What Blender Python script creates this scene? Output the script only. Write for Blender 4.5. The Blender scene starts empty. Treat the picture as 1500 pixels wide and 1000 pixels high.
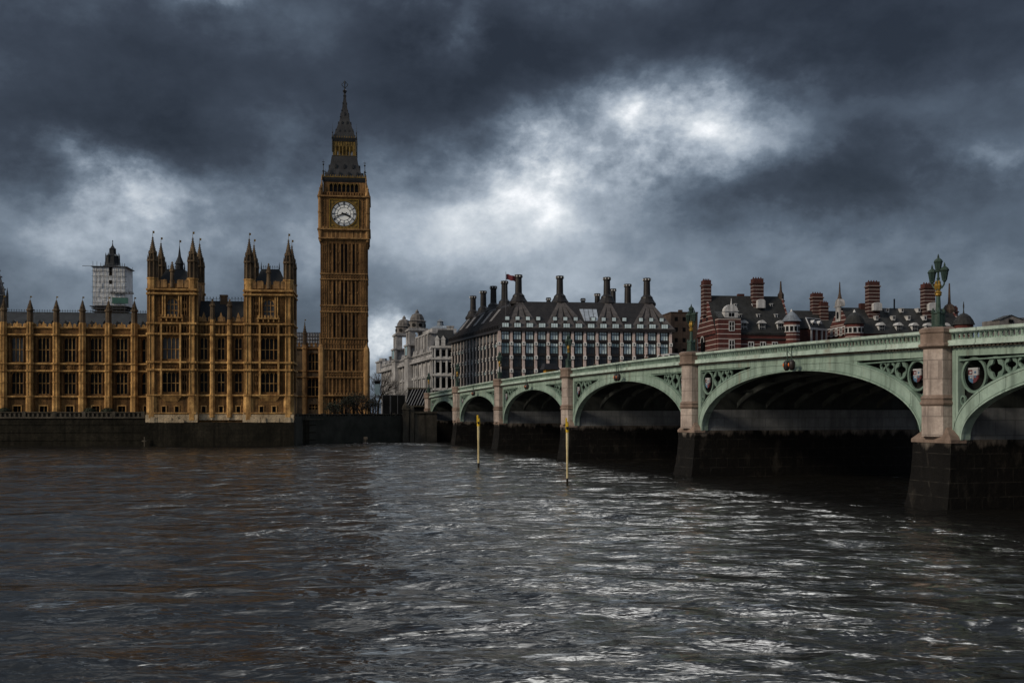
import bpy, bmesh, math, random
import numpy as np
from mathutils import Matrix, Vector
from math import pi, sin, cos, radians, sqrt, atan2, hypot

R = random.Random(7)
scn = bpy.context.scene
col = scn.collection

# ------------------------------------------------------------ camera
CAMZ = 6.5            # eye height above the river, metres
F = 1500.0            # focal length of the photograph in its own pixels
HZ = 605.0            # its horizon line
cd = bpy.data.cameras.new("camera")
cam = bpy.data.objects.new("camera", cd); col.objects.link(cam)
cam.location = (0, 0, CAMZ); cam.rotation_euler = (pi/2, 0, 0)
cd.sensor_width = 36; cd.lens = 36.0; cd.shift_y = (HZ-500)/1500
cd.clip_start = .5; cd.clip_end = 9000
scn.camera = cam

# ------------------------------------------------------------ light
SUN_DIR = Vector((-.80, -.50, .52)).normalized()      # towards the sun
SUN_EL = math.asin(SUN_DIR.z); SUN_AZ = atan2(SUN_DIR.x, SUN_DIR.y)
sl = bpy.data.lights.new("sun", 'SUN'); sl.energy = 1.5; sl.angle = radians(12); sl.color = (1, .88, .70)
so = bpy.data.objects.new("sun", sl); col.objects.link(so)
so.rotation_euler = (-SUN_DIR).to_track_quat('-Z', 'Y').to_euler()
vs = scn.view_settings
vs.view_transform = 'Standard'; vs.look = 'None'; vs.gamma = 1; vs.exposure = 0.55; vs.use_curve_mapping = False

# ------------------------------------------------------------ sky: storm clouds
W = bpy.data.worlds.new("World"); scn.world = W; W.use_nodes = True
wt = W.node_tree; wt.nodes.clear()
def wn(t, **k):
    n = wt.nodes.new(t)
    for a, b in k.items(): setattr(n, a, b)
    return n
def wm(op, a, b=None, c=None, clamp=False):
    n = wt.nodes.new('ShaderNodeMath'); n.operation = op; n.use_clamp = clamp
    for i, v in enumerate((a, b, c)):
        if v is None: continue
        if isinstance(v, (int, float)): n.inputs[i].default_value = v
        else: wt.links.new(v, n.inputs[i])
    return n.outputs[0]
tc = wn('ShaderNodeTexCoord')
def wnoise(scale, detail, rough, sc, dist=0.0, off=(0, 0, 0)):
    mp = wn('ShaderNodeMapping'); mp.inputs['Scale'].default_value = sc; mp.inputs['Location'].default_value = off
    wt.links.new(tc.outputs['Generated'], mp.inputs[0])
    n = wn('ShaderNodeTexNoise'); n.inputs['Scale'].default_value = scale; n.inputs['Detail'].default_value = detail
    n.inputs['Roughness'].default_value = rough; n.inputs['Distortion'].default_value = dist
    wt.links.new(mp.outputs[0], n.inputs['Vector']); return n
sx = wn('ShaderNodeSeparateXYZ'); wt.links.new(tc.outputs['Generated'], sx.inputs[0])
az = wm('ARCTAN2', sx.outputs[0], sx.outputs[1])
el = wm('ARCSINE', sx.outputs[2])
w1 = wnoise(6.0, 8, .62, (1, 1, 1.3), .1)
w2 = wnoise(6.0, 8, .62, (1, 1, 1.3), .1, (3.1, 7.7, 1.3))
azw = wm('ADD', az, wm('MULTIPLY', wm('SUBTRACT', w1.outputs['Fac'], .5), .22))
elw = wm('ADD', el, wm('MULTIPLY', wm('SUBTRACT', w2.outputs['Fac'], .5), .15))
def sky_dir(px, py):
    a = math.atan((px-750)/F); return a, math.atan((HZ-py)/F*cos(a))
acc = None; acw = None
def blob(px, py, wx, wy, amp, tilt=0.0):
    global acc, acw
    a0, e0 = sky_dir(px, py)
    da = wm('SUBTRACT', azw, a0); de = wm('SUBTRACT', elw, e0)
    if tilt:
        c, s = cos(tilt), sin(tilt)
        da, de = wm('ADD', wm('MULTIPLY', da, c), wm('MULTIPLY', de, s)), wm('SUBTRACT', wm('MULTIPLY', de, c), wm('MULTIPLY', da, s))
    q = wm('ADD', wm('POWER', wm('ABSOLUTE', wm('MULTIPLY', da, F/wx)), 2.0), wm('POWER', wm('ABSOLUTE', wm('MULTIPLY', de, F/wy)), 2.0))
    g = wm('MULTIPLY', wm('POWER', 2.71828, wm('MULTIPLY', q, -1.0)), amp)
    if amp > .15: acw = g if acw is None else wm('ADD', acw, g)      # bright breaks, torn by finer cloud
    else: acc = g if acc is None else wm('ADD', acc, g)
CLOUDS = [   # direction of each cloud mass (as seen in the photograph), its half widths, brightness
(145, 245, 75, 36, .30), (215, 285, 170, 60, .20, .3), (60, 330, 170, 80, .10), (330, 340, 260, 90, .17),
 (80, 190, 200, 90, -.22), (380, 150, 260, 90, -.19), (620, 100, 120, 120, -.15), (655, 45, 45, 55, .22), (365, 8, 60, 18, .28), (180, 70, 160, 50, -.08),
 (480, 280, 150, 70, .08), (690, 340, 170, 70, .14), (640, 250, 70, 40, .10),
 (765, 270, 90, 66, .22), (870, 225, 210, 75, .33, .35), (930, 165, 60, 60, .10), (1065, 182, 85, 46, .14), (1000, 210, 170, 65, .20), (930, 275, 90, 50, .18),
 (1000, 30, 360, 65, -.21), (1350, 60, 280, 85, -.22), (780, 80, 150, 60, -.13), (800, 330, 280, 80, .10), (560, 330, 200, 90, .06), (1140, 265, 180, 50, -.26), (1300, 240, 120, 60, -.15),
 (1420, 215, 40, 20, .22), (1200, 160, 160, 45, .14), (1450, 380, 180, 90, .06), (900, 380, 240, 70, .12), (1200, 370, 180, 50, .07),
 (620, 450, 400, 110, .05), (1100, 450, 400, 90, .04), (548, 525, 44, 50, .50), (200, 440, 300, 90, .06),
 (750, -420, 1400, 330, -.05)]
for b in CLOUDS: blob(*b)
big = wnoise(3.0, 8, .58, (1, 1, 1.7), .15, (1.7, .3, .9))
fine = wnoise(8.5, 10, .60, (1, 1, 1.5), .1, (.2, 5.1, 2.2))
L = wm('ADD', wm('MULTIPLY', wm('SUBTRACT', big.outputs['Fac'], .5), .46), wm('MULTIPLY', wm('SUBTRACT', fine.outputs['Fac'], .5), .50))
torn = wnoise(12.0, 9, .60, (1, 1, 1.4), .1, (4.2, 2.2, .7))
torn = wm('ADD', wm('MULTIPLY', wm('SUBTRACT', torn.outputs['Fac'], .36), 3.4, None, True), .42)
L = wm('ADD', wm('ADD', L, acc), wm('MULTIPLY', acw, torn))
# brightness added to the unseen sky on the hidden sun's side, as soft fill
vd = wn('ShaderNodeVectorMath', operation='DOT_PRODUCT'); wt.links.new(tc.outputs['Generated'], vd.inputs[0]); vd.inputs[1].default_value = (-.42, -.86, .28)
L = wm('ADD', L, wm('MULTIPLY', wm('POWER', wm('MAXIMUM', vd.outputs['Value'], 0.0), 1.5), .13))
# more added overhead, out of view above the dark cloud bank, to brighten the river
L = wm('ADD', L, wm('MULTIPLY', wm('MULTIPLY', wm('SUBTRACT', el, .38), 3.0, None, True), .20))
L = wm('ADD', L, .345)
ramp = wn('ShaderNodeValToRGB'); cr = ramp.color_ramp
stops = [(0, (.012, .015, .022)), (.18, (.027, .034, .048)), (.36, (.060, .078, .105)), (.52, (.125, .155, .195)), (.70, (.27, .31, .36)), (.86, (.46, .495, .53)), (1, (.70, .715, .735))]
cr.elements[0].position = 0; cr.elements[0].color = (*stops[0][1], 1)
cr.elements[1].position = 1; cr.elements[1].color = (*stops[-1][1], 1)
for p, c in stops[1:-1]:
    e = cr.elements.new(p); e.color = (*c, 1)
wt.links.new(L, ramp.inputs[0])
sky = wn('ShaderNodeTexSky'); sky.sky_type = 'NISHITA'; sky.sun_disc = False
sky.sun_elevation = SUN_EL; sky.sun_rotation = SUN_AZ
bg1 = wn('ShaderNodeBackground'); bg1.inputs[1].default_value = .05; wt.links.new(sky.outputs[0], bg1.inputs[0])
bg2 = wn('ShaderNodeBackground'); bg2.inputs[1].default_value = 1.0
# very bright patches added unseen above the frame, to make the river glitter
added_glow = None
for gaz, gel, pw, am in ((9, 47, 85, 6.5), (-8, 54, 60, .7), (-26, 50, 60, .4)):
    d_ = wn('ShaderNodeVectorMath', operation='DOT_PRODUCT'); wt.links.new(tc.outputs['Generated'], d_.inputs[0])
    d_.inputs[1].default_value = (sin(radians(gaz))*cos(radians(gel)), cos(radians(gaz))*cos(radians(gel)), sin(radians(gel)))
    g1 = wm('MULTIPLY', wm('POWER', wm('MAXIMUM', d_.outputs['Value'], 0.0), float(pw)), am)
    added_glow = g1 if added_glow is None else wm('ADD', added_glow, g1)
added_glow = wm('MULTIPLY', added_glow, torn)
gv_ = wn('ShaderNodeVectorMath', operation='SCALE'); gv_.inputs[0].default_value = (.94, .975, 1.0); wt.links.new(added_glow, gv_.inputs['Scale'])
ga_ = wn('ShaderNodeVectorMath', operation='ADD'); wt.links.new(ramp.outputs[0], ga_.inputs[0]); wt.links.new(gv_.outputs[0], ga_.inputs[1])
wt.links.new(ga_.outputs[0], bg2.inputs[0])
mx = wn('ShaderNodeMixShader'); mx.inputs[0].default_value = .93
wt.links.new(bg1.outputs[0], mx.inputs[1]); wt.links.new(bg2.outputs[0], mx.inputs[2])
wo = wn('ShaderNodeOutputWorld'); wt.links.new(mx.outputs[0], wo.inputs[0])
W.cycles.sampling_method = 'MANUAL'; W.cycles.sample_map_resolution = 512

# ------------------------------------------------------------ mesh helpers
class Fr:
    """ground frame: local x runs along a facade, y into the building"""
    def __init__(s, ox, oy, deg): s.ox, s.oy, s.a = ox, oy, radians(deg); s.c, s.s = cos(s.a), sin(s.a)
    def pt(s, x, y, z): return (s.ox+x*s.c-y*s.s, s.oy+x*s.s+y*s.c, z)
    def x(s, px, y=0.0):
        k = (px-750)/F
        return (k*(s.oy+y*s.c)-s.ox+y*s.s)/(s.c-k*s.s)
    def z(s, py, x=0.0, y=0.0): return CAMZ+(HZ-py)*(s.oy+x*s.s+y*s.c)/F
    def turned(s, x, y, deg):
        p = s.pt(x, y, 0); return Fr(p[0], p[1], math.degrees(s.a)+deg)
WORLD = Fr(0, 0, 0)
WM = {}
def children(o): return [c for c in bpy.data.objects if c.parent == o]
class MB:
    def __init__(s, fr=WORLD): s.v = []; s.f = []; s.m = []; s.fr = fr; s.mi = 0
    def face(s, pts):
        i = len(s.v); s.v += [s.fr.pt(*p) for p in pts]; s.f.append(tuple(range(i, i+len(pts)))); s.m.append(s.mi)
    def mesh(s, pts, faces):
        i = len(s.v); s.v += [s.fr.pt(*p) for p in pts]
        for f in faces: s.f.append(tuple(i+j for j in f)); s.m.append(s.mi)
    def box(s, x0, x1, y0, y1, z0, z1):
        s.mesh([(x0, y0, z0), (x1, y0, z0), (x1, y1, z0), (x0, y1, z0), (x0, y0, z1), (x1, y0, z1), (x1, y1, z1), (x0, y1, z1)],
               [(0, 3, 2, 1), (4, 5, 6, 7), (0, 1, 5, 4), (1, 2, 6, 5), (2, 3, 7, 6), (3, 0, 4, 7)])
    def frus(s, cx, cy, z0, z1, r0, r1, n=8, rot=None, sy=1.0):
        rot = pi/n if rot is None else rot
        a = [rot+2*pi*i/n for i in range(n)]
        P = [(cx+r0*cos(t), cy+r0*sy*sin(t), z0) for t in a]+[(cx+r1*cos(t), cy+r1*sy*sin(t), z1) for t in a]
        Fc = [tuple(range(n))[::-1], tuple(range(n, 2*n))]+[(i, (i+1) % n, n+(i+1) % n, n+i) for i in range(n)]
        s.mesh(P, Fc)
    def lathe(s, cx, cy, prof, n=10, rot=None):
        """prof: (radius, z) from bottom to top, one continuous skin"""
        rot = pi/n if rot is None else rot
        P = []; Fc = []
        for r, z in prof: P += [(cx+r*cos(rot+2*pi*i/n), cy+r*sin(rot+2*pi*i/n), z) for i in range(n)]
        for k in range(len(prof)-1):
            for i in range(n): Fc.append((k*n+i, k*n+(i+1) % n, (k+1)*n+(i+1) % n, (k+1)*n+i))
        Fc.append(tuple(range(n))[::-1]); Fc.append(tuple(range((len(prof)-1)*n, len(prof)*n)))
        s.mesh(P, Fc)
    def prism(s, pts, y0, y1):
        """polygon in x,z pushed along y"""
        n = len(pts)
        P = [(x, y0, z) for x, z in pts]+[(x, y1, z) for x, z in pts]
        s.mesh(P, [tuple(range(n)), tuple(range(n, 2*n))[::-1]]+[(i, n+i, n+(i+1) % n, (i+1) % n) for i in range(n)])
    def slab(s, pts, z0, z1):
        n = len(pts)
        P = [(x, y, z0) for x, y in pts]+[(x, y, z1) for x, y in pts]
        s.mesh(P, [tuple(range(n))[::-1], tuple(range(n, 2*n))]+[(i, (i+1) % n, n+(i+1) % n, n+i) for i in range(n)])
    def tube(s, p, q, r0, r1=None, n=5):
        r1 = r0 if r1 is None else r1
        p, q = Vector(p), Vector(q); d = q-p
        if d.length < 1e-6: return
        d.normalize(); u = d.cross(Vector((0, 0, 1)) if abs(d.z) < .9 else Vector((1, 0, 0))).normalized(); w = d.cross(u)
        P = [tuple(p+(u*cos(2*pi*i/n)+w*sin(2*pi*i/n))*r0) for i in range(n)]+[tuple(q+(u*cos(2*pi*i/n)+w*sin(2*pi*i/n))*r1) for i in range(n)]
        s.mesh(P, [tuple(range(n))[::-1], tuple(range(n, 2*n))]+[(i, (i+1) % n, n+(i+1) % n, n+i) for i in range(n)])
    def wall(s, x0, x1, z0, z1, y, holes, dep):
        """a wall face at y with rectangular openings and their reveals"""
        xs = sorted({x0, x1, *[min(max(h[k], x0), x1) for h in holes for k in (0, 1)]})
        zs = sorted({z0, z1, *[min(max(h[k], z0), z1) for h in holes for k in (2, 3)]})
        for i in range(len(xs)-1):
            j = 0
            while j < len(zs)-1:
                cx, cz = (xs[i]+xs[i+1])/2, (zs[j]+zs[j+1])/2
                if any(h[0] < cx < h[1] and h[2] < cz < h[3] for h in holes): j += 1; continue
                k = j+1
                while k < len(zs)-1 and not any(h[0] < cx < h[1] and h[2] < (zs[k]+zs[k+1])/2 < h[3] for h in holes): k += 1
                s.face([(xs[i], y, zs[j]), (xs[i+1], y, zs[j]), (xs[i+1], y, zs[k]), (xs[i], y, zs[k])]); j = k
        for a, b, c, d in holes:
            s.face([(a, y, c), (a, y, d), (a, y+dep, d), (a, y+dep, c)]); s.face([(b, y, c), (b, y+dep, c), (b, y+dep, d), (b, y, d)])
            s.face([(a, y, c), (a, y+dep, c), (b, y+dep, c), (b, y, c)]); s.face([(a, y, d), (b, y, d), (b, y+dep, d), (a, y+dep, d)])
    def build(s, name, mat, parent=None, smooth=False, fix=True):
        if not s.v: return None
        me = bpy.data.meshes.new(name)
        inv = WM[parent.name].inverted() if parent else Matrix()
        me.from_pydata([tuple(inv @ Vector(v)) for v in s.v], [], s.f)
        mats = mat if isinstance(mat, (list, tuple)) else [mat]
        for m in mats: me.materials.append(m)
        if len(mats) > 1: me.polygons.foreach_set('material_index', s.m)
        if fix:
            bm = bmesh.new(); bm.from_mesh(me); bmesh.ops.recalc_face_normals(bm, faces=bm.faces); bm.to_mesh(me); bm.free()
        if smooth: me.polygons.foreach_set('use_smooth', [True]*len(me.polygons))
        me.update()
        o = bpy.data.objects.new(name, me); col.objects.link(o)
        if parent: o.parent = parent; WM[o.name] = WM[parent.name]
        else: WM[o.name] = Matrix()
        return o
def tag(o, label=None, cat=None, group=None, kind=None):
    for k, v in (('label', label), ('category', cat), ('group', group), ('kind', kind)):
        if v: o[k] = v
    return o
def thing(name, loc, rz=0.0, label=None, cat=None, group=None):
    o = bpy.data.objects.new(name, None); col.objects.link(o)
    o.location = loc; o.rotation_euler = (0, 0, rz)
    WM[o.name] = Matrix.Translation(loc) @ Matrix.Rotation(rz, 4, 'Z')
    return tag(o, label, cat, group)
def copy_tree(o, parent=None):
    c = o.copy(); col.objects.link(c)
    if parent: c.parent = parent
    WM[c.name] = WM[o.name]
    for ch in children(o): copy_tree(ch, c)
    return c

# ------------------------------------------------------------ materials
def mat(name, c1, c2=None, rough=.8, scale=.5, streak=0.0, bump=.0, metal=0.0, course=0.0, speck=.25, spec=.3, bands=None, tide=None, plates=0, patch=.45):
    m = bpy.data.materials.new(name); m.use_nodes = True
    nt = m.node_tree; N = nt.nodes; Lk = nt.links
    bs = N['Principled BSDF']; bs.inputs['Roughness'].default_value = rough; bs.inputs['Metallic'].default_value = metal
    bs.inputs['Specular IOR Level'].default_value = (.15 if name == 'dark_window_glass' else spec)
    if c2 is None: c2 = tuple(v*.6 for v in c1)
    g = N.new('ShaderNodeNewGeometry')
    def noise(sc, vec=(1, 1, 1), det=5, ro=.6):
        mp = N.new('ShaderNodeMapping'); mp.inputs['Scale'].default_value = vec; Lk.new(g.outputs['Position'], mp.inputs[0])
        n = N.new('ShaderNodeTexNoise'); n.inputs['Scale'].default_value = sc; n.inputs['Detail'].default_value = det; n.inputs['Roughness'].default_value = ro
        Lk.new(mp.outputs[0], n.inputs['Vector']); return n.outputs['Fac']
    def mth(op, a, b, clamp=False):
        n = N.new('ShaderNodeMath'); n.operation = op; n.use_clamp = clamp
        for i, v in enumerate((a, b)):
            if isinstance(v, (int, float)): n.inputs[i].default_value = v
            else: Lk.new(v, n.inputs[i])
        return n.outputs[0]
    def mixc(f, a, b, bt='MIX'):
        n = N.new('ShaderNodeMix'); n.data_type = 'RGBA'; n.blend_type = bt
        if isinstance(f, (int, float)): n.inputs[0].default_value = f
        else: Lk.new(f, n.inputs[0])
        for i, v in ((6, a), (7, b)):
            if isinstance(v, tuple): n.inputs[i].default_value = (*v, 1)
            else: Lk.new(v, n.inputs[i])
        return n.outputs[2]
    f = noise(scale)
    f = mth('MULTIPLY', mth('SUBTRACT', f, .36), 3.4, True)
    c = mixc(f, c2, c1)
    if patch:
        lp = mth('MULTIPLY', mth('SUBTRACT', noise(.11, (1, 1, 1.6), 3), .44), 5.0, True)
        c = mixc(mth('MULTIPLY', lp, patch), c, tuple(v*.8 for v in c2))
    if streak:
        st = noise(1.0, (1.3, 1.3, .10), 4, .6)
        st = mth('MULTIPLY', mth('SUBTRACT', st, .46), 5.0, True)
        c = mixc(mth('MULTIPLY', st, streak), c, tuple(v*.28 for v in c2))
    if speck:
        sp = noise(scale*9, (1, 1, 1), 3, .7)
        sp = mth('MULTIPLY', mth('SUBTRACT', sp, .35), 3.0, True)
        c = mixc(mth('MULTIPLY', sp, speck), c, tuple(v*.45 for v in c2))
    if course:
        sp = N.new('ShaderNodeSeparateXYZ'); Lk.new(g.outputs['Position'], sp.inputs[0])
        fz = mth('FRACT', mth('DIVIDE', sp.outputs[2], course), 0)
        row = mth('FLOOR', mth('DIVIDE', sp.outputs[2], course), 0)
        hx = mth('ADD', mth('ADD', sp.outputs[0], sp.outputs[1]), mth('MULTIPLY', row, course*.93))
        fx = mth('FRACT', mth('DIVIDE', hx, course*1.9), 0)
        j = mth('MAXIMUM', mth('LESS_THAN', fz, .07), mth('LESS_THAN', fx, .04))
        c = mixc(mth('MULTIPLY', j, .5), c, tuple(v*.35 for v in c2))
    if plates:
        sp = N.new('ShaderNodeSeparateXYZ'); Lk.new(g.outputs['Position'], sp.inputs[0])
        sb_ = mth('ADD', mth('MULTIPLY', sp.outputs[0], .265), mth('MULTIPLY', sp.outputs[1], -.964))
        fx = mth('FRACT', mth('DIVIDE', sb_, plates), 0)
        c = mixc(mth('MULTIPLY', mth('LESS_THAN', fx, .03), .7), c, tuple(v*.4 for v in c2))
        # rust runs below the joints
        rn = mth('MULTIPLY', mth('SUBTRACT', noise(.9, (1, 1, .12), 4, .65), .57), 6.0, True)
        c = mixc(mth('MULTIPLY', rn, .5), c, (.19, .125, .08))
        gr = mth('MULTIPLY', mth('SUBTRACT', noise(.35, (1, 1, .8), 5, .7), .52), 4.0, True)
        c = mixc(mth('MULTIPLY', gr, .35), c, tuple(v*.5 for v in c2))
    if bands:
        per, wid, bc = bands
        sp = N.new('ShaderNodeSeparateXYZ'); Lk.new(g.outputs['Position'], sp.inputs[0])
        fz = mth('FRACT', mth('DIVIDE', sp.outputs[2], per), 0)
        c = mixc(mth('LESS_THAN', fz, wid), c, bc)
    if tide:
        z0, dz, tc_ = tide
        sp = N.new('ShaderNodeSeparateXYZ'); Lk.new(g.outputs['Position'], sp.inputs[0])
        t = mth('DIVIDE', mth('SUBTRACT', z0, mth('ADD', sp.outputs[2], mth('MULTIPLY', mth('SUBTRACT', noise(.8, (1, 1, .3)), .5), 3.0))), dz, True)
        c = mixc(mth('MULTIPLY', t, .975), c, tc_)
    if name == 'wet_granite':       # pale mortar lines show through the weed
        sp = N.new('ShaderNodeSeparateXYZ'); Lk.new(g.outputs['Position'], sp.inputs[0])
        fz = mth('FRACT', mth('DIVIDE', sp.outputs[2], .95), 0); row = mth('FLOOR', mth('DIVIDE', sp.outputs[2], .95), 0)
        fx = mth('FRACT', mth('DIVIDE', mth('ADD', mth('MULTIPLY', sp.outputs[0], 1.6), mth('MULTIPLY', row, .9)), 1.9), 0)
        j = mth('MULTIPLY', mth('MAXIMUM', mth('LESS_THAN', fz, .06), mth('LESS_THAN', fx, .03)), mth('MULTIPLY', mth('SUBTRACT', noise(1.1), .40), 5.0, True))
        c = mixc(mth('MULTIPLY', j, .26), c, (.09, .082, .07))
        st2 = mth('MULTIPLY', mth('SUBTRACT', noise(.7, (1, 1, .5), 5, .65), .56), 5.0, True)
        c = mixc(mth('MULTIPLY', st2, .22), c, (.14, .12, .10))
    Lk.new(c, bs.inputs['Base Color'])
    if bump:
        b = N.new('ShaderNodeBump'); b.inputs['Strength'].default_value = bump; b.inputs['Distance'].default_value = .15
        Lk.new(noise(scale*5, (1, 1, 1), 6, .65), b.inputs['Height']); Lk.new(b.outputs[0], bs.inputs['Normal'])
    return m
M = {}
M['gold'] = mat('ochre_limestone', (.30, .155, .05), (.10, .05, .017), .9, .45, .8, .6, course=.62, speck=.6)  # soot and recess shade are both put into this dark wall colour
M['goldtrim'] = mat('ochre_limestone_mouldings', (.86, .51, .185), (.30, .155, .05), .85, .6, .65, .5, speck=.5)  # lighter copy of the wall stone, golden highlights put into its colour
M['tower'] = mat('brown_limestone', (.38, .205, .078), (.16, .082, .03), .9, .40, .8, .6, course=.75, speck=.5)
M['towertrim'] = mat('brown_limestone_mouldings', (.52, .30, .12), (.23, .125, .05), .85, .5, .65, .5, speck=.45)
M['dark_stone'] = mat('sooty_limestone', (.20, .135, .075), (.08, .055, .035), .9, .5, .6, .5)
M['palestone'] = mat('rough_pale_plinth', (.62, .49, .33), (.36, .27, .17), .9, .5, .4, 1.0)
M['slate'] = mat('grey_roof_slate', (.034, .037, .042), (.020, .022, .025), .75, .5, .35, .3, course=.45)
M['iron_roof'] = mat('dark_iron_roof', (.024, .025, .028), (.013, .014, .016), .6, .5, .2, .2)
M['lead_roof'] = mat('ribbed_iron_tiles', (.050, .048, .049), (.025, .024, .025), .55, .4, .3, .3, course=.55)
M['gilt'] = mat('gilding', (.44, .27, .055), (.24, .14, .025), .4, .8, .2, .1, metal=.5)
M['gilt_dark'] = mat('dull_gilding', (.30, .19, .05), (.11, .07, .02), .5, .9, .4, .2, metal=.3)
M['black'] = mat('black_iron', (.015, .015, .016), (.008, .008, .009), .5)
M['dial'] = mat('opal_glass', (.94, .94, .92), (.86, .86, .84), .35, .6, 0, 0, speck=.05)
M['dialgrey'] = mat('dial_tracery_glass', (.58, .60, .63), (.46, .48, .50), .4, .8)
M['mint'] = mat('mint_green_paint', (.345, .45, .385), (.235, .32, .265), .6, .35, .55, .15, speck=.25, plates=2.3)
M['minttrace'] = mat('green_tracery_with_shade', (.20, .285, .235), (.12, .18, .145), .6, .5, .4, .1)  # darker copy of the mint, shade of the recess put into its colour
M['brickstack'] = mat('sooty_banded_brick', (.085, .030, .025), (.04, .017, .015), .9, .5, .4, .3, bands=(1.05, .17, (.30, .255, .235)))
M['mintlight'] = mat('highlit_mint_paint', (.52, .62, .555), (.38, .475, .415), .5, .4, .40, .1, speck=.2, plates=4.6)  # lighter copy for rail and base, caught light put into the mint
M['mintdark'] = mat('green_ironwork', (.045, .082, .064), (.022, .038, .03), .6, .6, .2, .2)
M['ribs'] = mat('underside_ironwork', (.055, .062, .058), (.025, .028, .026), .8, .5, .3, .2)  # under-arch shade put into the colour of ribs, deck and pier cores
M['rust'] = mat('rust_stained_cornice', (.15, .12, .09), (.06, .05, .04), .8, .8, .4, .3)
M['granite'] = mat('pink_grey_granite', (.56, .465, .41), (.33, .265, .235), .8, .55, .7, .35, speck=.35, course=1.25)
M['granitecap'] = mat('brown_granite', (.30, .22, .18), (.17, .12, .095), .85, .6, .4, .4)
M['wet'] = mat('wet_granite', (.26, .225, .195), (.11, .09, .075), .7, .5, .7, .6, course=.95, speck=.5, tide=(4.7, .5, (.0035, .0032, .003)), spec=.12)
M['palepier'] = mat('pale_pier_stone', (.24, .25, .26), (.15, .155, .165), .8, .4, .4, .2, course=1.0)  # pier stone darkened, with the shade below the arches in its colour
M['quay'] = mat('mossy_river_wall', (.040, .034, .024), (.012, .011, .008), .9, .30, .6, .7, course=.8, speck=.6, spec=.1)
M['quaytop'] = mat('grey_balustrade_stone', (.12, .10, .075), (.055, .046, .034), .9, .5, .5, .5)
M['pave'] = mat('paving', (.14, .13, .12), (.09, .085, .08), .9)
M['road'] = mat('asphalt', (.05, .05, .052), (.035, .035, .037), .9)
M['earth'] = mat('dark_ground', (.06, .055, .045), (.03, .03, .022), .95)
M['bronze'] = mat('dark_bronze_cladding', (.036, .030, .029), (.020, .017, .017), .45, .6, .2, .1)
M['bronze_roof'] = mat('bronze_roof_panels', (.032, .027, .026), (.018, .015, .015), .5, .6, .25, .15, course=.8)
M['bronze_fan'] = mat('bronze_fan_catching_light', (.135, .118, .112), (.07, .06, .057), .5, .7, .3, .2, course=.85)  # fan ribs lightened, the light they catch put into the bronze colour
M['bronze_light'] = mat('pale_roof_panels', (.23, .215, .21), (.15, .14, .14), .5, .8, .2, .1)
M['sandstone'] = mat('pink_sandstone', (.80, .65, .61), (.56, .44, .41), .85, .8, .3, .3, course=.5)
M['palecolumn'] = mat('sunlit_stone_column', (.74, .66, .62), (.52, .45, .42), .8, .8, .3, .2)  # whiter copy for the side columns, sunlight put into the stone colour
M['whiteblock'] = mat('white_stone_block', (.82, .80, .78), (.66, .64, .62), .7, 1.0)
M['portland'] = mat('grey_white_stone', (.58, .56, .56), (.27, .26, .26), .85, .18, .65, .5, course=.7, speck=.35)
M['portland_dark'] = mat('weathered_grey_stone', (.25, .23, .22), (.12, .11, .105), .85, .25, .6, .4)
M['whitepaint'] = mat('white_painted_stone', (.70, .69, .69), (.44, .43, .43), .7, .6, .5, .2, speck=.25)
M['leaddome'] = mat('grey_lead_dome', (.24, .27, .31), (.15, .17, .20), .5, .4, .4, .1)
M['brick'] = mat('banded_red_brick', (.13, .038, .032), (.07, .023, .02), .9, .5, .3, .3, bands=(1.36, .14, (.46, .40, .37)))
M['brickplain'] = mat('red_brick', (.10, .034, .028), (.055, .021, .018), .9, .5, .3, .3)
M['brown'] = mat('brown_brick', (.105, .072, .055), (.06, .042, .034), .9, .5, .4, .3)
M['redslate'] = mat('weathered_dark_slate', (.036, .037, .038), (.020, .020, .020), .8, .25, .6, .3, course=.4)
M['wrap'] = mat('white_scaffold_sheeting', (.84, .85, .87), (.62, .63, .66), .6, .5, .15, .8, speck=.15)
M['net'] = mat('green_netting', (.06, .16, .13), (.04, .10, .09), .8, .8)
M['steel'] = mat('scaffold_tube', (.10, .10, .105), (.06, .06, .065), .5)
M['yellow'] = mat('yellow_pile_paint', (.80, .68, .42), (.50, .38, .18), .6, .6, .5, .4)
M['yellowtop'] = mat('bright_yellow_paint', (.78, .50, .03), (.55, .34, .02), .5, .8)
M['amber'] = mat('orange_signal_lens', (.80, .19, .03), (.65, .13, .02), .3, 2)
M['signal'] = mat('black_signal_housing', (.03, .02, .02), (.02, .015, .015), .45)
M['red'] = mat('red_enamel', (.17, .045, .05), (.10, .03, .035), .5, 2)
M['blue'] = mat('blue_enamel', (.10, .20, .30), (.06, .12, .20), .5, 2)
M['white'] = mat('white_enamel', (.50, .50, .51), (.32, .32, .33), .5, 2)
M['flagred'] = mat('dark_red_cloth', (.22, .045, .055), (.13, .03, .04), .9, 1)
M['bark'] = mat('dark_bark', (.055, .042, .035), (.03, .024, .02), .95, 1)
M['leaf'] = mat('dark_evergreen_leaves', (.035, .040, .022), (.018, .022, .012), .8, 1.2)
M['skin'] = mat('skin', (.45, .28, .21), (.38, .23, .17), .6, 3)
M['coat'] = mat('dark_coat_cloth', (.035, .03, .032), (.02, .018, .02), .9, 3)
M['coatbrown'] = mat('brown_coat_cloth', (.12, .07, .05), (.07, .04, .03), .9, 3)
M['hair'] = mat('dark_hair', (.02, .015, .012), None, .7)
M['canopy'] = mat('black_canvas', (.025, .025, .032), (.015, .015, .02), .8, 1)
M['stallyellow'] = mat('orange_yellow_panel', (.62, .30, .03), (.42, .19, .02), .6, 1.5)
M['hoard'] = mat('black_hoarding', (.012, .0125, .014), (.007, .0075, .008), .95, .5, .3, spec=.05)
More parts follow.
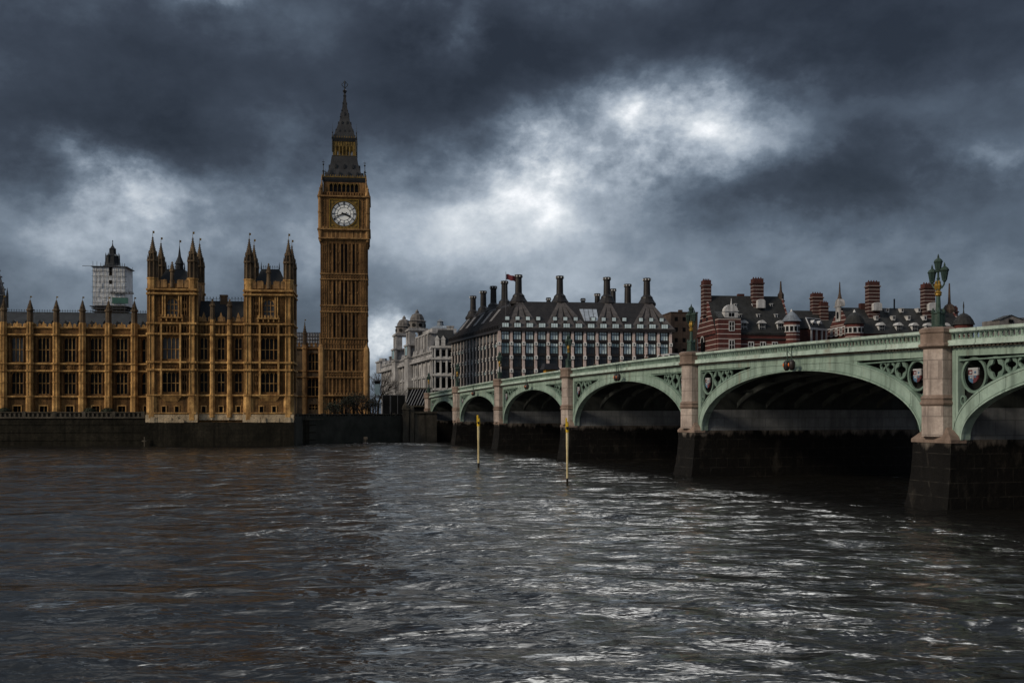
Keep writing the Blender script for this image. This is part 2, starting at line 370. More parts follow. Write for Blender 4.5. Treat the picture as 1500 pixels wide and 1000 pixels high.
M['bluepanel'] = mat('pale_blue_panel', (.22, .30, .34), (.17, .24, .28), .4, .6, 0, 0, speck=.05)
M['tyre'] = mat('tyre_rubber', (.02, .02, .02), None, .9)
M['lantern'] = mat('lantern_glass', (.035, .06, .052), (.02, .035, .03), .15, 1, 0, 0, spec=.6, speck=.05)
M['lattice'] = mat('grey_slats', (.26, .255, .255), (.15, .145, .145), .7, .8)
def glass(name, c, rough=.12, metal=0.0, var=.5):
    return mat(name, c, tuple(v*var for v in c), rough, .9, 0, 0, metal=metal, spec=.7, speck=0)
M['pane'] = glass('dark_window_glass', (.004, .0042, .0045), .5)
M['panepale'] = glass('window_glass_with_blind', (.055, .053, .05), .5)
M['sky_pane'] = glass('sky_reflection_glass', (.80, .95, .98), .3, .0, .66)  # reflected sky put into the pane as a pale blue surface colour
M['teal_pane'] = glass('dim_teal_glass', (.34, .49, .53), .3, .0, .5)
M['shade_pane'] = glass('unlit_office_glass', (.03, .035, .04), .15, .2)
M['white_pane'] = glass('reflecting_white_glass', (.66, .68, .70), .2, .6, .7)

# ------------------------------------------------------------ river, ground
def make_water():
    xs = np.concatenate([np.arange(-700, -150, 8.0), np.arange(-150, 150, .55), np.arange(150, 701, 8.0)])
    ys = np.concatenate([np.arange(-60, 18, 4.0), np.arange(18, 75, .28), np.arange(75, 150, .6), np.arange(150, 262, 1.2), np.arange(262, 700, 10.)])
    X, Y = np.meshgrid(xs, ys)
    rg = np.random.RandomState(3); Z = np.zeros_like(X)
    for i in range(54):
        lam = .85*(1.075**i); th = rg.normal(1.40, .30); k = 2*pi/lam
        amp = .011*lam**.80*rg.uniform(.5, 1.0)
        if lam > 5: amp *= .55
        if lam > 14: amp *= .5
        ph = rg.uniform(0, 2*pi)
        warp = .9*np.sin(X*.11+i*1.7+Y*.05)+.9*np.sin(Y*.17-X*.06+i*2.3)
        q = np.sin(k*(cos(th)*X+sin(th)*Y)+ph+warp)
        env = .55+.45*np.sin(X*.043*(1+.1*(i % 5))+i+Y*.031*(1+.13*(i % 3))+1.7*i)
        fade = np.clip(lam/(Y.clip(10)*.018), 0, 1)
        Z += amp*env*fade*(q-.25*np.cos(2*(k*(cos(th)*X+sin(th)*Y)+ph+warp)))
    Z *= np.where((abs(X) > 150) | (Y < 18) | (Y > 262), 0, 1)
    me = bpy.data.meshes.new("river_water")
    ny, nx = X.shape; co = np.stack([X, Y, Z], -1).reshape(-1, 3)
    me.vertices.add(len(co)); me.vertices.foreach_set('co', co.ravel())
    i = (np.arange(ny-1)[:, None]*nx+np.arange(nx-1)[None]).ravel()
    q = np.stack([i, i+1, i+nx+1, i+nx], 1)
    me.loops.add(q.size); me.loops.foreach_set('vertex_index', q.ravel().astype(np.int32))
    me.polygons.add(len(q)); me.polygons.foreach_set('loop_start', (np.arange(len(q))*4).astype(np.int32))
    me.polygons.foreach_set('use_smooth', np.ones(len(q), bool)); me.update(calc_edges=True)
    o = bpy.data.objects.new("river_water", me); col.objects.link(o); tag(o, kind='structure')
    m = bpy.data.materials.new('river'); m.use_nodes = True; nt = m.node_tree; nt.nodes.clear()
    def N_(t): return nt.nodes.new(t)
    g = N_('ShaderNodeNewGeometry')
    def nz(sc, vec, det, rot, ro=.5, dist=.5):
        mp = N_('ShaderNodeMapping'); mp.inputs['Scale'].default_value = vec; mp.inputs['Rotation'].default_value = (0, 0, rot)
        nt.links.new(g.outputs['Position'], mp.inputs[0])
        n = N_('ShaderNodeTexNoise'); n.inputs['Scale'].default_value = sc; n.inputs['Detail'].default_value = det; n.inputs['Roughness'].default_value = ro
        n.inputs['Distortion'].default_value = dist
        nt.links.new(mp.outputs[0], n.inputs['Vector']); return n.outputs['Fac']
    def ad(a, b, op='ADD'):
        n = N_('ShaderNodeMath'); n.operation = op
        for i, v in enumerate((a, b)):
            if isinstance(v, (int, float)): n.inputs[i].default_value = v
            else: nt.links.new(v, n.inputs[i])
        return n.outputs[0]
    h = ad(ad(nz(.52, (.55, 1.0, 1), 2, .28, .45), ad(nz(.24, (.45, 1.0, 1), 2, .12), 1.5, 'MULTIPLY')), ad(nz(2.6, (.55, 1.0, 1), 2, .34), .17, 'MULTIPLY'))
    b = N_('ShaderNodeBump'); b.inputs['Strength'].default_value = 1.0; b.inputs['Distance'].default_value = .95
    nt.links.new(ad(ad(nz(.05, (.6, 1.0, 1), 2, .3), 1.7, 'MULTIPLY'), .2, 'SUBTRACT'), b.inputs['Strength'])
    nt.links.new(h, b.inputs['Height'])
    fr_ = N_('ShaderNodeFresnel'); fr_.inputs['IOR'].default_value = 1.45; nt.links.new(b.outputs[0], fr_.inputs['Normal'])
    df = N_('ShaderNodeBsdfDiffuse'); df.inputs['Color'].default_value = (.008, .0078, .0074, 1)      # silt
    gl = N_('ShaderNodeBsdfGlossy'); gl.inputs['Roughness'].default_value = .14; gl.inputs['Color'].default_value = (1.0, .955, .90, 1); nt.links.new(b.outputs[0], gl.inputs['Normal'])
    mx_ = N_('ShaderNodeMixShader'); nt.links.new(fr_.outputs[0], mx_.inputs[0]); nt.links.new(df.outputs[0], mx_.inputs[1]); nt.links.new(gl.outputs[0], mx_.inputs[2])
    ou = N_('ShaderNodeOutputMaterial'); nt.links.new(mx_.outputs[0], ou.inputs[0])
    me.materials.append(m)
make_water()

# bridge frame: x along the bridge from the far abutment towards the near bank, y across it
B = Fr(-19.7, 246.0, math.degrees(atan2(-.964, .265)))
PF = Fr(-43.8, 204.0, 7.0)         # palace frame: origin at the pavilion's north-east foot, x along the river front
g = MB()
pa = PF.pt(-330, 1.2, 0); pb = PF.pt(0, 1.2, 0); pc = PF.pt(1.5, 8.2, 0); pd = B.pt(-.5, 2, 0); pe = B.pt(-.5, 24, 0)
g.slab([pa[:2], pb[:2], pc[:2], pd[:2], pe[:2], (90, 252), (900, 420), (2500, 700), (2500, 2600), (-2500, 2600), (-2500, pa[1])], -2.0, 5.9)
tag(g.build('ground', M['earth']), kind='structure')
# the near bank behind the camera
g = MB(); g.slab([(-300, -6), (44, -6), (60, -2), (700, -2), (700, -300), (-300, -300)], -2, 4.9)
tag(g.build('near_bank_pavement', M['pave']), kind='structure')

# ------------------------------------------------------------ river walls
def river_wall(fr, x0, x1, ztop, label, bays, pedestal=None):
    L_ = x1-x0; o = fr.pt((x0+x1)/2, 0, 0)
    t = thing('river_wall', o, fr.a, label, 'river wall')
    m = MB(fr); m.prism([(x0, -1.5), (x1, -1.5), (x1, ztop-1.25), (x0, ztop-1.25)], 0, 1.15)
    m.build('wall', M['quay'], t)
    m = MB(fr); m.box(x0, x1, -.22, 1.0, ztop-1.25, ztop-.95); m.box(x0, x1, -.12, .5, ztop-.16, ztop)
    n = int(L_/.85)
    for i in range(n):
        x = x0+(i+.5)*L_/n
        m.box(x-.17, x+.17, .0, .35, ztop-.95, ztop-.16)
    for i in range(bays+1):
        x = x0+.35+i*(L_-.7)/bays
        m.box(x-.33, x+.33, -.16, .55, ztop-.95, ztop+.10)
    m.box(x0, x1, .36, .42, ztop-.95, ztop-.16)
    m.build('balustrade', M['quaytop'], t)
    m = MB(fr)
    for k in range(3):
        z = ztop-2.3-k*1.55; m.box(x0, x1, -.10+.0*k, .0, z-.12, z+.10)
    m.build('ledge', M['quay'], t)
    return t
river_wall(PF, -140, -28.3, 6.75, 'long mossy terrace wall with stone balustrade below the golden palace wing', 20)
ga = Vector(PF.pt(.2, 6.5, 0)); gb = Vector(B.pt(-1.0, -.9, 0))
GF = Fr(ga.x, ga.y, math.degrees(atan2(gb.y-ga.y, gb.x-ga.x))); GL = (gb-ga).length
river_wall(GF, 0, GL-3.2, 6.35, 'dark garden wall between the golden pavilion and the green bridge', 5)

# ------------------------------------------------------------ bridge
SP = [(2.0, 30.2), (34.2, 65.2), (69.2, 103.5), (107.5, 143.3), (147.3, 181.6), (185.6, 216.7), (220.7, 249.0)]
PX = [0, 32.2, 67.2, 105.5, 145.3, 183.6, 218.7, 251.0]
BW = 26.0
def ztop(s):
    return 12.75-(1.5 if s < 125.4 else 3.1)*((s-125.4)/125.4)**2
ZS = 4.75
br = thing('arch_bridge', B.pt(125, 13, 0), B.a, 'mint green iron arch bridge on granite piers crossing the river', 'bridge')
def ring_pts(a, b, cx, n=44):
    """points of a flattened ellipse from the left springing to the right"""
    out = []
    for i in range(n+1):
        t = pi-pi*i/n
        out.append((cx+a*cos(t), ZS+b*abs(sin(t))**.92))
    return out
for k, (s0, s1) in enumerate(SP):
    cx = (s0+s1)/2; a = (s1-s0)/2; zc = ztop(cx)-2.35; b = zc-ZS
    fb = lambda s: ztop(s)-1.78           # underside of the fascia
    inn = ring_pts(a, b, cx); TH = .95
    ext = ring_pts(a+.75 if False else a, b, cx)
    # outer edge of the ring: offset along the normal
    outr = []
    for i, (x, z) in enumerate(inn):
        xa, za = inn[max(i-1, 0)]; xb, zb = inn[min(i+1, len(inn)-1)]
        d = Vector((xb-xa, zb-za)).normalized(); nx, nz = -d.y, d.x
        th = TH if k > 2 else TH*.95
        ox, oz = x+nx*th, z+nz*th
        ox = min(max(ox, s0-1.05), s1+1.05); oz = min(oz, fb(ox)+.02)
        outr.append((ox, max(oz, ZS)))
    for side in (0, 1):
        yf = 0.0 if side == 0 else BW
        sg = 1 if side == 0 else -1
        def Y(v): return yf+sg*v
        m = MB(B)
        n = len(inn)
        def strip(P, Q, ya, yb):
            pts = [(x, Y(ya), z) for x, z in P]+[(x, Y(ya), z) for x, z in Q]+[(x, Y(yb), z) for x, z in P]+[(x, Y(yb), z) for x, z in Q]
            fc = []
            q = len(P)
            for i in range(q-1):
                fc += [(i, i+1, q+i+1, q+i), (2*q+i, 3*q+i, 3*q+i+1, 2*q+i+1), (i, 2*q+i, 2*q+i+1, i+1), (q+i, q+i+1, 3*q+i+1, 3*q+i)]
            fc += [(0, q, 3*q, 2*q), (q-1, 3*q-1, 4*q-1, 2*q-1)]
            m.mesh(pts, fc)
        strip(inn, outr, -.06, .60)
        def off(f): return [(p[0]+(q_[0]-p[0])*f, p[1]+(q_[1]-p[1])*f) for p, q_ in zip(inn, outr)]
        # roll mouldings along the soffit edge and the outer edge
        strip(off(-.05), off(.07), -.16, .02); strip(off(.13), off(.19), -.12, -.04)
        strip(off(.90), off(1.0), -.11, -.04)
        ring = m.build('arch_ring', M['mint'], br)
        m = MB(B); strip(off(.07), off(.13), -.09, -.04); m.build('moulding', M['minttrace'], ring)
        # fascia, spandrel frame
        m = MB(B)
        sa, sb = s0-.95, s1+.95
        q = 40
        S = [sa+(sb-sa)*i/q for i in range(q+1)]
        strip([(s, ztop(s)-1.78) for s in S], [(s, ztop(s)-1.24) for s in S], -.03, .5)
        # solid web close to the crown, open spandrels near the piers
        W0 = [i for i in range(n) if outr[i][0] > s0-.9 and fb(outr[i][0])-outr[i][1] < .30]
        if len(W0) > 2:
            strip([outr[i] for i in W0], [(outr[i][0], fb(outr[i][0])+.01) for i in W0], .0, .5)
        for e in (0, 1):
            xa = sa if e == 0 else sb-.55
            m.box(xa, xa+.55, Y(-.03) if side == 0 else Y(.5), Y(.5) if side == 0 else Y(-.03), ZS, fb(xa+.27)+.0)
        fas = m.build('fascia', M['mint'], br)
        if side == 0 and k < 6:
            # tracery circles in the two spandrels
            def extz(x):
                for i in range(n-1):
                    if outr[i][0] <= x <= outr[i+1][0] and outr[i+1][0] > outr[i][0]:
                        f = (x-outr[i][0])/(outr[i+1][0]-outr[i][0]); return outr[i][1]+f*(outr[i+1][1]-outr[i][1])
                return ZS
            for e in (0, 1):
                m = MB(B); circles = []
                x = (sa+.62) if e == 0 else (sb-.62)
                dr = 1 if e == 0 else -1
                for c_ in range(4):
                    r = 1.2
                    while r > .16:
                        xx = x+dr*r; top = fb(xx)-.10
                        cz = top-r
                        # clearance to the curved ring
                        ok = all((xx+r*cos(t)-xx)**2 >= 0 and extz(xx+r*1.04*cos(t)) <= cz+r*1.04*sin(t) for t in [pi*j/12 for j in range(12, 25)])
                        if ok: break
                        r -= .03
                    if r <= .2: break
                    circles.append((xx, cz, r)); x = xx+dr*(r+.04)
                for j, (xx, cz, r) in enumerate(circles):
                    nn = 28; P = []; Fc = []
                    for i in range(nn):
                        t = 2*pi*i/nn
                        ri = r*.86 if j == 0 else r*(.66+.17*cos(4*t))
                        for (rr, yy) in ((r, .16), (ri, .16), (ri, .32), (r, .32)):
                            P.append((xx+rr*cos(t), yy, cz+rr*sin(t)))
                    for i in range(nn):
                        p_, q_ = i*4, ((i+1) % nn)*4
                        for w in range(4): Fc.append((p_+w, p_+(w+1) % 4, q_+(w+1) % 4, q_+w))
                    m.mesh(P, Fc)
                # frame edges of the triangle
                edge = [i for i in range(n) if (outr[i][0]-cx)*dr < 0 and fb(outr[i][0])-outr[i][1] > .25]
                if len(edge) > 2:
                    strip([outr[i] for i in edge], [(outr[i][0], outr[i][1]+.13) for i in edge], .05, .25)
                    m.box(min(outr[i][0] for i in edge), max(outr[i][0] for i in edge), .04, .25, fb(outr[edge[0]][0] if e else outr[edge[-1]][0])-.10 if False else min(fb(outr[i][0]) for i in edge)-.12, min(fb(outr[i][0]) for i in edge)-.02)
                xx0, cz0, r0 = circles[0]
                # small lower light under the first circle
                lo = cz0-r0-.45
                xb_ = (sa+.62+.28) if e == 0 else (sb-.62-.28)
                if lo > extz(xb_)+.2: 
                    nn = 14; P = []; Fc = []
                    for i in range(nn):
                        t = 2*pi*i/nn
                        for (rr, yy) in ((.26, .06), (.17, .06), (.17, .2), (.26, .2)): P.append((xb_+rr*cos(t), yy, lo+1.3*rr*sin(t)))
                    for i in range(nn):
                        p_, q_ = i*4, ((i+1) % nn)*4
                        for w in range(4): Fc.append((p_+w, p_+(w+1) % 4, q_+(w+1) % 4, q_+w))
                    m.mesh(P, Fc)
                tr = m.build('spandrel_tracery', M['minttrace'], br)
                # heraldic shield in the largest circle: quartered red, white and blue
                w = r0*.36; h = r0*.47; sh = MB(B)
                def half(x0_, x1_, zt, zb, mi, tip=False):
                    sh.mi = mi
                    pts = [(x0_, zt), (x1_, zt), (x1_, zb), (x0_, zb)]
                    if tip: pts = [(x0_, zt), (x1_, zt), (x1_, zb), ((x0_+x1_)/2+(w*.25 if x0_ >= 0 else -w*.25)*-.2, zb-h*.30), (x0_, zb)] if False else ([(0, zt), (x1_, zt), (x1_, zb+h*.1), (x1_*.72, zb-h*.2), (0, zb-h*.42)] if x0_ >= 0 else [(x0_, zt), (0, zt), (0, zb-h*.42), (x0_*.72, zb-h*.2), (x0_, zb+h*.1)])
                    sh.prism([(xx0+p, cz0+z) for p, z in pts], .12, .24)
                half(-w, 0, h*.62, 0, 0) if False else half(-w, 0, h*.62, 0, 0); half(0, w, h*.62, 0, 1); half(-w, 0, 0, -h*.55, 2, True); half(0, w, 0, -h*.55, 0, True)
                sh.mi = 1; sh.box(xx0-w*.09, xx0+w*.09, .105, .255, cz0-h*.5, cz0+h*.62); sh.box(xx0-w*.95, xx0+w*.95, .104, .256, cz0-h*.05, cz0+h*.07)
                for du_, dv_ in ((-.5, .33), (.5, -.2), (.5, .33), (-.45, -.25)):
                    sh.mi = 2 if du_ > 0 else 1; sh.box(xx0+w*du_-w*.2, xx0+w*du_+w*.2, .10, .26, cz0+h*dv_-h*.12, cz0+h*dv_+h*.12)
                sh.mi = 1; sh.box(xx0-w*1.05, xx0+w*1.05, .11, .25, cz0+h*.64, cz0+h*.86)
                sh.build('shield', [M['red'], M['white'], M['blue']], tr)
        # parapet: pierced trefoil panel between a rail and a moulded base
        m = MB(B)
        q = 24; S = [sa+.0+(sb-sa)*i/q for i in range(q+1)]
        strip([(s, ztop(s)-.20) for s in S], [(s, ztop(s)) for s in S], -.34, .22)
        strip([(s, ztop(s)-.27) for s in S], [(s, ztop(s)-.19) for s in S], -.22, .16)
        strip([(s, ztop(s)-1.00) for s in S], [(s, ztop(s)-.74) for s in S], -.40, .2)
        strip([(s, ztop(s)-1.10) for s in S], [(s, ztop(s)-1.0) for s in S], -.48, .2)
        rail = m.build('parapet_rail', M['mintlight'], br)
        m = MB(B)
        nu = int((sb-sa)/.44); du = (sb-sa)/nu
        if side == 0:
            for i in range(nu):
                xc = sa+(i+.5)*du; zt = ztop(xc)-.26; zb = ztop(xc)-.74; hz = zt-zb
                hole = [(-.13, .12), (-.165, .26), (-.13, .36), (-.09, .40), (-.06, .45), (0, .47), (.06, .45), (.09, .40), (.13, .36), (.165, .26), (.13, .12), (0, .07)]
                rect = [(-du/2, .0), (-du/2, .26), (-du/2, .36), (-du/2, .42), (-du/2, .48), (0, .48), (du/2, .48), (du/2, .42), (du/2, .36), (du/2, .26), (du/2, 0), (0, 0)]
                h_ = len(hole)
                P = [(xc+x_, -.06, zb+z_) for x_, z_ in rect]+[(xc+x_, -.06, zb+z_) for x_, z_ in hole]+[(xc+x_, .06, zb+z_) for x_, z_ in hole]
                Fc = []
                for j in range(h_):
                    j2 = (j+1) % h_
                    Fc.append((j, j2, h_+j2, h_+j)); Fc.append((h_+j, h_+j2, 2*h_+j2, 2*h_+j))
                m.mesh(P, Fc)
                m.box(xc-du/2-.035, xc-du/2+.035, -.11, -.05, zb, zt)
            m.build('parapet_panel', M['mint'], br, fix=False)
        else:
            strip([(s, ztop(s)-.75) for s in S], [(s, ztop(s)-.26) for s in S], -.06, .06); m.build('parapet_panel', M['mint'], br)
        m = MB(B)
        strip([(s, ztop(s)-1.24) for s in S], [(s, ztop(s)-1.10) for s in S], -.20, .2)
        if side == 0:
            nd = int((sb-sa)/.36)
            for i in range(nd):
                x = sa+(i+.5)*(sb-sa)/nd; m.box(x-.09, x+.09, -.34, -.2, ztop(x)-1.22, ztop(x)-1.11)
        m.build('cornice', M['rust'], br)
    # ribs under the deck
    ri = ring_pts(a, b-.25, cx, 30); ro = [(x, min(z+.55, ztop(x)-1.7)) for x, z in ri]
    zsp = 6.75
    for j in range(1, 8 if k >= 2 else 4):
        y = j*BW/8 if k >= 2 else j*BW/4
        m = MB(B); P = [p for p in ri if p[1] > zsp]; Q = [ro[i] for i, p in enumerate(ri) if p[1] > zsp]
        q = len(P)
        pts = [(x, y-.17, z) for x, z in P]+[(x, y-.17, z) for x, z in Q]+[(x, y+.17, z) for x, z in P]+[(x, y+.17, z) for x, z in Q]
        fc = []
        for i in range(q-1): fc += [(i, i+1, q+i+1, q+i), (2*q+i, 3*q+i, 3*q+i+1, 2*q+i+1), (i, 2*q+i, 2*q+i+1, i+1), (q+i, q+i+1, 3*q+i+1, 3*q+i)]
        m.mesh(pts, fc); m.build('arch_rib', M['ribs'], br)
    m = MB(B)
    for f in (.14, .26, .40, .60, .74, .86):
        x = s0+(s1-s0)*f; z = ZS+(b-.25)*sqrt(max(0, 1-((x-cx)/a)**2))+.2
        m.box(x-.1, x+.1, .7, BW-.7, z, z+.3)
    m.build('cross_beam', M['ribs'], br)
# deck
m = MB(B); q = 60; S = [-3+257*i/q for i in range(q+1)]
for i in range(q):
    a_, b_ = S[i], S[i+1]
    m.mesh([(a_, .5, ztop(a_)-1.62), (b_, .5, ztop(b_)-1.62), (b_, BW-.5, ztop(b_)-1.62), (a_, BW-.5, ztop(a_)-1.62), (a_, .3, ztop(a_)-1.12), (b_, .3, ztop(b_)-1.12), (b_, BW-.3, ztop(b_)-1.12), (a_, BW-.3, ztop(a_)-1.12)],
           [(0, 1, 2, 3), (4, 7, 6, 5), (0, 4, 5, 1), (3, 2, 6, 7)])
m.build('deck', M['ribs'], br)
m = MB(B)
for i in range(q):
    a_, b_ = S[i], S[i+1]
    m.face([(a_, 4.2, ztop(a_)-1.108), (b_, 4.2, ztop(b_)-1.108), (b_, BW-4.2, ztop(b_)-1.108), (a_, BW-4.2, ztop(a_)-1.108)])
m.build('roadway', M['road'], br)
# piers
for k, s in enumerate(PX):
    last = k in (0, 7)
    m = MB(B); yf = -.85
    w0, w1 = (1.93, 2.2)
    zb = -1.5
    def lerp(z): f = (ZS-z)/(ZS-0); return w0+(w1-w0)*f*f, yf-.5*f*f
    lv = [ZS, 3.6, 2.4, 1.2, 0.0, zb]
    P = []
    for z in lv:
        w, y = lerp(z); P += [(s-w, y, z), (s+w, y, z), (s+w, BW-y, z), (s-w, BW-y, z)]
    Fc = [(0, 1, 2, 3)]
    for i in range(len(lv)-1):
        for j in range(4): Fc.append((i*4+j, i*4+(j+1) % 4, i*4+4+(j+1) % 4, i*4+4+j))
    m.mesh(P, Fc); pier = m.build('pier', M['wet'], br)
    # weathered cap slopes up to the column
    m = MB(B)
    for yc, sg in ((-.3, 1), (BW+.3, -1)):
        ye = yf if sg == 1 else BW-yf
        m = MB(B); m.mesh([(s-2.02, ye-sg*.06, ZS+.004), (s+2.02, ye-sg*.06, ZS+.004), (s+2.02, sg*.3+(0 if sg == 1 else BW), ZS+.004), (s-2.02, sg*.3+(0 if sg == 1 else BW), ZS+.004),
                (s-.95, yc-sg*.1, ZS+.85), (s+.95, yc-sg*.1, ZS+.85), (s+.95, yc+sg*.5, ZS+.85), (s-.95, yc+sg*.5, ZS+.85),
                (s-2.02, ye-sg*.06, ZS-.22), (s+2.02, ye-sg*.06, ZS-.22), (s+2.02, sg*.3+(0 if sg == 1 else BW), ZS-.22), (s-2.02, sg*.3+(0 if sg == 1 else BW), ZS-.22)],
               [(0, 1, 5, 4), (1, 2, 6, 5), (2, 3, 7, 6), (3, 0, 4, 7), (4, 5, 6, 7), (8, 9, 1, 0), (9, 10, 2, 1), (10, 11, 3, 2), (11, 8, 0, 3), (8, 11, 10, 9)])
        m.build('sloped_cap', M['granitecap'], pier)
    m = MB(B); m.box(s-1.9, s+1.9, .62, BW-.62, ZS+.004, 6.85); m.build('springing_block', M['palepier'], pier)
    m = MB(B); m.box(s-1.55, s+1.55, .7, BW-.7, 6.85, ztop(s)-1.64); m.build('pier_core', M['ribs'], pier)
    zt = ztop(s)
    for yc in (-.3, BW+.3):
        m = MB(B)
        m.frus(s, yc, ZS+.2, 7.0, 1.08, 1.08); m.frus(s, yc, 7.7, zt-1.2, .98, .98)
        cl = m.build('column', M['granite'], pier)
        m = MB(B); m.lathe(s, yc, [(1.05, 6.95), (1.2, 7.1), (1.2, 7.22), (1.12, 7.3), (1.12, 7.42), (1.18, 7.5), (1.0, 7.72)], 8); m.build('column_band', M['granitecap'], cl)
        m = MB(B); m.lathe(s, yc, [(.95, zt-1.32), (1.3, zt-1.12), (1.3, zt-1.0), (1.16, zt-.92), (1.16, zt-.28), (1.24, zt-.2), (1.24, zt+.04), (1.0, zt+.16)], 8)
        m.build('column_capital', M['granitecap'], cl)
    if last:
        m = MB(B); d_ = -1 if k == 0 else 1
        x0, x1 = (s-3, s+1.0) if k == 0 else (s-1, s+3)
        m.box(x0, x1, .9, BW-.9, ZS+.01, zt-1.66); m.build('abutment_wall', M['palepier'], pier)

# ------------------------------------------------------------ lamps on the bridge piers
LAMP_POS = ['bridge lamp with three lanterns on the nearest granite pier', 'three lantern bridge lamp between office block and striped brick gable', 'bridge lamp standing before the middle columns of the dark office block',
            'bridge lamp near the corner of the dark office block', 'small bridge lamp before the shaded side of the office block', 'bridge lamp farthest away beside the white stone buildings']
def make_lamp(label):
    t = thing('bridge_lamp', (0, 0, 0), 0, label, 'street lamp', 'triple lanterns along the bridge')
    m = MB(); m.lathe(0, 0, [(.50, 0), (.50, .12), (.36, .16), (.34, .9), (.40, .95), (.34, 1.05), (.19, 1.12), (.17, 1.3), (.14, 2.0), (.13, 2.15)], 10)
    for i in range(4):
        a = pi/4+i*pi/2; x, y = .33*cos(a), .33*sin(a)
        m.lathe(x, y, [(.14, .0), (.14, .14), (.10, .18), (.10, .95), (.14, 1.0), (.14, 1.08), (.08, 1.2), (.02, 1.34)], 8)
    m.build('pedestal', M['mintdark'], t)
    m = MB(); m.lathe(0, 0, [(.13, 2.1), (.23, 2.2), (.20, 2.28), (.25, 2.36), (.12, 2.5)], 10)
    for i in range(3):
        a = pi/2+i*2*pi/3; m.lathe(.13*cos(a), .13*sin(a), [(.03, 2.5), (.10, 2.62), (.14, 2.82), (.07, 2.98), (.09, 3.06), (.02, 3.18)], 7)
    m.build('gilt_ornament', M['gilt'], t)
    m = MB(); m.lathe(0, 0, [(.10, 2.45), (.08, 3.2), (.12, 3.3), (.07, 3.4), (.07, 3.72), (.14, 3.8)], 8)
    for sx_ in (-1, 1):
        P = [(0.05, 2.62), (.28, 2.66), (.46, 2.86), (.50, 3.08)]
        for (x0, z0), (x1, z1) in zip(P, P[1:]): m.tube((sx_*x0, 0, z0), (sx_*x1, 0, z1), .055, .05, 6)
        m.lathe(sx_*.5, 0, [(.05, 3.0), (.13, 3.08), (.06, 3.14)], 8)
    m.build('arms', M['mintdark'], t)
    for x, z in ((-.5, 3.12), (.5, 3.16), (0, 3.78)):
        g_ = MB(); g_.lathe(x, 0, [(.15, z), (.25, z+.60)], 8); gl = g_.build('lantern', M['lantern'], t)
        m = MB(); m.lathe(x, 0, [(.16, z-.03), (.16, z+.02)], 8); m.lathe(x, 0, [(.29, z+.60), (.31, z+.65), (.24, z+.78), (.10, z+.90), (.06, z+.93), (.07, z+1.0), (.015, z+1.18)], 8)
        for i in range(8):
            a = pi/8+i*pi/4; m.tube((x+.155*cos(a), .155*sin(a), z), (x+.255*cos(a), .255*sin(a), z+.60), .016, .016, 4)
        m.build('lantern_frame', M['mintdark'], gl)
    return t
lamp0 = make_lamp(LAMP_POS[0])
for i, k in enumerate((5, 4, 3, 2, 1, 0)):
    o = lamp0 if i == 0 else copy_tree(lamp0)
    o.location = B.pt(PX[k], -.3, ztop(PX[k])+.16); o.rotation_euler = (0, 0, radians(-62)); o['label'] = LAMP_POS[i]
far_lamp = copy_tree(lamp0)   # the opposite parapet carries its own row, seen past the nearest pier
far_lamp.location = B.pt(PX[0], BW+.3, ztop(PX[0])+.16); far_lamp['label'] = 'bridge lamp on the far parapet by the white stone corner house'

# ------------------------------------------------------------ navigation lights hung over the arch crowns
def nav_light(label):
    t = thing('navigation_light', (0, 0, 0), 0, label, 'signal light', 'signal lights hanging over the arches')
    m = MB()
    for x in (-.33, .33):
        m.tube((x, -.62, .1), (x, -.62, -1.05), .045, n=5); m.tube((x, .0, .12), (x, -.62, .12), .04, n=5)
    m.tube((-.55, -.62, .12), (.75, -.62, .2), .05, n=5); m.box(-.3, .3, -.7, -.52, -1.1, -.95)
    m.tube((-.3, -.62, -.2), (.3, -.62, -.6), .03, n=4)
    m.build('bracket', M['mintdark'], t)
    for x in (-.42, .42):
        m = MB(); m.lathe(x, -.62, [(.10, -1.86), (.24, -1.7), (.28, -1.4), (.26, -1.15), (.12, -.98)], 10); h = m.build('lamp_housing', M['signal'], t, smooth=True)
        m = MB(); m.frus(0, 0, 0, .10, .15, .12, 12); me_ = m
        d = Vector((-.55, -.83, 0)).normalized(); u = Vector((-d.y, d.x, 0)); P = []
        for rr, dd in ((.16, .20), (.15, .27), (.07, .32)):
            for i in range(12): P.append(tuple(Vector((x, -.62, -1.38))+d*dd+u*rr*cos(2*pi*i/12)+Vector((0, 0, 1))*rr*1.15*sin(2*pi*i/12)))
        m = MB(); m.mesh(P, [(i, (i+1) % 12, 12+(i+1) % 12, 12+i) for i in range(12)]+[(12+i, 12+(i+1) % 12, 24+(i+1) % 12, 24+i) for i in range(12)]+[tuple(range(24, 36))])
        m.build('lens', M['amber'], h)
    return t
nv = ['pair of orange signal lights over the widest arch in view', 'pair of dark red signal lights over the arch below the white van', 'pair of small signal lights under the yellow stall', 'dark signal light bracket over the second smallest arch']
nav0 = nav_light(nv[0])
for i, s in enumerate((165.8, 126.2, 86.8, 50.0)):
    o = nav0 if i == 0 else copy_tree(nav0)
    o.location = B.pt(s, -.42, ztop(s)-.5); o.rotation_euler = (0, 0, B.a); o['label'] = nv[i]

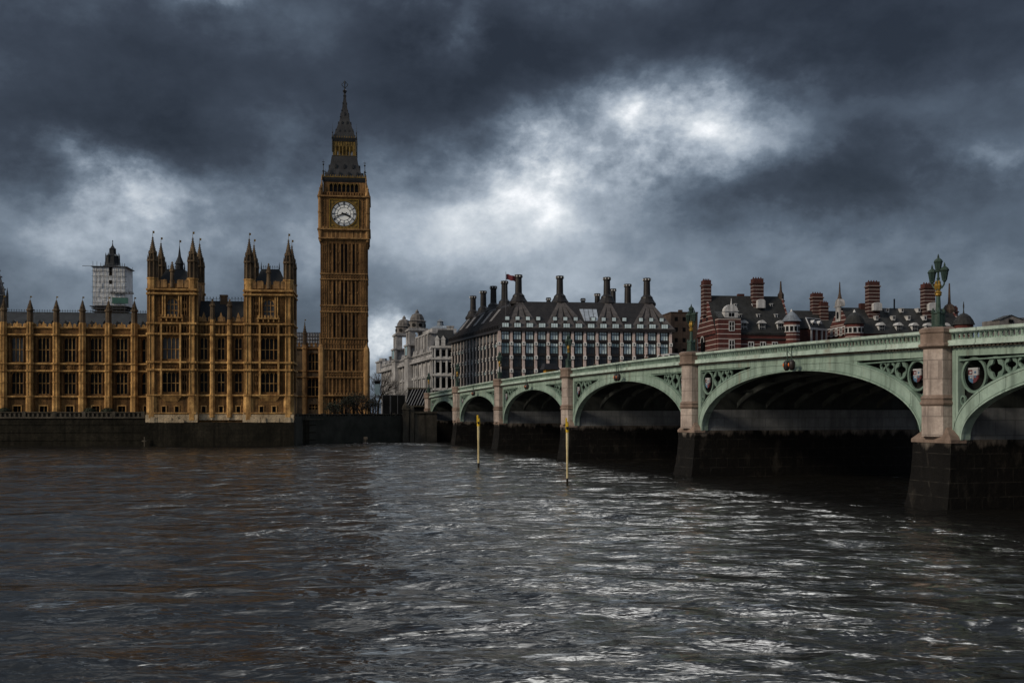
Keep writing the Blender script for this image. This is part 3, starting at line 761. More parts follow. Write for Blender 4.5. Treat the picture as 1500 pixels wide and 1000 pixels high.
# ------------------------------------------------------------ gothic helpers
def window(parent, fr, x0, x1, z0, z1, y, nl=2, nt=1, frame='goldtrim', pane='pane', arch=False, bar=.13, name='window', tt=None):
    """stone mullions, transoms and cusped heads in front of one glass pane"""
    m = MB(fr); w = x1-x0; h = z1-z0
    for i in range(1, nl):
        x = x0+w*i/nl; m.box(x-bar/2, x+bar/2, y-.16, y+.05, z0, z1)
    ts = tt if tt else [i/(nt+1) for i in range(1, nt+1)]
    for f in ts: m.box(x0, x1, y-.13, y+.05, z0+h*f-bar/2, z0+h*f+bar/2)
    lw = w/nl
    for i in range(nl):
        a = x0+lw*i; hz = z1-lw*.75
        m.prism([(a, z1), (a, hz), (a+lw*.14, z1-lw*.38), (a+lw*.5, z1)], y-.12, y-.02)
        m.prism([(a+lw, z1), (a+lw*.5, z1), (a+lw*.86, z1-lw*.38), (a+lw, hz)], y-.12, y-.02)
    if arch:
        q = 8; r = w/2
        for sg in (-1, 1):
            c = (x0+x1)/2; P = [(c+sg*r, z1)]+[(c+sg*r*cos(t), z1-r*1.15+r*1.15*sin(t)) for t in [pi/2*i/q for i in range(q+1)]]
            m.prism(P, y-.30, y-.02)
    m.box(x0-.02, x1+.02, y-.28, y+.02, z0-.14, z0+.02)
    f = m.build(name, M[frame], parent)
    p = MB(fr); p.box(x0, x1, y, y+.06, z0, z1); p.build('pane', M[pane], f)
    return f
def turret_spire(m, x, y, z0, z1, r, crockets=6):
    """steep octagonal stone spirelet with crockets, ending in a finial"""
    h = z1-z0
    m.lathe(x, y, [(r*1.18, z0-.25), (r*1.24, z0), (r*.94, z0+.12), (r*.50, z0+h*.42), (r*.20, z0+h*.8), (r*.08, z0+h*.95), (r*.04, z1)], 8)
    for k in range(crockets):
        f = (k+.6)/crockets; rr = r*(1-f)*.80+.05; z = z0+h*f*.85
        for i in range(8 if k < 2 else 4):
            a = pi/8+i*(pi/4 if k < 2 else pi/2)
            m.box(x+rr*cos(a)-.09, x+rr*cos(a)+.09, y+rr*sin(a)-.09, y+rr*sin(a)+.09, z, z+.22)
    m.lathe(x, y, [(.05, z1-.35), (r*.34, z1-.2), (.05, z1)], 6)
def vane(parent, fr, x, y, z, h=1.3):
    m = MB(fr); m.tube((x, y, z-.1), (x, y, z+h), .05, .03, 5)
    m.mesh([(x, y, z+h*.55), (x+.34, y, z+h*.6), (x+.34, y, z+h*.95), (x, y, z+h*.95), (x, y+.04, z+h*.55), (x+.34, y+.04, z+h*.6), (x+.34, y+.04, z+h*.95), (x, y+.04, z+h*.95)], [(0, 1, 2, 3), (7, 6, 5, 4), (0, 4, 5, 1), (2, 6, 7, 3), (1, 5, 6, 2)])
    m.build('weather_vane', M['gilt_dark'], parent)
def ribs(m, x0, x1, z0, z1, y, n, w=.12, d=.14):
    for i in range(n):
        x = x0+(i+.5)*(x1-x0)/n; m.box(x-w/2, x+w/2, y-d, y, z0, z1)
def blind_panel(m, x0, x1, z0, z1, y, nx, nz):
    """stone tracery relief: ribs with small lozenges between"""
    ribs(m, x0, x1, z0, z1, y, nx, .10, .14)
    for j in range(nz):
        z = z0+(j+.5)*(z1-z0)/nz
        for i in range(nx-1):
            x = x0+(i+1)*(x1-x0)/nx; s_ = min((x1-x0)/nx, (z1-z0)/nz)*.30
            m.prism([(x-s_, z), (x, z-s_), (x+s_, z), (x, z+s_)], y-.12, y+.01)
def slots(x0, x1, z0, z1, n, rows, w=.24):
    """narrow niches cut into the wall between the ribs of a panel"""
    out = []; p = (x1-x0)/n; q = (z1-z0)/rows
    for i in range(n):
        for j in range(rows): out.append((x0+(i+.5)*p-w/2, x0+(i+.5)*p+w/2, z0+j*q+.22, z0+(j+1)*q-.22))
    return out
def slot_ribs(m, x0, x1, z0, z1, y, n, rows):
    for i in range(n+1): x = x0+i*(x1-x0)/n; m.box(x-.06, x+.06, y-.16, y, z0, z1)
    for j in range(1, rows): z = z0+j*(z1-z0)/rows; m.box(x0, x1, y-.10, y, z-.1, z+.1)
    for i in range(n):
        for j in range(rows):
            a = x0+i*(x1-x0)/n+.06; b_ = x0+(i+1)*(x1-x0)/n-.06; z = z0+(j+1)*(z1-z0)/rows-.12
            m.prism([(a, z), (a, z-.5), ((a+b_)/2, z-.08), (b_, z-.5), (b_, z)], y-.1, y)
def shaft_ribs(m, x, y, r, z0, z1, w=.055):
    for i in range(8): t_ = pi/8+i*pi/4; m.box(x+r*cos(t_)-w, x+r*cos(t_)+w, y+r*sin(t_)-w, y+r*sin(t_)+w, z0, z1)
def string(m, x0, x1, z, y, h=.22, d=.32):
    d += .12; m.box(x0, x1, y-d, y+.02, z-h/2, z+h/2); m.box(x0, x1, y-d*.55, y+.02, z-h/2-.16, z-h/2)
def merlons(m, x0, x1, z, y, w=.55, gap=.45, h=.75, t=.35, tip=True):
    n = max(1, int((x1-x0)/(w+gap))); p = (x1-x0)/n
    for i in range(n):
        a = x0+i*p+p*.2; b = a+p*.6
        m.box(a, b, y, y+t, z, z+h)
        if tip: m.prism([(a-.06, z+h), (b+.06, z+h), ((a+b)/2, z+h+.3)], y-.05, y+t+.05)
def crest(m, x0, x1, y, z, step=.55, h=.75):
    m.box(x0, x1, y-.03, y+.03, z, z+.07); m.box(x0, x1, y-.02, y+.02, z+h*.5, z+h*.5+.05)
    n = int((x1-x0)/step)
    for i in range(n+1):
        x = x0+(x1-x0)*i/n; m.box(x-.03, x+.03, y-.03, y+.03, z, z+h); m.box(x-.09, x+.09, y-.03, y+.03, z+h*.72, z+h*.86)

# ------------------------------------------------------------ long palace wing
GZ = 6.2
YW = 7.5                                   # the wing stands back behind its terrace
X = lambda px, y=0.0: PF.x(px, y)
zw = lambda py: PF.z(py, X(110, YW), YW)
wing = thing('palace_wing', PF.pt(-45, YW, GZ), PF.a, 'golden gothic palace wing with pinnacled buttresses and slate roof behind the terrace', 'palace wing')
pitch = X(83, YW)-X(44.5, YW)
bx = [X(44.5, YW)+pitch*i for i in range(-3, 5)]           # buttress centres
xL, xR = bx[0]-.8, X(221, YW)
zr = {k: zw(v) for k, v in dict(base=604.5, bw0=603.5, bw1=594.5, str1=580.5, lw0=577, lw1=545.5, str2=543, str3=532.5, uw0=530, uw1=494.5, corn=490.5, par=480).items()}
wins = []
for i, b_ in enumerate(bx):
    c = b_+pitch/2
    if c > xR: break
    wins.append(c)
ww = 1.08
holes = [(c-ww, c+ww, zr['lw0'], zr['lw1']) for c in wins]+[(c-ww, c+ww, zr['uw0'], zr['uw1']) for c in wins]+[(c-.72, c+.72, zr['bw0'], zr['bw1']) for c in wins]
WS = [(c-ww-1.22, c-ww-.62) for c in wins]+[(c+ww+.62, c+ww+1.22) for c in wins]
for a, b_ in WS:
    for k0, k1 in (('lw0', 'lw1'), ('uw0', 'uw1')): holes += slots(a, b_, zr[k0]+.1, zr[k1]-.1, 1, 2)
    holes += slots(a, b_, zr['str2']+.1, zr['str3']-.1, 1, 1)
for c in wins: holes += slots(c-ww, c+ww, zr['uw1']+.05, zr['corn']-.02, 5, 1, .2) if zr['corn']-zr['uw1'] > .6 else []
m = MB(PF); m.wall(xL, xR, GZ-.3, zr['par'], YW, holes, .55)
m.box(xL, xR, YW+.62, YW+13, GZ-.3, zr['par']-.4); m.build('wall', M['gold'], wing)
for c in wins:
    window(wing, PF, c-ww, c+ww, zr['lw0'], zr['lw1'], YW+.5, 3, 1)
    window(wing, PF, c-ww, c+ww, zr['uw0'], zr['uw1'], YW+.5, 3, 1, pane='pane' if R.random() < .6 else 'panepale')
    f = MB(PF); f.box(c-.07, c+.07, YW+.3, YW+.5, zr['bw0'], zr['bw1']); f.box(c-.9, c+.9, YW-.12, YW+.0, zr['bw1'], zr['bw1']+.18); f.box(c-.92, c-.72, YW-.1, YW, zr['bw0'], zr['bw1']); f.box(c+.72, c+.92, YW-.1, YW, zr['bw0'], zr['bw1'])
    f = f.build('basement_window', M['goldtrim'], wing); p = MB(PF); p.box(c-.72, c+.72, YW+.5, YW+.54, zr['bw0'], zr['bw1']); p.build('pane', M['pane'], f)
m = MB(PF)
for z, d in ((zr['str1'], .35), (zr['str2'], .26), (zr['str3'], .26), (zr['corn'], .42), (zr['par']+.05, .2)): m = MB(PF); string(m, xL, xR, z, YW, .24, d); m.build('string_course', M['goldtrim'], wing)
m = MB(PF)
for c in wins:
    for a, b_ in ((c-ww-1.22, c-ww-.62), (c+ww+.62, c+ww+1.22)):
        slot_ribs(m, a, b_, zr['lw0']+.1, zr['lw1']-.1, YW, 1, 2); slot_ribs(m, a, b_, zr['uw0']+.1, zr['uw1']-.1, YW, 1, 2)
    for xx in (c-ww-.28, c+ww+.28):
        for k0, k1 in (('lw0', 'lw1'), ('uw0', 'uw1')): m.frus(xx, YW-.05, zr[k0], zr[k1]-.3, .2, .17, 6); m.frus(xx, YW-.05, zr[k1]-.3, zr[k1]+.35, .2, .03, 6); m.frus(xx, YW-.05, (zr[k0]+zr[k1])/2-.1, (zr[k0]+zr[k1])/2+.1, .27, .27, 6)
    # carved shield panel between the storeys
    blind_panel(m, c-ww, c+ww, zr['str2']+.15, zr['str3']-.3, YW, 4, 1)
    q = 16; r = (zr['str3']-zr['str2'])*.36; cz = (zr['str3']+zr['str2'])/2-.05
    m.prism([(c+r*cos(2*pi*i/q), cz+r*sin(2*pi*i/q)) for i in range(q)], YW-.16, YW); m.prism([(c-r*.5, cz+r*.6), (c+r*.5, cz+r*.6), (c+r*.5, cz), (c, cz-r*.7), (c-r*.5, cz)], YW-.24, YW)
m.build('carved_panel', M['gold'], wing)
m = MB(PF); merlons(m, xL, xR, zr['par'], YW-.05, .5, .45, .55)
for c in wins: m.prism([(c-.5, zr['par']), (c+.5, zr['par']), (c, zr['par']+1.25)], YW-.08, YW+.2)
m.build('parapet', M['goldtrim'], wing)
zrg = PF.z(458, X(110, YW+6.5), YW+6.5)
m = MB(PF); zb = zr['par']-.35
m.mesh([(xL, YW+.5, zb), (xR, YW+.5, zb), (xR, YW+6.5, zrg), (xL, YW+6.5, zrg), (xL, YW+12.5, zb), (xR, YW+12.5, zb)], [(0, 1, 2, 3), (3, 2, 5, 4), (0, 3, 4), (1, 5, 2), (0, 4, 5, 1)])
roof = m.build('roof', M['slate'], wing)
m = MB(PF); crest(m, xL, xR, YW+6.5, zrg, .5, .6); m.build('ridge_crest', M['iron_roof'], roof)
for c in wins:
    for dx, f in ((-1.25, .30), (1.25, .30)):
        y = YW+.5+6*f; z = zb+(zrg-zb)*f; m = MB(PF)
        m.prism([(c+dx-.3, z-.3), (c+dx+.3, z-.3), (c+dx+.3, z+.45), (c+dx, z+.85), (c+dx-.3, z+.45)], y-.55, y+.5); d_ = m.build('dormer', M['iron_roof'], roof)
for b_ in bx:
    if b_ > xR: continue
    m = MB(PF); r = .62
    m.frus(b_, YW-.15, GZ-.3, zr['str1'], .84, .80); m.frus(b_, YW-.15, zr['str1'], zr['par']+1.0, .66, .64); shaft_ribs(m, b_, YW-.15, .68, zr['str1'], zr['par']+.9)
    for z in (zr['str1'], zr['str2'], zr['str3'], zr['corn']): m.frus(b_, YW-.15, z-.15, z+.15, .92, .92)
    for z in (zr['lw0']+2.3, zr['uw0']+2.3): m.frus(b_, YW-.15, z-.1, z+.1, .80, .80)
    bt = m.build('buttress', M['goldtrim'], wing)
    m = MB(PF); zt = zr['par']+.9
    m.frus(b_, YW-.15, zt, zt+2.6, .60, .56); m.frus(b_, YW-.15, zt+2.4, zt+2.65, .76, .76)
    ztop_ = zw(440); turret_spire(m, b_, YW-.15, zt+2.7, ztop_, .56, 6); m.build('pinnacle', M['dark_stone'], bt)
    vane(bt, PF, b_, YW-.15, ztop_, .8)

# ------------------------------------------------------------ riverside pavilion with two towers
pav = thing('palace_pavilion', PF.pt(-14, 0, 0), PF.a, 'golden gothic pavilion with twin turreted towers rising straight from the river wall', 'pavilion')
xA, xB = X(216), X(428.5)
def zp(py, px=322): return PF.z(py, X(px), 0)
zz = {k: zp(v) for k, v in dict(wall=617.5, rough=607, b0=604, b1=595, str1=578.5, lw0=574, lw1=545, str2=541.5, str3=530.5, uw0=526, uw1=494, str4=489.5, str5=474, tw0=464, tw1=437.5, cor0=431, cor1=425, par=416).items()}
t1 = (X(216), X(288)); t2 = (X(358), X(428.5)); YM = 1.1
groups = [  # x centre px, half width m, which rows, lights
    (251.0, 1.62, 4), (394.5, 1.62, 4)]
mids = [297.0, 322.5, 348.0]
def trow(px, hw, rows): return [(X(px)-hw, X(px)+hw, zz[a], zz[b]) for a, b in rows]
ho1 = trow(250.5, 1.62, (('lw0', 'lw1'), ('uw0', 'uw1')))+trow(252, 1.05, (('tw0', 'tw1'),))+trow(240, .36, (('b0', 'b1'),))+trow(259, .36, (('b0', 'b1'),))
ho2 = trow(394.5, 1.62, (('lw0', 'lw1'), ('uw0', 'uw1')))+trow(393.5, 1.05, (('tw0', 'tw1'),))+trow(383, .36, (('b0', 'b1'),))+trow(401.5, .36, (('b0', 'b1'),))
def strips_of(t, pc, hw): c = X(pc); return [(t[0]+1.85, c-hw-.2), (c+hw+.2, t[1]-1.85)]
PANELS = []          # (x0, x1, z0, z1, y, n, rows)
for t, pc in ((t1, 250.5), (t2, 394.5)):
    for u, v in strips_of(t, pc, 1.95):
        n_ = max(2, int((v-u)/.55))
        for k0, k1, rw in (('lw0', 'lw1', 2), ('uw0', 'uw1', 2), ('str2', 'str3', 1), ('tw0', 'cor0', 3)): PANELS.append((u, v, zz[k0]+.15, zz[k1]-.25, 0, n_, rw))
    PANELS.append((t[0]+1.8, t[1]-1.8, zz['str4']+.2, zz['str5']-.3, 0, 9, 1)); PANELS.append((t[0]+1.8, t[1]-1.8, zz['cor0']+.12, zz['cor1']-.25, 0, 11, 1))
for t, ho in ((t1, ho1), (t2, ho2)):
    for P_ in PANELS:
        if t[0] < P_[0] < t[1]: ho += slots(P_[0], P_[1], P_[2], P_[3], P_[5], P_[6])
hom = [h for p in mids for h in trow(p, .66, (('lw0', 'lw1'), ('uw0', 'uw1')))+trow(p, .34, (('b0', 'b1'),))]
cuts = [t1[1]]+[(X(a)+X(b_))/2 for a, b_ in zip(mids, mids[1:])]+[t2[0]]
for i, p in enumerate(mids):
    for u, v in ((cuts[i]+.45, X(p)-.78), (X(p)+.78, cuts[i+1]-.45)):
        for k0, k1 in (('lw0', 'lw1'), ('uw0', 'uw1')): hom += slots(u, v, zz[k0]+.1, zz[k1]-.1, 2, 2, .2)
m = MB(PF)
zq = 4.7
m.wall(t1[0], t1[1], zq, zz['par'], 0, ho1, .6); m.wall(t2[0], t2[1], zq, zz['par'], 0, ho2, .6)
m.wall(t1[1], t2[0], zq, zz['str5']+.6, YM, hom, .5)
DP = 9.0
for a, b_ in (t1, t2):
    m.box(a+.02, b_-.02, .66, DP, zq, zz['par']-.3)
    m.face([(a, 0, zq), (a, .66, zq), (a, .66, zz['par']), (a, 0, zz['par'])]); m.face([(b_, 0, zq), (b_, .66, zq), (b_, .66, zz['par']), (b_, 0, zz['par'])])
m.box(t1[1], t2[0], YM+.56, DP-1, zq, zz['str5']+.3)
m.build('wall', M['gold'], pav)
# river wall of the pavilion and rough pale ledge above it
m = MB(PF); m.box(xA-.5, xB+.35, -.55, DP, -1.5, zz['wall']-.1); m.build('river_wall_base', M['quay'], pav)
m = MB(PF)
for a, b_ in (t1, t2): m.box(a-.3, b_+.25, -.42, .1, zz['wall']-.1, zz['rough']); m.box(a-.15, b_+.12, -.22, .1, zz['rough'], zz['rough']+.45)
m.box(t1[1], t2[0], YM-.3, YM+.1, zz['wall']+.35, zz['rough']+.3)
for i in range(16):
    for a, b_ in (t1, t2):
        x = a+R.random()*(b_-a-.6); w = .5+R.random()*.8; m.box(x, x+w, -.42-R.random()*.28, -.1, zz['wall']-.15, zz['wall']+.25+R.random()*.8)
for p in (309, 334): m.mesh([(X(p)-.9, YM-.4, zz['rough']), (X(p)+.9, YM-.4, zz['rough']), (X(p), YM-.5, zz['wall']+.3), (X(p)-.9, YM, zz['rough']), (X(p)+.9, YM, zz['rough']), (X(p), YM, zz['wall']+.3)], [(0, 1, 2), (3, 5, 4), (0, 2, 5, 3), (1, 4, 5, 2), (0, 3, 4, 1)])
m.build('plinth', M['palestone'], pav)
for px, y, hw, nl in ((250.5, .55, 1.62, 4), (394.5, .55, 1.62, 4)):
    window(pav, PF, X(px)-hw, X(px)+hw, zz['lw0'], zz['lw1'], y, nl, 1, tt=[.45]); window(pav, PF, X(px)-hw, X(px)+hw, zz['uw0'], zz['uw1'], y, nl, 1, pane='pane' if px > 300 else 'panepale', tt=[.45])
    m = MB(PF); z0, z1 = zz['str1']-1.2, zz['str1']-.2   # corbelled sill of the oriel below
    m.mesh([(X(px)-2.1, -.5, z1), (X(px)+2.1, -.5, z1), (X(px)+2.1, 0, z1), (X(px)-2.1, 0, z1), (X(px)-1.3, -.05, z0), (X(px)+1.3, -.05, z0), (X(px)+1.3, 0, z0), (X(px)-1.3, 0, z0)], [(0, 1, 2, 3), (4, 7, 6, 5), (0, 4, 5, 1), (1, 5, 6, 2), (3, 7, 4, 0), (2, 6, 7, 3)])
    for sgn in (-1.9, -1.72, 1.72, 1.9): m.box(X(px)+sgn-.09, X(px)+sgn+.09, -.5, 0, zz['str1'], zz['str5'])
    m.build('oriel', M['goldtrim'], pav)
for px in (252, 393.5):
    window(pav, PF, X(px)-1.05, X(px)+1.05, zz['tw0'], zz['tw1'], .5, 3, 2, pane='panepale', arch=True, name='arched_window')
    m = MB(PF); x = X(px); z = zz['tw0']
    m.box(x-2.2, x+2.2, -.55, 0, z-.35, z-.15); merlons(m, x-2.2, x+2.2, z-.15, -.55, .3, .3, .5, .18, False)
    for i in range(5): m.box(x-2.0+i-.12, x-2.0+i+.12, -.4, 0, z-.95, z-.35)
    for s_ in (-1.75, -1.3, 1.3, 1.75): m.box(x+s_-.11, x+s_+.11, -.3, 0, z-.2, zz['tw1']+.4); m.frus(x+s_, -.15, zz['tw1']+.4, zz['tw1']+1.1, .18, .02, 4)
    m.build('balcony', M['goldtrim'], pav)
for p in mids:
    window(pav, PF, X(p)-.66, X(p)+.66, zz['lw0'], zz['lw1'], YM+.45, 2, 1); window(pav, PF, X(p)-.66, X(p)+.66, zz['uw0'], zz['uw1'], YM+.45, 2, 1)
for p, y in [(240, 0), (259, 0), (383, 0), (401.5, 0)]+[(q, YM) for q in mids]:
    x = X(p); f = MB(PF); b0, b1 = zz['b0'], zz['b1']
    f.box(x-.58, x+.58, y-.14, y, b1, b1+.2); f.box(x-.55, x-.36, y-.1, y, b0, b1); f.box(x+.36, x+.55, y-.1, y, b0, b1)
    f = f.build('basement_window', M['goldtrim'], pav); q = MB(PF); q.box(x-.36, x+.36, y+.44, y+.48, b0, b1); q.build('pane', M['pane'], f)
for a, b_, y in ((*t1, 0), (*t2, 0), (t1[1], t2[0], YM)):
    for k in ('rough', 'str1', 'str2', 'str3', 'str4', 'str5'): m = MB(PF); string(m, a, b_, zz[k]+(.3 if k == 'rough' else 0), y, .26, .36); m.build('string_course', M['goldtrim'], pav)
    if y == 0:
        for k in ('cor0', 'cor1'): m = MB(PF); string(m, a-.1, b_+.1, zz[k], y, .3, .5); m.build('string_course', M['goldtrim'], pav)
for k in ('str1', 'str2', 'str3', 'str4', 'str5', 'cor0', 'cor1'): m = MB(PF); m.box(xB, xB+.3, -.2, DP, zz[k]-.14, zz[k]+.14); m.build('string_course', M['goldtrim'], pav)
m = MB(PF)
for (a, b_), pc, hw in ((t1, 250.5, 1.95), (t2, 394.5, 1.95)):
    c = X(pc)
    for u, v in ((a+1.75, c-hw-.1), (c+hw+.1, b_-1.75)):
        pass
    blind_panel(m, c-1.6, c+1.6, zz['str2']+.2, zz['str3']-.3, 0, 5, 1)
m.build('carved_panel', M['gold'], pav)
for P_ in PANELS: m = MB(PF); slot_ribs(m, *P_); m.build('carved_panel', M['gold'], pav)
m = MB(PF)
cuts = [t1[1]]+[(X(a)+X(b_))/2 for a, b_ in zip(mids, mids[1:])]+[t2[0]]
for i, p in enumerate(mids):
    c = X(p)
    for u, v in ((cuts[i]+.45, c-.78), (c+.78, cuts[i+1]-.45)):
        for k0, k1 in (('lw0', 'lw1'), ('uw0', 'uw1')): slot_ribs(m, u, v, zz[k0]+.1, zz[k1]-.1, YM, 2, 2)
    blind_panel(m, cuts[i]+.4, cuts[i+1]-.4, zz['str2']+.2, zz['str3']-.3, YM, 5, 1); ribs(m, cuts[i]+.3, cuts[i+1]-.3, zz['str4']+.2, zz['str5']-.3, YM, 4, .3, .25)
m.build('carved_panel', M['gold'], pav); m = MB(PF)
for k0, k1 in (('lw0', 'lw1'), ('uw0', 'uw1'), ('tw0', 'cor0')):
    for y in (2.4, 4.2, 6.0): m = MB(PF); m.box(xB, xB+.2, y-.12, y+.12, zz[k0], zz[k1]); m.build('side_rib', M['gold'], pav)

for x in cuts[1:-1]:
    m = MB(PF); m.frus(x, YM-.12, zq+1, zz['str1'], .62, .58); m.frus(x, YM-.12, zz['str1'], zz['str5']+.9, .5, .48)
    for k in ('str1', 'str2', 'str3', 'str4', 'str5'): m.frus(x, YM-.12, zz[k]-.17, zz[k]+.17, .68, .68)
    bt = m.build('buttress', M['goldtrim'], pav)
    m = MB(PF); m.frus(x, YM-.12, zz['str5']+.9, zp(446), .5, .42); turret_spire(m, x, YM-.12, zp(446), zp(437), .5, 3); m.build('pinnacle', M['dark_stone'], bt)
m = MB(PF); z = zz['str5']+.5; merlons(m, t1[1], t2[0], z, YM-.05, .5, .4, .7)
for p in mids: m.prism([(X(p)-.6, z), (X(p)+.6, z), (X(p), z+1.9)], YM-.1, YM+.2)
m.build('parapet', M['towertrim'], pav)
for a, b_ in (t1, t2):
    m = MB(PF); z = zz['par']-.8; merlons(m, a+1.2, b_-1.2, z, -.1, .7, .5, 1.3, .4); 
    c = (a+b_)/2
    for dx in (-1.6, 1.6): m.box(c+dx-.55, c+dx+.55, -.12, .3, z, z+1.5)
    for y in (2.5, 4.5, 6.5): m.box(b_-.3, b_, y-.5, y+.5, z, z+1.3)
    m.build('parapet', M['towertrim'], pav)
# middle roof
m = MB(PF); zr_ = PF.z(441.5, X(322), 4.6); zb = zz['str5']+.2
m.mesh([(t1[1], YM+.6, zb), (t2[0], YM+.6, zb), (t2[0], 4.6, zr_), (t1[1], 4.6, zr_), (t1[1], 8.6, zb), (t2[0], 8.6, zb)], [(0, 1, 2, 3), (3, 2, 5, 4), (0, 3, 4), (1, 5, 2), (0, 4, 5, 1)])
roof = m.build('roof', M['slate'], pav)
m = MB(PF); crest(m, t1[1], t2[0], 4.6, zr_, .6, .95); m.build('ridge_crest', M['iron_roof'], roof)
m = MB(PF); xc = X(328, 4.6); m.box(xc-.7, xc+.7, 4.2, 5.0, zr_-.8, PF.z(433, xc, 4.6)); m.box(xc-.78, xc+.78, 4.1, 5.1, PF.z(434.5, xc, 4.6), PF.z(432, xc, 4.6)); m.build('chimney', M['dark_stone'], roof)
for (a, b_), sp in ((t1, 1), (t2, 0)):
    # steep iron roof on the tower
    z0 = zz['par']-.5; zt = PF.z(396, (a+b_)/2, 4.5); i0, i1 = 1.3, 2.9
    m = MB(PF)
    m.mesh([(a+i0, i0-.2, z0), (b_-i0, i0-.2, z0), (b_-i0, 8.2, z0), (a+i0, 8.2, z0), (a+i1, 3.2, zt), (b_-i1, 3.2, zt), (b_-i1, 5.8, zt), (a+i1, 5.8, zt)], [(0, 1, 5, 4), (1, 2, 6, 5), (2, 3, 7, 6), (3, 0, 4, 7), (4, 5, 6, 7)])
    rf = m.build('tower_roof', M['iron_roof'], pav)
    m = MB(PF); crest(m, a+i1, b_-i1, 3.2, zt, .4, .8)
    for x in (a+i1, b_-i1): m.frus(x, 3.2, zt, zt+1.5, .16, .02, 5)
    m.build('ridge_crest', M['iron_roof'], rf)
    c = (a+b_)/2; m = MB(PF); m.frus(c, .1, zz['par']-.8, zp(397), .42, .36); turret_spire(m, c, .1, zp(397), zp(384), .45, 4); m.build('pinnacle', M['dark_stone'], pav)
    if sp: m = MB(PF); xx = X(263, 5); m.lathe(xx, 5, [(1.1, zt-1.6), (.8, zt-.2), (.75, zt+1.2), (.95, zt+1.3), (.3, zt+2.9), (.05, zt+5.0)], 8); m.build('ventilator', M['iron_roof'], rf); vane(rf, PF, xx, 5, zt+5, 1.2)
    for tx in (a+.85, b_-.85):
        for ty in (.75, 8.2):
            front = ty < 2
            m = MB(PF); r = .98
            if front:
                m.frus(tx, ty-.1, zq+.4, zz['str1'], 1.22, 1.16); m.frus(tx, ty-.1, zz['str1'], zz['cor1'], .96, .94); shaft_ribs(m, tx, ty-.1, 1.0, zz['str1'], zz['cor1'], .075)
                for k in ('str1', 'str2', 'str3', 'str4', 'str5', 'cor0', 'cor1'): m.frus(tx, ty-.1, zz[k]-.18, zz[k]+.18, 1.28, 1.28)
            else: m.frus(tx, ty-.1, zz['wall'], zz['cor1'], 1.06, 1.06); m.frus(tx, ty-.1, zz['cor1']-.2, zz['cor1']+.2, 1.28, 1.28)
            dz = 0 if tx < -16 else -1.0*0
            za, zb_, zc, zd = zz['cor1'], zp(409), zp(383), zp(371)
            m.frus(tx, ty-.1, za, zb_, 1.06, 1.04); m.frus(tx, ty-.1, zb_-.1, zb_+.15, 1.15, 1.15)
            lo = m.build('turret', M['goldtrim' if front else 'towertrim'], pav)
            m = MB(PF)
            m.frus(tx, ty-.1, zb_, zc, .80, .78); m.frus(tx, ty-.1, zc-.15, zc+.2, 1.12, 1.12); m.frus(tx, ty-.1, zc, zd, .66, .62)
            for i in range(8):
                t_ = i*pi/4+pi/8; m.frus(tx+.93*cos(t_), ty-.1+.93*sin(t_), zb_, zc+.3, .13, .12, 4); m.frus(tx+.72*cos(t_), ty-.1+.72*sin(t_), zc, zd+.3, .12, .10, 4); m.frus(tx+.95*cos(t_), ty-.1+.95*sin(t_), zc+.2, zc+1.2, .15, .02, 4)
            turret_spire(m, tx, ty-.1, zd, zp(348), .70, 7); m.build('turret_spire', M['dark_stone'], lo); vane(lo, PF, tx, ty-.1, zp(348), 1.2)
# stepped turret behind the right tower
m = MB(PF); x = X(431, 8.5); m.frus(x-.3, 8.5, zz['wall'], zp(445), .8, .7); turret_spire(m, x-.3, 8.5, zp(445), zp(427), .7, 5); m.build('stair_turret', M['dark_stone'], pav)

# ------------------------------------------------------------ clock tower
TW = Fr((504-750)/F*287, 287.0, 7.5)
def tz(py, y=0.0): return TW.z(py, 0, y)
ck = thing('clock_tower', TW.pt(0, 6, GZ), TW.a, 'tall brown gothic clock tower with white dial and iron spire', 'clock tower')
H_ = 6.42; CY = H_            # half width of the shaft, centre line
def ring4(): return [TW] + [TW.turned(*q) for q in ((H_, H_, 90), (0, 2*H_, 180), (-H_, H_, 270))]
SIDES = ring4()
zt_ = dict(base=GZ-.5, b1=tz(579), b2=tz(552.5), b3=tz(544), b4=tz(511), s1=tz(495.5), s2=tz(456.5), s3=tz(447.5), s4=tz(409), s5=tz(401), top=tz(352), c0=tz(336), c1=tz(287), e0=tz(267, .7), e1=tz(258, .7), r1=tz(230, 3.2), l1=tz(206.5, 3.2), sp0=tz(201, 3.2), sp1=tz(136, 6.4))
m = MB(TW); m.box(-H_+.1, H_-.1, .45, 2*H_-.45, zt_['base'], zt_['top']); m.box(-H_-.2, H_+.2, -.2+.0, 2*H_+.2, zt_['base'], zt_['b4']-.1) if False else None
m.build('shaft', M['tower'], ck)
m = MB(TW); slits = MB(TW); pan = MB(TW); st = MB(TW)
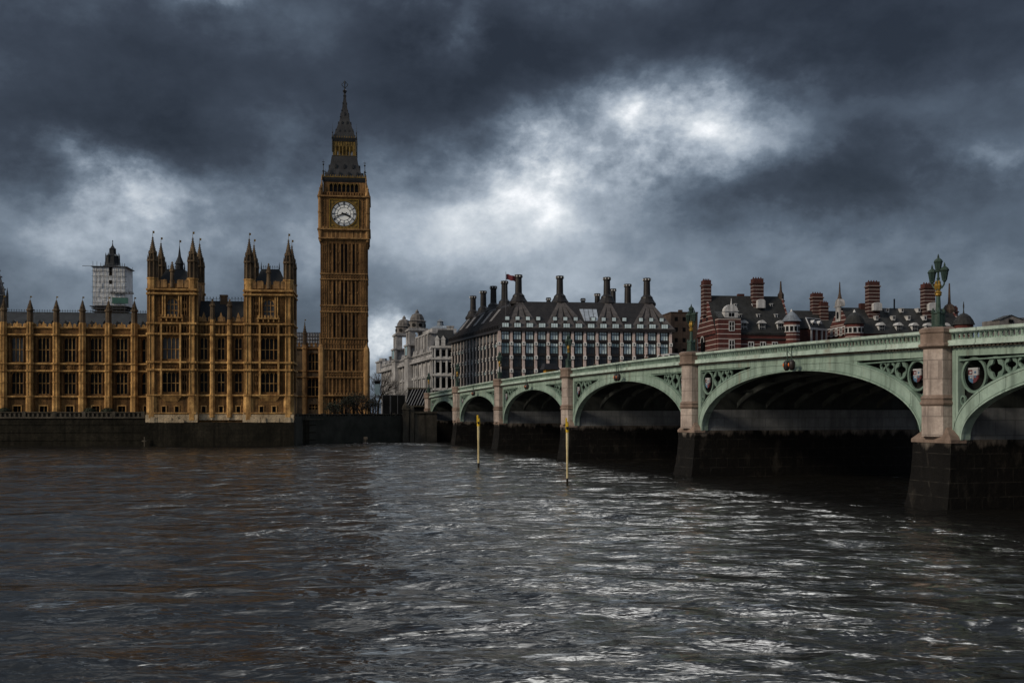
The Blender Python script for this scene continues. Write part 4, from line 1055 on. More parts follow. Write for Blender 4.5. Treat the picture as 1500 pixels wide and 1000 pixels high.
for fr in SIDES:
    m.fr = slits.fr = pan.fr = fr
    for a in (-H_, H_-2.15): m.box(a, a+2.15, 0, .5, zt_['base'], zt_['top'])
    # seven vertical panel strips between the corner piers
    x0, x1 = -H_+2.15, H_-2.15; n = 8; w = (x1-x0)/n
    stages = [('base', 'b1'), ('b1', 'b2'), ('b3', 'b4'), ('s1', 's2'), ('s3', 's4'), ('s5', 'top')]
    for a, b_ in stages:
        for i in range(n+1):
            x = x0+i*w; m.box(x-.17, x+.17, .02, .5, zt_[a], zt_[b_])
        for i in range(n):
            xa = x0+i*w+.17; xb = x0+(i+1)*w-.17
            if i not in (1, 3, 4, 6): pan.box(xa, xb, .30, .47, zt_[a], zt_[b_])
            hz = zt_[b_]
            pan.prism([(xa, hz), (xa, hz-.8), (xa+(xb-xa)*.5, hz-.15), (xb, hz-.8), (xb, hz)], .12, .47)
            q = int((zt_[b_]-zt_[a])/3.0)
            for j in range(1, q): 
                z = zt_[a]+j*(zt_[b_]-zt_[a])/q
                if i not in (1, 3, 4, 6): pan.prism([(xa+.1, z), ((xa+xb)/2, z-.35), (xb-.1, z), ((xa+xb)/2, z+.35)], .12, .3)
        for i in (1, 3, 4, 6):
            if a in ('b1',): continue
            xa = x0+i*w+.29; xb = x0+(i+1)*w-.29; h = zt_[b_]-zt_[a]
            slits.box(xa, xb, .40, .44, zt_[a]+h*.08, zt_[b_]-.9)
    for sgn in (-1, 1):
        for a, b_ in stages:
            cx = sgn*(H_-1.07); blind_panel(pan, cx-.85, cx+.85, zt_[a]+.2, zt_[b_]-.2, 0, 3, max(1, int((zt_[b_]-zt_[a])/2.2)))
    for a, b_ in (('b2', 'b3'), ('b4', 's1'), ('s2', 's3'), ('s4', 's5')):
        blind_panel(pan, -H_+.3, H_-.3, zt_[a]+.1, zt_[b_]-.1, .02, 16, 1); m.box(-H_, H_, .04, .5, zt_[a], zt_[b_])
        for k in (a, b_): st = MB(fr); string(st, -H_-.05, H_+.05, zt_[k], 0, .24, .14); st.build('string_course', M['towertrim'], ck)
    st = MB(fr); string(st, -H_-.1, H_+.1, zt_['b1'], 0, .3, .5); merlons(st, -H_+2, H_-2, zt_['b1']+.1, -.35, .4, .4, .5, .2); st.build('string_course', M['towertrim'], ck)
m.fr = TW; m.build('wall_panels', M['tower'], ck); pan.build('blind_tracery', M['tower'], ck); slits.build('window_slits', M['pane'], ck)
# wider base storeys with corner buttresses
m = MB(TW)
for sx_ in (-1, 1):
    for yy in (.3, 2*H_-.3):
        m.frus(sx_*(H_-.2), yy, zt_['base'], zt_['b4'], .95, .9); m.frus(sx_*(H_-.2), yy, zt_['b4'], zt_['b4']+.9, .9, .5); turret_spire(m, sx_*(H_-.2), yy, zt_['b4']+.9, zt_['b4']+2.6, .45, 2)
m.build('corner_buttress', M['towertrim'], ck)
# corbelled clock stage
HC = 7.15; zc0, zc1 = zt_['c0'], zt_['c1']
m = MB(TW)
def sq(mb, h0, h1, z0, z1):
    P = [(-h0, CY-h0, z0), (h0, CY-h0, z0), (h0, CY+h0, z0), (-h0, CY+h0, z0), (-h1, CY-h1, z1), (h1, CY-h1, z1), (h1, CY+h1, z1), (-h1, CY+h1, z1)]
    mb.mesh(P, [(0, 3, 2, 1), (4, 5, 6, 7), (0, 1, 5, 4), (1, 2, 6, 5), (2, 3, 7, 6), (3, 0, 4, 7)])
sq(m, H_-.1, 6.75, zt_['top']-1.0, zt_['top']+.6); sq(m, 6.75, 6.75, zt_['top']+.6, zc0-.5); sq(m, 6.75, HC, zc0-.5, zc0); sq(m, HC-.35, HC-.35, zc0, zc1)
m.build('clock_stage', M['tower'], ck)
CSIDES = []
for i, fr in enumerate(SIDES):
    # frame whose y=0 is the clock stage face
    CSIDES.append(Fr(*fr.pt(0, -(HC-.35-H_), 0)[:2], math.degrees(fr.a)))
m = MB(TW); dk = MB(TW); tr = MB(TW)
for fr in CSIDES:
    m = MB(fr); dk.fr = tr.fr = fr
    z0, z1 = zt_['top']+.7, zc0-.6          # arcade under the dial
    for i in range(9):
        x = -4.6+i*1.15; m.box(x-.2, x+.2, -.0, .3, z0, z1)
        if i < 8: dk.box(x+.2, x+.95, .22, .26, z0+.3, z1-.3); m.prism([(x+.2, z1), (x+.575, z1-.12), (x+.95, z1), (x+.95, z1+.02), (x+.2, z1+.02)], .0, .3)
    string(m, -HC+.1, HC-.1, zc0-.1, 0, .35, .45); string(m, -HC+.2, HC-.2, zt_['top']+.5, .3, .3, .5)
    merlons(m, -HC+.9, HC-.9, zc0-.05, -.3, .5, .4, .45, .2)
    for sgn in (-1, 1):
        cx = sgn*(HC-1.35); blind_panel(tr, cx-.9, cx+.9, zc0+.6, zc1-.6, 0, 3, 4)
    string(m, -HC+.1, HC-.1, zc1-.25, 0, .35, .45)
    m.build('clock_stage_arcade', M['towertrim'], ck)
dk.build('arcade_openings', M['pane'], ck); tr.build('clock_stage_tracery', M['tower'], ck)
# corner turrets of the clock stage
for sx_ in (-1, 1):
    for sy_ in (-1, 1):
        x, y = sx_*(HC-.62), CY+sy_*(HC-.62); m = MB(TW)
        m.frus(x, y, zt_['top']-.4, zc0-.6, .4, .70); m.frus(x, y, zc0-.6, zc1+.2, .66, .64)
        for z in (zc0, (zc0+zc1)/2, zc1): m.frus(x, y, z-.2, z+.2, .78, .78)
        m.frus(x, y, zc1+.2, zc1+1.0, .7, .55); m.lathe(x, y, [(.5, zc1+1.0), (.3, zc1+1.7), (.42, zc1+1.9), (.1, zc1+2.4), (.04, zc1+3.0)], 8)
        x2, y2 = sx_*(HC-1.0), CY+sy_*(HC-1.0)
        m.frus(x2, y2, zc1, zc1+2.8, .42, .36); m.lathe(x2, y2, [(.42, zc1+2.8), (.14, zc1+4.2), (.22, zc1+4.4), (.04, zc1+6.0)], 6)
        m.build('corner_turret', M['towertrim'], ck)
# clock faces
zcl = tz(313.6, -.4); RD = 3.55
def numeral(mb, s, ang, fr):
    """one roman numeral on the dial built of strokes"""
    strokes = []; wv = 0.0
    for ch in s:
        if ch == 'I': strokes.append([(wv, 0, wv, 1)]); wv += .28
        elif ch == 'V': strokes.append([(wv, 1, wv+.25, 0), (wv+.25, 0, wv+.5, 1)]); wv += .68
        else: strokes.append([(wv, 0, wv+.5, 1), (wv, 1, wv+.5, 0)]); wv += .68
    wv -= .18; sc = .50; ca, sa = cos(-ang), sin(-ang)
    for g_ in strokes:
        for (xa, ya, xb, yb) in g_:
            P = [((xa-wv/2)*.9*sc, ya*sc+RD*.85-sc/2), ((xb-wv/2)*.9*sc, yb*sc+RD*.85-sc/2)]
            P = [(x*ca-y*sa, x*sa+y*ca) for x, y in P]
            mb.tube((P[0][0], -.27, zcl+P[0][1]), (P[1][0], -.27, zcl+P[1][1]), .05, n=4)
def annulus(mb, r0, r1, y0, y1, n=48):
    P = []; Fc = []
    for i in range(n):
        t = 2*pi*i/n
        for r, y in ((r0, y0), (r1, y0), (r1, y1), (r0, y1)): P.append((r*cos(t), y, zcl+r*sin(t)))
    for i in range(n):
        a, b_ = i*4, ((i+1) % n)*4
        for w in range(4): Fc.append((a+w, a+(w+1) % 4, b_+(w+1) % 4, b_+w))
    mb.mesh(P, Fc)
for fr in CSIDES:
    m = MB(fr); s_ = 4.1
    m.box(-s_, s_, -.14, 0, zcl-s_, zcl+s_); fb_ = m.build('clock_surround', M['gilt_dark'], ck)
    m = MB(fr)
    for a in (-s_, s_-.22): m.box(a, a+.22, -.36, -.14, zcl-s_, zcl+s_)
    m.box(-s_+.22, s_-.22, -.36, -.14, zcl-s_, zcl-s_+.22); m.box(-s_+.22, s_-.22, -.36, -.14, zcl+s_-.22, zcl+s_)
    annulus(m, RD, RD+.17, -.34, -.14)
    for sx_ in (-1, 1):
        for sz_ in (-1, 1): m.lathe(0, 0, [(.0, 0)], 3) if False else m.prism([(sx_*3.2+.3*cos(2*pi*i/10), zcl+sz_*3.2+.3*sin(2*pi*i/10)) for i in range(10)], -.3, -.14)
    m.build('gilt_frame', M['gilt'], fb_)
    m = MB(fr); m.prism([(RD*cos(2*pi*i/48), zcl+RD*sin(2*pi*i/48)) for i in range(48)], -.2, -.13); dial = m.build('clock_dial', M['dial'], ck)
    m = MB(fr); annulus(m, RD*.735, RD*.97, -.225, -.2); m.build('numeral_ring', M['dialgrey'], dial)
    m = MB(fr); annulus(m, RD*.95, RD*1.0, -.26, -.2); annulus(m, RD*.715, RD*.745, -.26, -.2); annulus(m, RD*.50, RD*.525, -.24, -.2)
    for i in range(12):
        a = pi/2-i*pi/6; 
        m.tube((RD*.52*cos(a), -.23, zcl+RD*.52*sin(a)), (RD*.74*cos(a), -.23, zcl+RD*.74*sin(a)), .06, n=4)
    for i in range(60):
        a = i*pi/30; m.tube((RD*.93*cos(a), -.25, zcl+RD*.93*sin(a)), (RD*.97*cos(a), -.25, zcl+RD*.97*sin(a)), .03, n=3)
    for i, s in enumerate(('XII', 'I', 'II', 'III', 'IV', 'V', 'VI', 'VII', 'VIII', 'IX', 'X', 'XI')): numeral(m, s, 2*pi*i/12, fr)
    m.build('numerals', M['black'], dial)
    for nm, deg, ln, wd, tail in (('minute_hand', 252, RD*.93, .16, .9), ('hour_hand', 112, RD*.60, .26, .7)):
        m = MB(fr); a = radians(90-deg); d = (cos(a), sin(a)); n_ = (-d[1], d[0])
        pts = [(-tail, wd*1.3), (-tail*.5, wd*.5), (0, wd*.9), (ln*.6, wd*.8), (ln*.72, wd*1.3 if nm == 'hour_hand' else wd*.55), (ln, .02), (ln*.72, -(wd*1.3 if nm == 'hour_hand' else wd*.55)), (ln*.6, -wd*.8), (0, -wd*.9), (-tail*.5, -wd*.5), (-tail, -wd*1.3)]
        yy = -.40 if nm == 'minute_hand' else -.34
        m.prism([(p*d[0]+q*n_[0], zcl+p*d[1]+q*n_[1]) for p, q in pts], yy, yy+.05); m.build(nm, M['black'], dial)
# belfry
HB = 5.75; zb0, zb1 = zc1, zt_['e0']
m = MB(TW); sq(m, HB-.9, HB-.9, zb0, zb1); m.build('belfry_core', M['black'], ck)
m = MB(TW); gl = MB(TW)
for fr in SIDES:
    f2 = Fr(*fr.pt(0, -(HB-H_), 0)[:2], math.degrees(fr.a)); m.fr = gl.fr = f2
    h = [(-4.0+i*1.17, -4.0+i*1.17+.85, zb0+1.15, zb1-.35) for i in range(7)]
    m.wall(-HB, HB, zb0, zb1, 0, h, .6); string(m, -HB-.1, HB+.1, zb0+1.0, 0, .2, .3); merlons(m, -HB, HB, zb0+.2, -.5, .4, .3, .7, .15, False)
    for a, b_, c, d in h:
        for sg, xx in ((1, a), (-1, b_)): gl.prism([(xx, d), (xx, d-.7), (xx+sg*.18, d-.25), (xx+sg*.42, d)], -.05, .2)
        gl.box(a-.2, a-.1, -.1, 0, c, d); gl.box(b_+.08, b_+.18, -.1, 0, c, d)
m.build('belfry_arcade', M['tower'], ck); gl.build('belfry_tracery', M['gilt_dark'], ck)
m = MB(TW); sq(m, HB+.05, 6.0, zb1, zb1+.6); sq(m, 6.0, 6.1, zb1+.6, zt_['e1']-.5); m.build('eaves', M['iron_roof'], ck)
m = MB(TW)
for fr in SIDES:
    m.fr = Fr(*fr.pt(0, -(6.1-H_), 0)[:2], math.degrees(fr.a)); n = 18
    m.box(-6.1, 6.1, -.05, .1, zt_['e1']-.5, zt_['e1']-.25)
    for i in range(n): x = -6.1+(i+.5)*12.2/n; m.box(x-.14, x+.14, -.05, .1, zt_['e1']-.25, zt_['e1']+.2)
m.build('gilt_cresting', M['gilt_dark'], ck)
# lower roof, concave
prof = [(5.7, 0), (5.0, .16), (4.35, .40), (3.85, .70), (3.55, 1.0)]
m = MB(TW)
for (h0, f0), (h1, f1) in zip(prof, prof[1:]): sq(m, h0, h1, zt_['e1']-.5+(zt_['r1']-zt_['e1']+.5)*f0, zt_['e1']-.5+(zt_['r1']-zt_['e1']+.5)*f1)
rf = m.build('lower_roof', M['lead_roof'], ck)
m = MB(TW)
for fr in SIDES:
    for row, xs in ((.13, (-3.6, -1.25, 1.25, 3.6)), (.50, (-2.4, 0, 2.4))):
        hh = [h0+(h1-h0)*(row-f0)/(f1-f0) for (h0, f0), (h1, f1) in zip(prof, prof[1:]) if f0 <= row <= f1][0]
        m.fr = Fr(*fr.pt(0, -(hh-H_), 0)[:2], math.degrees(fr.a)); z = zt_['e1']-.5+(zt_['r1']-zt_['e1']+.5)*row
        for x in xs: m.prism([(x-.27, z-.2), (x+.27, z-.2), (x+.27, z+.5), (x, z+1.1), (x-.27, z+.5)], -.25, .8)
m.build('roof_gablets', M['iron_roof'], rf)
for sx_ in (-1, 1):
    for sy_ in (-1, 1):
        m = MB(TW); x, y = sx_*5.75, CY+sy_*5.75; z = zt_['e1']-.4
        m.lathe(x, y, [(.3, z), (.22, z+1.4), (.36, z+1.6), (.10, z+2.0), (.09, z+3.2), (.3, z+3.5), (.06, z+3.8), (.03, z+4.9)], 6); m.box(x-.35, x+.35, y-.05, y+.05, z+4.1, z+4.25); m.build('corner_finial', M['iron_roof'], rf)
# lantern stage
zl0, zl1 = zt_['r1'], zt_['l1']; HL = 3.25
m = MB(TW); g2 = MB(TW)
sq(m, HL+.25, HL+.25, zl0-.2, zl0+.3); sq(m, HL+.1, HL+.35, zl1-.2, zt_['sp0']-.3); m.build('lantern_ledge', M['iron_roof'], ck)
for fr in SIDES:
    f2 = Fr(*fr.pt(0, -(HL-H_), 0)[:2], math.degrees(fr.a)); g2.fr = f2
    hs = [(-1.85+i*1.22-.37, -1.85+i*1.22+.37, zl0+.5, zl1-1.2) for i in range(4)]
    hs = [(-2.25+i*.98, -2.25+i*.98+.58, zl0+.45, zl1-1.4) for i in range(5)]
    g2.wall(-HL, HL, zl0+.3, zl1-.2, 0, hs, .3)
    for a, b_, c, d in hs: g2.box((a+b_)/2-.04, (a+b_)/2+.04, .02, .12, c, d); g2.prism([(a, d), (a, d-.45), (a+.2, d)], -.04, .1); g2.prism([(b_, d), (b_-.2, d), (b_, d-.45)], -.04, .1)
    ribs(g2, -HL, HL, zl1-1.2, zl1-.25, 0, 9, .1, .12)
g2.build('lantern_arcade', M['gilt_dark'], ck)
m = MB(TW); sq(m, 1.1, 1.1, zl0, zl1); m.build('lantern_core', M['black'], ck)
m = MB(TW)
for fr in SIDES:
    m.fr = Fr(*fr.pt(0, -(3.5-H_), 0)[:2], math.degrees(fr.a))
    for i in range(11): x = -3.4+i*.68; m.box(x-.1, x+.1, 0, .12, zt_['sp0']-.3, zt_['sp0']+.25)
m.build('gilt_cresting', M['gilt_dark'], ck)
# spire
sp = [(3.15, zt_['sp0']-.3), (2.75, zt_['sp0']+1.2), (1.40, tz(176, 5)), (.70, tz(158, 6)), (.40, tz(146, 6.4)), (.22, tz(136, 6.4))]
m = MB(TW)
for (h0, z0), (h1, z1) in zip(sp, sp[1:]): sq(m, h0, h1, z0, z1)
spire = m.build('spire', M['lead_roof'], ck)
m = MB(TW)
for fr in SIDES:
    for zf, hh, xs in ((tz(194, 4), 2.5, (-1.3, 0, 1.3)), (tz(181, 4.7), 1.75, (-.7, .7)), (tz(168, 5.3), 1.1, (0,))):
        m.fr = Fr(*fr.pt(0, -(hh-H_), 0)[:2], math.degrees(fr.a))
        for x in xs: m.prism([(x-.2, zf-.2), (x+.2, zf-.2), (x+.2, zf+.3), (x, zf+.75), (x-.2, zf+.3)], -.15, .6)
for (h0, z0), (h1, z1) in zip(sp, sp[1:]):
    m.fr = TW; k = max(1, int((z1-z0)/1.6))
    for j in range(k):
        f = (j+.5)/k; h = h0+(h1-h0)*f; z = z0+(z1-z0)*f
        for a in (-1, 1):
            for b_ in (-1, 1): m.box(a*h-.12, a*h+.12, CY+b_*h-.12, CY+b_*h+.12, z-.1, z+.18)
m.build('spire_gablets', M['iron_roof'], spire)
for sx_ in (-1, 1):
    for sy_ in (-1, 1):
        m = MB(TW); x, y = sx_*3.35, CY+sy_*3.35; z = zt_['sp0']-.3
        m.lathe(x, y, [(.2, z-4), (.17, z), (.26, z+.2), (.08, z+1.2), (.2, z+1.5), (.05, z+1.8), (.02, z+4.0)], 6); m.build('corner_finial', M['iron_roof'], spire)
m = MB(TW); z = zt_['sp1']
m.lathe(0, CY, [(.22, z-.3), (.5, z+.2), (.65, z+.5), (.3, z+.8), (.14, z+1.2), (.12, z+2.2), (.1, tz(124, 6.4)), (.24, tz(123, 6.4)), (.24, tz(122, 6.4)), (.06, tz(121, 6.4)), (.03, tz(117, 6.4))], 8)
for a in range(4):
    t_ = a*pi/2; d = Vector((cos(t_), sin(t_), 0)); c = Vector((0, CY, z+1.3))
    P = [c, c+d*.55+Vector((0, 0, .5)), c+d*.85+Vector((0, 0, .9)), c+d*.80+Vector((0, 0, 1.25))]
    for p, q in zip(P, P[1:]): m.tube(p, q, .09, n=4)
    m.tube(c+d*.85+Vector((0, 0, 1.0)), c+Vector((0, 0, 2.1)), .06, n=4)
m.box(-.45, .45, CY-.05, CY+.05, tz(121, 6.4), tz(121, 6.4)+.15); m.build('finial', M['iron_roof'], spire)

# ------------------------------------------------------------ range between pavilion and clock tower
RF = Fr(*TW.pt(-H_-.5, 5.5, 0)[:2], 7.0)
rg_ = thing('gothic_range', RF.pt(-12, 0, GZ), RF.a, 'shadowed gothic range in the gap between the twin tower pavilion and the clock tower', 'palace range')
rz_ = lambda py: RF.z(py, -8, 0)
x0, x1 = RF.x(405), .5
wx = RF.x(459)
hl = [(wx-1.5, wx+1.5, rz_(580), rz_(553.5)), (wx-1.3, wx+1.3, rz_(542), rz_(517)), (wx-1.2, wx+1.2, rz_(600), rz_(592))]
hl += [(a-9, b_-9, c, d) for a, b_, c, d in hl]
m = MB(RF); m.wall(x0, x1, GZ-.4, rz_(507), 0, hl, .6); m.box(x0, x1, .66, 14, GZ-.4, rz_(509)); m.build('wall', M['dark_stone'], rg_)
for a, b_, c, d in hl: window(rg_, RF, a, b_, c, d, .55, 3, 1)
m = MB(RF)
for p in (510, 543, 552, 580): string(m, x0, x1, rz_(p), 0, .26, .34)
merlons(m, x0, x1, rz_(507), -.1, .6, .5, .8); m.build('parapet', M['tower'], rg_)
for px in (446.5, 470.5, 422):
    m = MB(RF); x = RF.x(px); m.frus(x, -.2, GZ-.4, rz_(505), .75, .7)
    for p in (510, 543, 552, 580): m.frus(x, -.2, rz_(p)-.2, rz_(p)+.2, .95, .95)
    bt = m.build('buttress', M['towertrim'], rg_)
    m = MB(RF); m.frus(x, -.2, rz_(505), rz_(488), .62, .58)
    if px < 465: turret_spire(m, x, -.2, rz_(488), rz_(472), .6, 4); vane(bt, RF, x, -.2, rz_(472), .9)
    m.build('pinnacle', M['dark_stone'], bt)
# scaffolding sheeted in white grid behind it
SF = Fr(*RF.pt(0, 16, 0)[:2], 7.0)
sc = thing('roof_scaffold', SF.pt(-8, 0, 16), SF.a, 'pale gridded roof scaffold left of the clock tower shaft', 'scaffolding')
a, b_ = SF.x(430), SF.x(476); zz0, zz1 = 16.0, SF.z(487, -6, 0)
m = MB(SF); m.box(a, b_, .2, 5, zz0, zz1-.1); m.build('sheeting', M['wrap'], sc)
m = MB(SF); n = 12
for i in range(n+1): x = a+(b_-a)*i/n; m.box(x-.06, x+.06, -.05, .2, zz0, zz1+.15)
for i in range(6): z = zz1-i*1.05; m.box(a, b_, -.1, .2, z-.06, z+.06)
m.build('scaffold_tube', M['steel'], sc)
m = MB(SF); m.box(a, b_, .0, 5, 5.9, 16); m.build('wall', M['dark_stone'], sc)

# ------------------------------------------------------------ sheeted tower behind the wing
QF = Fr((164-750)/F*262, 262, 7)
q_ = thing('sheeted_tower', QF.pt(0, 5, GZ), QF.a, 'tower wrapped in white scaffold sheeting with a dark spire poking out', 'scaffolded tower')
qz = lambda p: QF.z(p, 0, 0)
xa, xb = QF.x(136.5), QF.x(183); hw = (xb-xa)/2; qc = (xa+xb)/2
m = MB(QF); rs = random.Random(5)
zb_, zt2 = qz(447), qz(392)
rows = 9
for j in range(rows):           # overlapping bands of sheeting, each sagging a little
    z0 = zb_+(zt2-zb_)*j/rows; z1 = zb_+(zt2-zb_)*(j+1)/rows+.15
    o_ = .06*rs.random()
    n = 10
    for i in range(n):
        u0 = xa+(xb-xa)*i/n; u1 = xa+(xb-xa)*(i+1)/n
        if i == 5 and j in (7, 8): continue
        if i == 5 and j == 5: continue
        m.box(u0-.0, u1+.0, o_-.10*rs.random(), .3, z0, z1-.12*rs.random())
    m.box(xa-.05*rs.random(), xa+.25, .3, 7.5, z0, z1); m.box(xb-.25, xb+.06*rs.random(), .3, 7.5, z0, z1); m.box(xa, xb, 7.5, 7.7, z0, z1)
m.build('sheeting', M['wrap'], q_)
m = MB(QF); m.box(xa+.8, xb-.8,   .9, 7.0, GZ, zt2-.2); m.build('tower_body', M['dark_stone'], q_)
m = MB(QF); x0n, x1n = QF.x(164.5), QF.x(188); m.box(x0n, x1n, -.3, -.12, qz(444.5), qz(436)); m.build('green_net', M['net'], q_)
m = MB(QF)
for z, ov in ((zt2+.25, .5), (zb_-.3, .8), (qz(452), .4), (qz(456), .4)): m.box(xa-ov, xb+ov*1.2, -.4, 7.7, z-.09, z+.09)
for i in range(9):
    x = xa+(xb-xa)*i/8; m.tube((x, -.25, qz(470)), (x, -.25, zt2+1.0+rs.random()*.8), .05, n=4); m.tube((x, 7.8, zb_-3), (x, 7.8, zt2+1.2), .05, n=4)
for k in range(7): z = zb_+.6+k*1.35; m.tube((xa-.3, -.25, z), (xb+.6, -.25, z), .045, n=4)
m.tube((xa-2.6, -.3, zt2+.3), (xa, -.3, zt2+.25), .06, n=4); m.tube((QF.x(163), -.5, qz(430.5)), (QF.x(197), -.5, qz(430.5)), .07, n=4); m.tube((QF.x(163), -.5, qz(427)), (QF.x(196), -.5, qz(427)), .05, n=4)
for i in range(8): x = QF.x(164+i*4.4); m.box(x-.28, x+.25, -.55, -.35, qz(430.5), qz(427.5)-.2*rs.random())
m.tube((QF.x(196), -.4, qz(452)), (QF.x(203), -.4, qz(454)), .12, n=4)
m.build('scaffold_tube', M['steel'], q_)
m = MB(QF); cx = QF.x(165, 3.9); cy = 3.9; z = zt2
m.lathe(cx, cy, [(3.6, z-1), (2.9, z+.5), (1.85, z+1.2), (1.7, z+1.5), (1.55, qz(373)), (1.65, qz(372)), (1.1, qz(370)), (.95, qz(369))], 8)
for i in range(8): t_ = pi/8+i*pi/4; m.frus(cx+1.7*cos(t_), cy+1.7*sin(t_), z+1, qz(371), .16, .12, 4); m.frus(cx+1.7*cos(t_), cy+1.7*sin(t_), qz(371), qz(367), .14, .02, 4); m.frus(cx+2.9*cos(t_), cy+2.9*sin(t_), z, z+1.7, .12, .03, 4)
m.lathe(cx, cy, [(.8, qz(369)), (.72, qz(362)), (.85, qz(361.5)), (.5, qz(359)), (.16, qz(356)), (.05, qz(351)), (.15, qz(350)), (.04, qz(348))], 8)
for i in range(6): t_ = i*pi/3; m.frus(cx+.8*cos(t_), cy+.8*sin(t_), qz(369), qz(360.5), .1, .06, 4)
m.build('spire', M['iron_roof'], q_)
# octagonal stone spire at the far left
LF = Fr(*PF.pt(PF.x(-9, 60), 60, 0)[:2], 7); lz = lambda p: LF.z(p, 0, 0)
l_ = thing('stone_spire', LF.pt(0, 0, GZ), LF.a, 'grey stone spire rising behind the palace wing at its far left end', 'spire')
m = MB(LF); m.lathe(0, 0, [(3.0, GZ), (3.0, lz(434)), (3.25, lz(433.5)), (2.6, lz(432)), (2.4, lz(424)), (1.5, lz(404)), (.7, lz(385)), (.1, lz(362))], 8); m.build('stonework', M['portland_dark'], l_)
m = MB(LF)
for i in range(8):
    m = MB(LF); t_ = i*pi/4+pi/8; m.frus(3.0*cos(t_), 3.0*sin(t_), lz(450), lz(431), .35, .3, 4); m.frus(3.0*cos(t_), 3.0*sin(t_), lz(431), lz(420), .3, .03, 4)
    for k in range(5): r = 2.5-.4*k; m.box(r*cos(t_)-.15, r*cos(t_)+.15, r*sin(t_)-.15, r*sin(t_)+.15, lz(424-9*k), lz(422-9*k))
    m.build('pinnacle', M['portland_dark'], l_)

# ------------------------------------------------------------ dark office block with tall chimneys
OX, OY = -2.85, 285.0
HF = Fr(OX, OY, 7.0); HLn = HF.x(988)
hz = lambda py, px=860: HF.z(py, HF.x(px), 0)
ofc = thing('office_block', (OX, OY, GZ), HF.a, 'dark bronze office block with pink stone columns and tall round chimneys behind the bridge', 'office block')
A_ = HF.pt(0, 0, 0); B_ = HF.pt(HLn, 0, 0); D_ = (-20.5, 338.0, 0); C_ = HF.pt(HLn+4, 50, 0)
ZE = hz(484.5); ZR = PF and (CAMZ+(HZ-441.5)*292/F)
G0 = GZ-.5
from mathutils import geometry
def inset(poly, d):
    out = []; n = len(poly)
    for i in range(n):
        p0, p1, p2 = (Vector(poly[j % n][:2]) for j in (i-1, i, i+1))
        e1 = (p1-p0).normalized(); e2 = (p2-p1).normalized(); n1 = Vector((-e1.y, e1.x)); n2 = Vector((-e2.y, e2.x))
        k = (n1+n2).normalized(); s_ = d/max(.2, k.dot(n1)); q = p1+k*s_; out.append((q.x, q.y))
    return out
OUT = [A_[:2], B_[:2], C_[:2], D_[:2]]
body = inset(OUT, .75)
m = MB(); m.slab(body, G0, ZE); m.build('wall', M['bronze'], ofc)
def office_front(fr, L_, cols, w0, rows, pane_pick, colmat, cw=.42, cp=.12):
    for x in cols:
        m = MB(fr); m.prism([(x-cw, G0), (x+cw, G0), (x+cw*.8, ZE-.25), (x-cw*.8, ZE-.25)], -cp, .6); c = m.build('column', M[colmat], ofc)
        for z in (hz(504), hz(523.7), hz(543.4), hz(563)):
            m = MB(fr); bw = cw+.07; bd = -.42*(cw+.6) if cp > .1 else .02; m.box(x-bw, x+bw, bd, -cp+.01, z-.50, z+.50); m.box(x-.16, x+.16, -.42*(cw+.6)-.06, -.42*(cw+.6)+.0, z-.19, z-.03) if False else None; m.mi = 1; m.prism([(x-.17, z-.2), (x+.17, z-.2), (x+.17, z+.12), (x, z+.2), (x-.17, z+.12)], bd-.05, bd+.02); m.build('stone_block', [M['whiteblock'], M['black']], c)
    m = MB(fr)
    for z0, z1 in rows: m.box(0, L_, .28 if cp > .1 else .45, .75, z1+.0, z1+.5); m.box(0, L_, .1 if cp > .1 else .40, .75, z0-.75, z0-.15)
    m.box(-.15, L_+.15, -.55, .8, ZE-.25, ZE+.5); m.build('spandrel_bands', M['bronze'], ofc)
    mids_ = [(a+b_)/2 for a, b_ in zip(cols, cols[1:])]
    for x in mids_:
        for r_, (z0, z1) in enumerate(rows):
            m = MB(fr)
            for a in (x-w0/2-.16, x-w0/6-.05, x+w0/6-.05, x+w0/2): m.box(a, a+(.16 if abs(a-x) > w0/3 else .1), .32, .72, z0, z1)
            zt = z0+(z1-z0)*.66; m.box(x-w0/2, x+w0/2, .30, .72, zt-.07, zt+.07); m.box(x-w0/2-.16, x+w0/2+.16, .3, .72, z0-.1, z0)
            f = m.build('window', M['bronze'], ofc)
            up, lo = pane_pick(r_, x)
            p = MB(fr); p.mi = 0; p.box(x-w0/2, x+w0/2, .40, .6, zt, z1); p.mi = 1; p.box(x-w0/2, x+w0/2, .40, .6, z0, zt); p.build('pane', [M[up], M[lo]], f)
rpk = random.Random(11)
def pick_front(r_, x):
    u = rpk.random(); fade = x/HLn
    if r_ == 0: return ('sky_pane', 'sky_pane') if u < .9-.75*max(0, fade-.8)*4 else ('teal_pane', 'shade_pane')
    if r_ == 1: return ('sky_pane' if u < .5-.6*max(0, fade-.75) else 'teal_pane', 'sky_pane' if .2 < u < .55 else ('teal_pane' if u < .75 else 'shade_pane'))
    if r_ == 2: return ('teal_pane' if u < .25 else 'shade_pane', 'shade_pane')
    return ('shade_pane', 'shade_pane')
colpx = [749+17.95*i for i in range(14)]
cols = [HF.x(p) for p in colpx]
rows = [(hz(497.5), hz(484)+.0), (hz(517.6), hz(503)), (hz(537), hz(522.5)), (hz(556.5), hz(542.5)), (hz(575), hz(562))]
rows[0] = (rows[0][0], ZE-.35)
office_front(HF, HLn, [cols[0]-3.35]+cols, 1.95, rows, pick_front, 'sandstone')
SFr = Fr(D_[0], D_[1], math.degrees(atan2(A_[1]-D_[1], A_[0]-D_[0]))); SL = hypot(A_[0]-D_[0], A_[1]-D_[1])
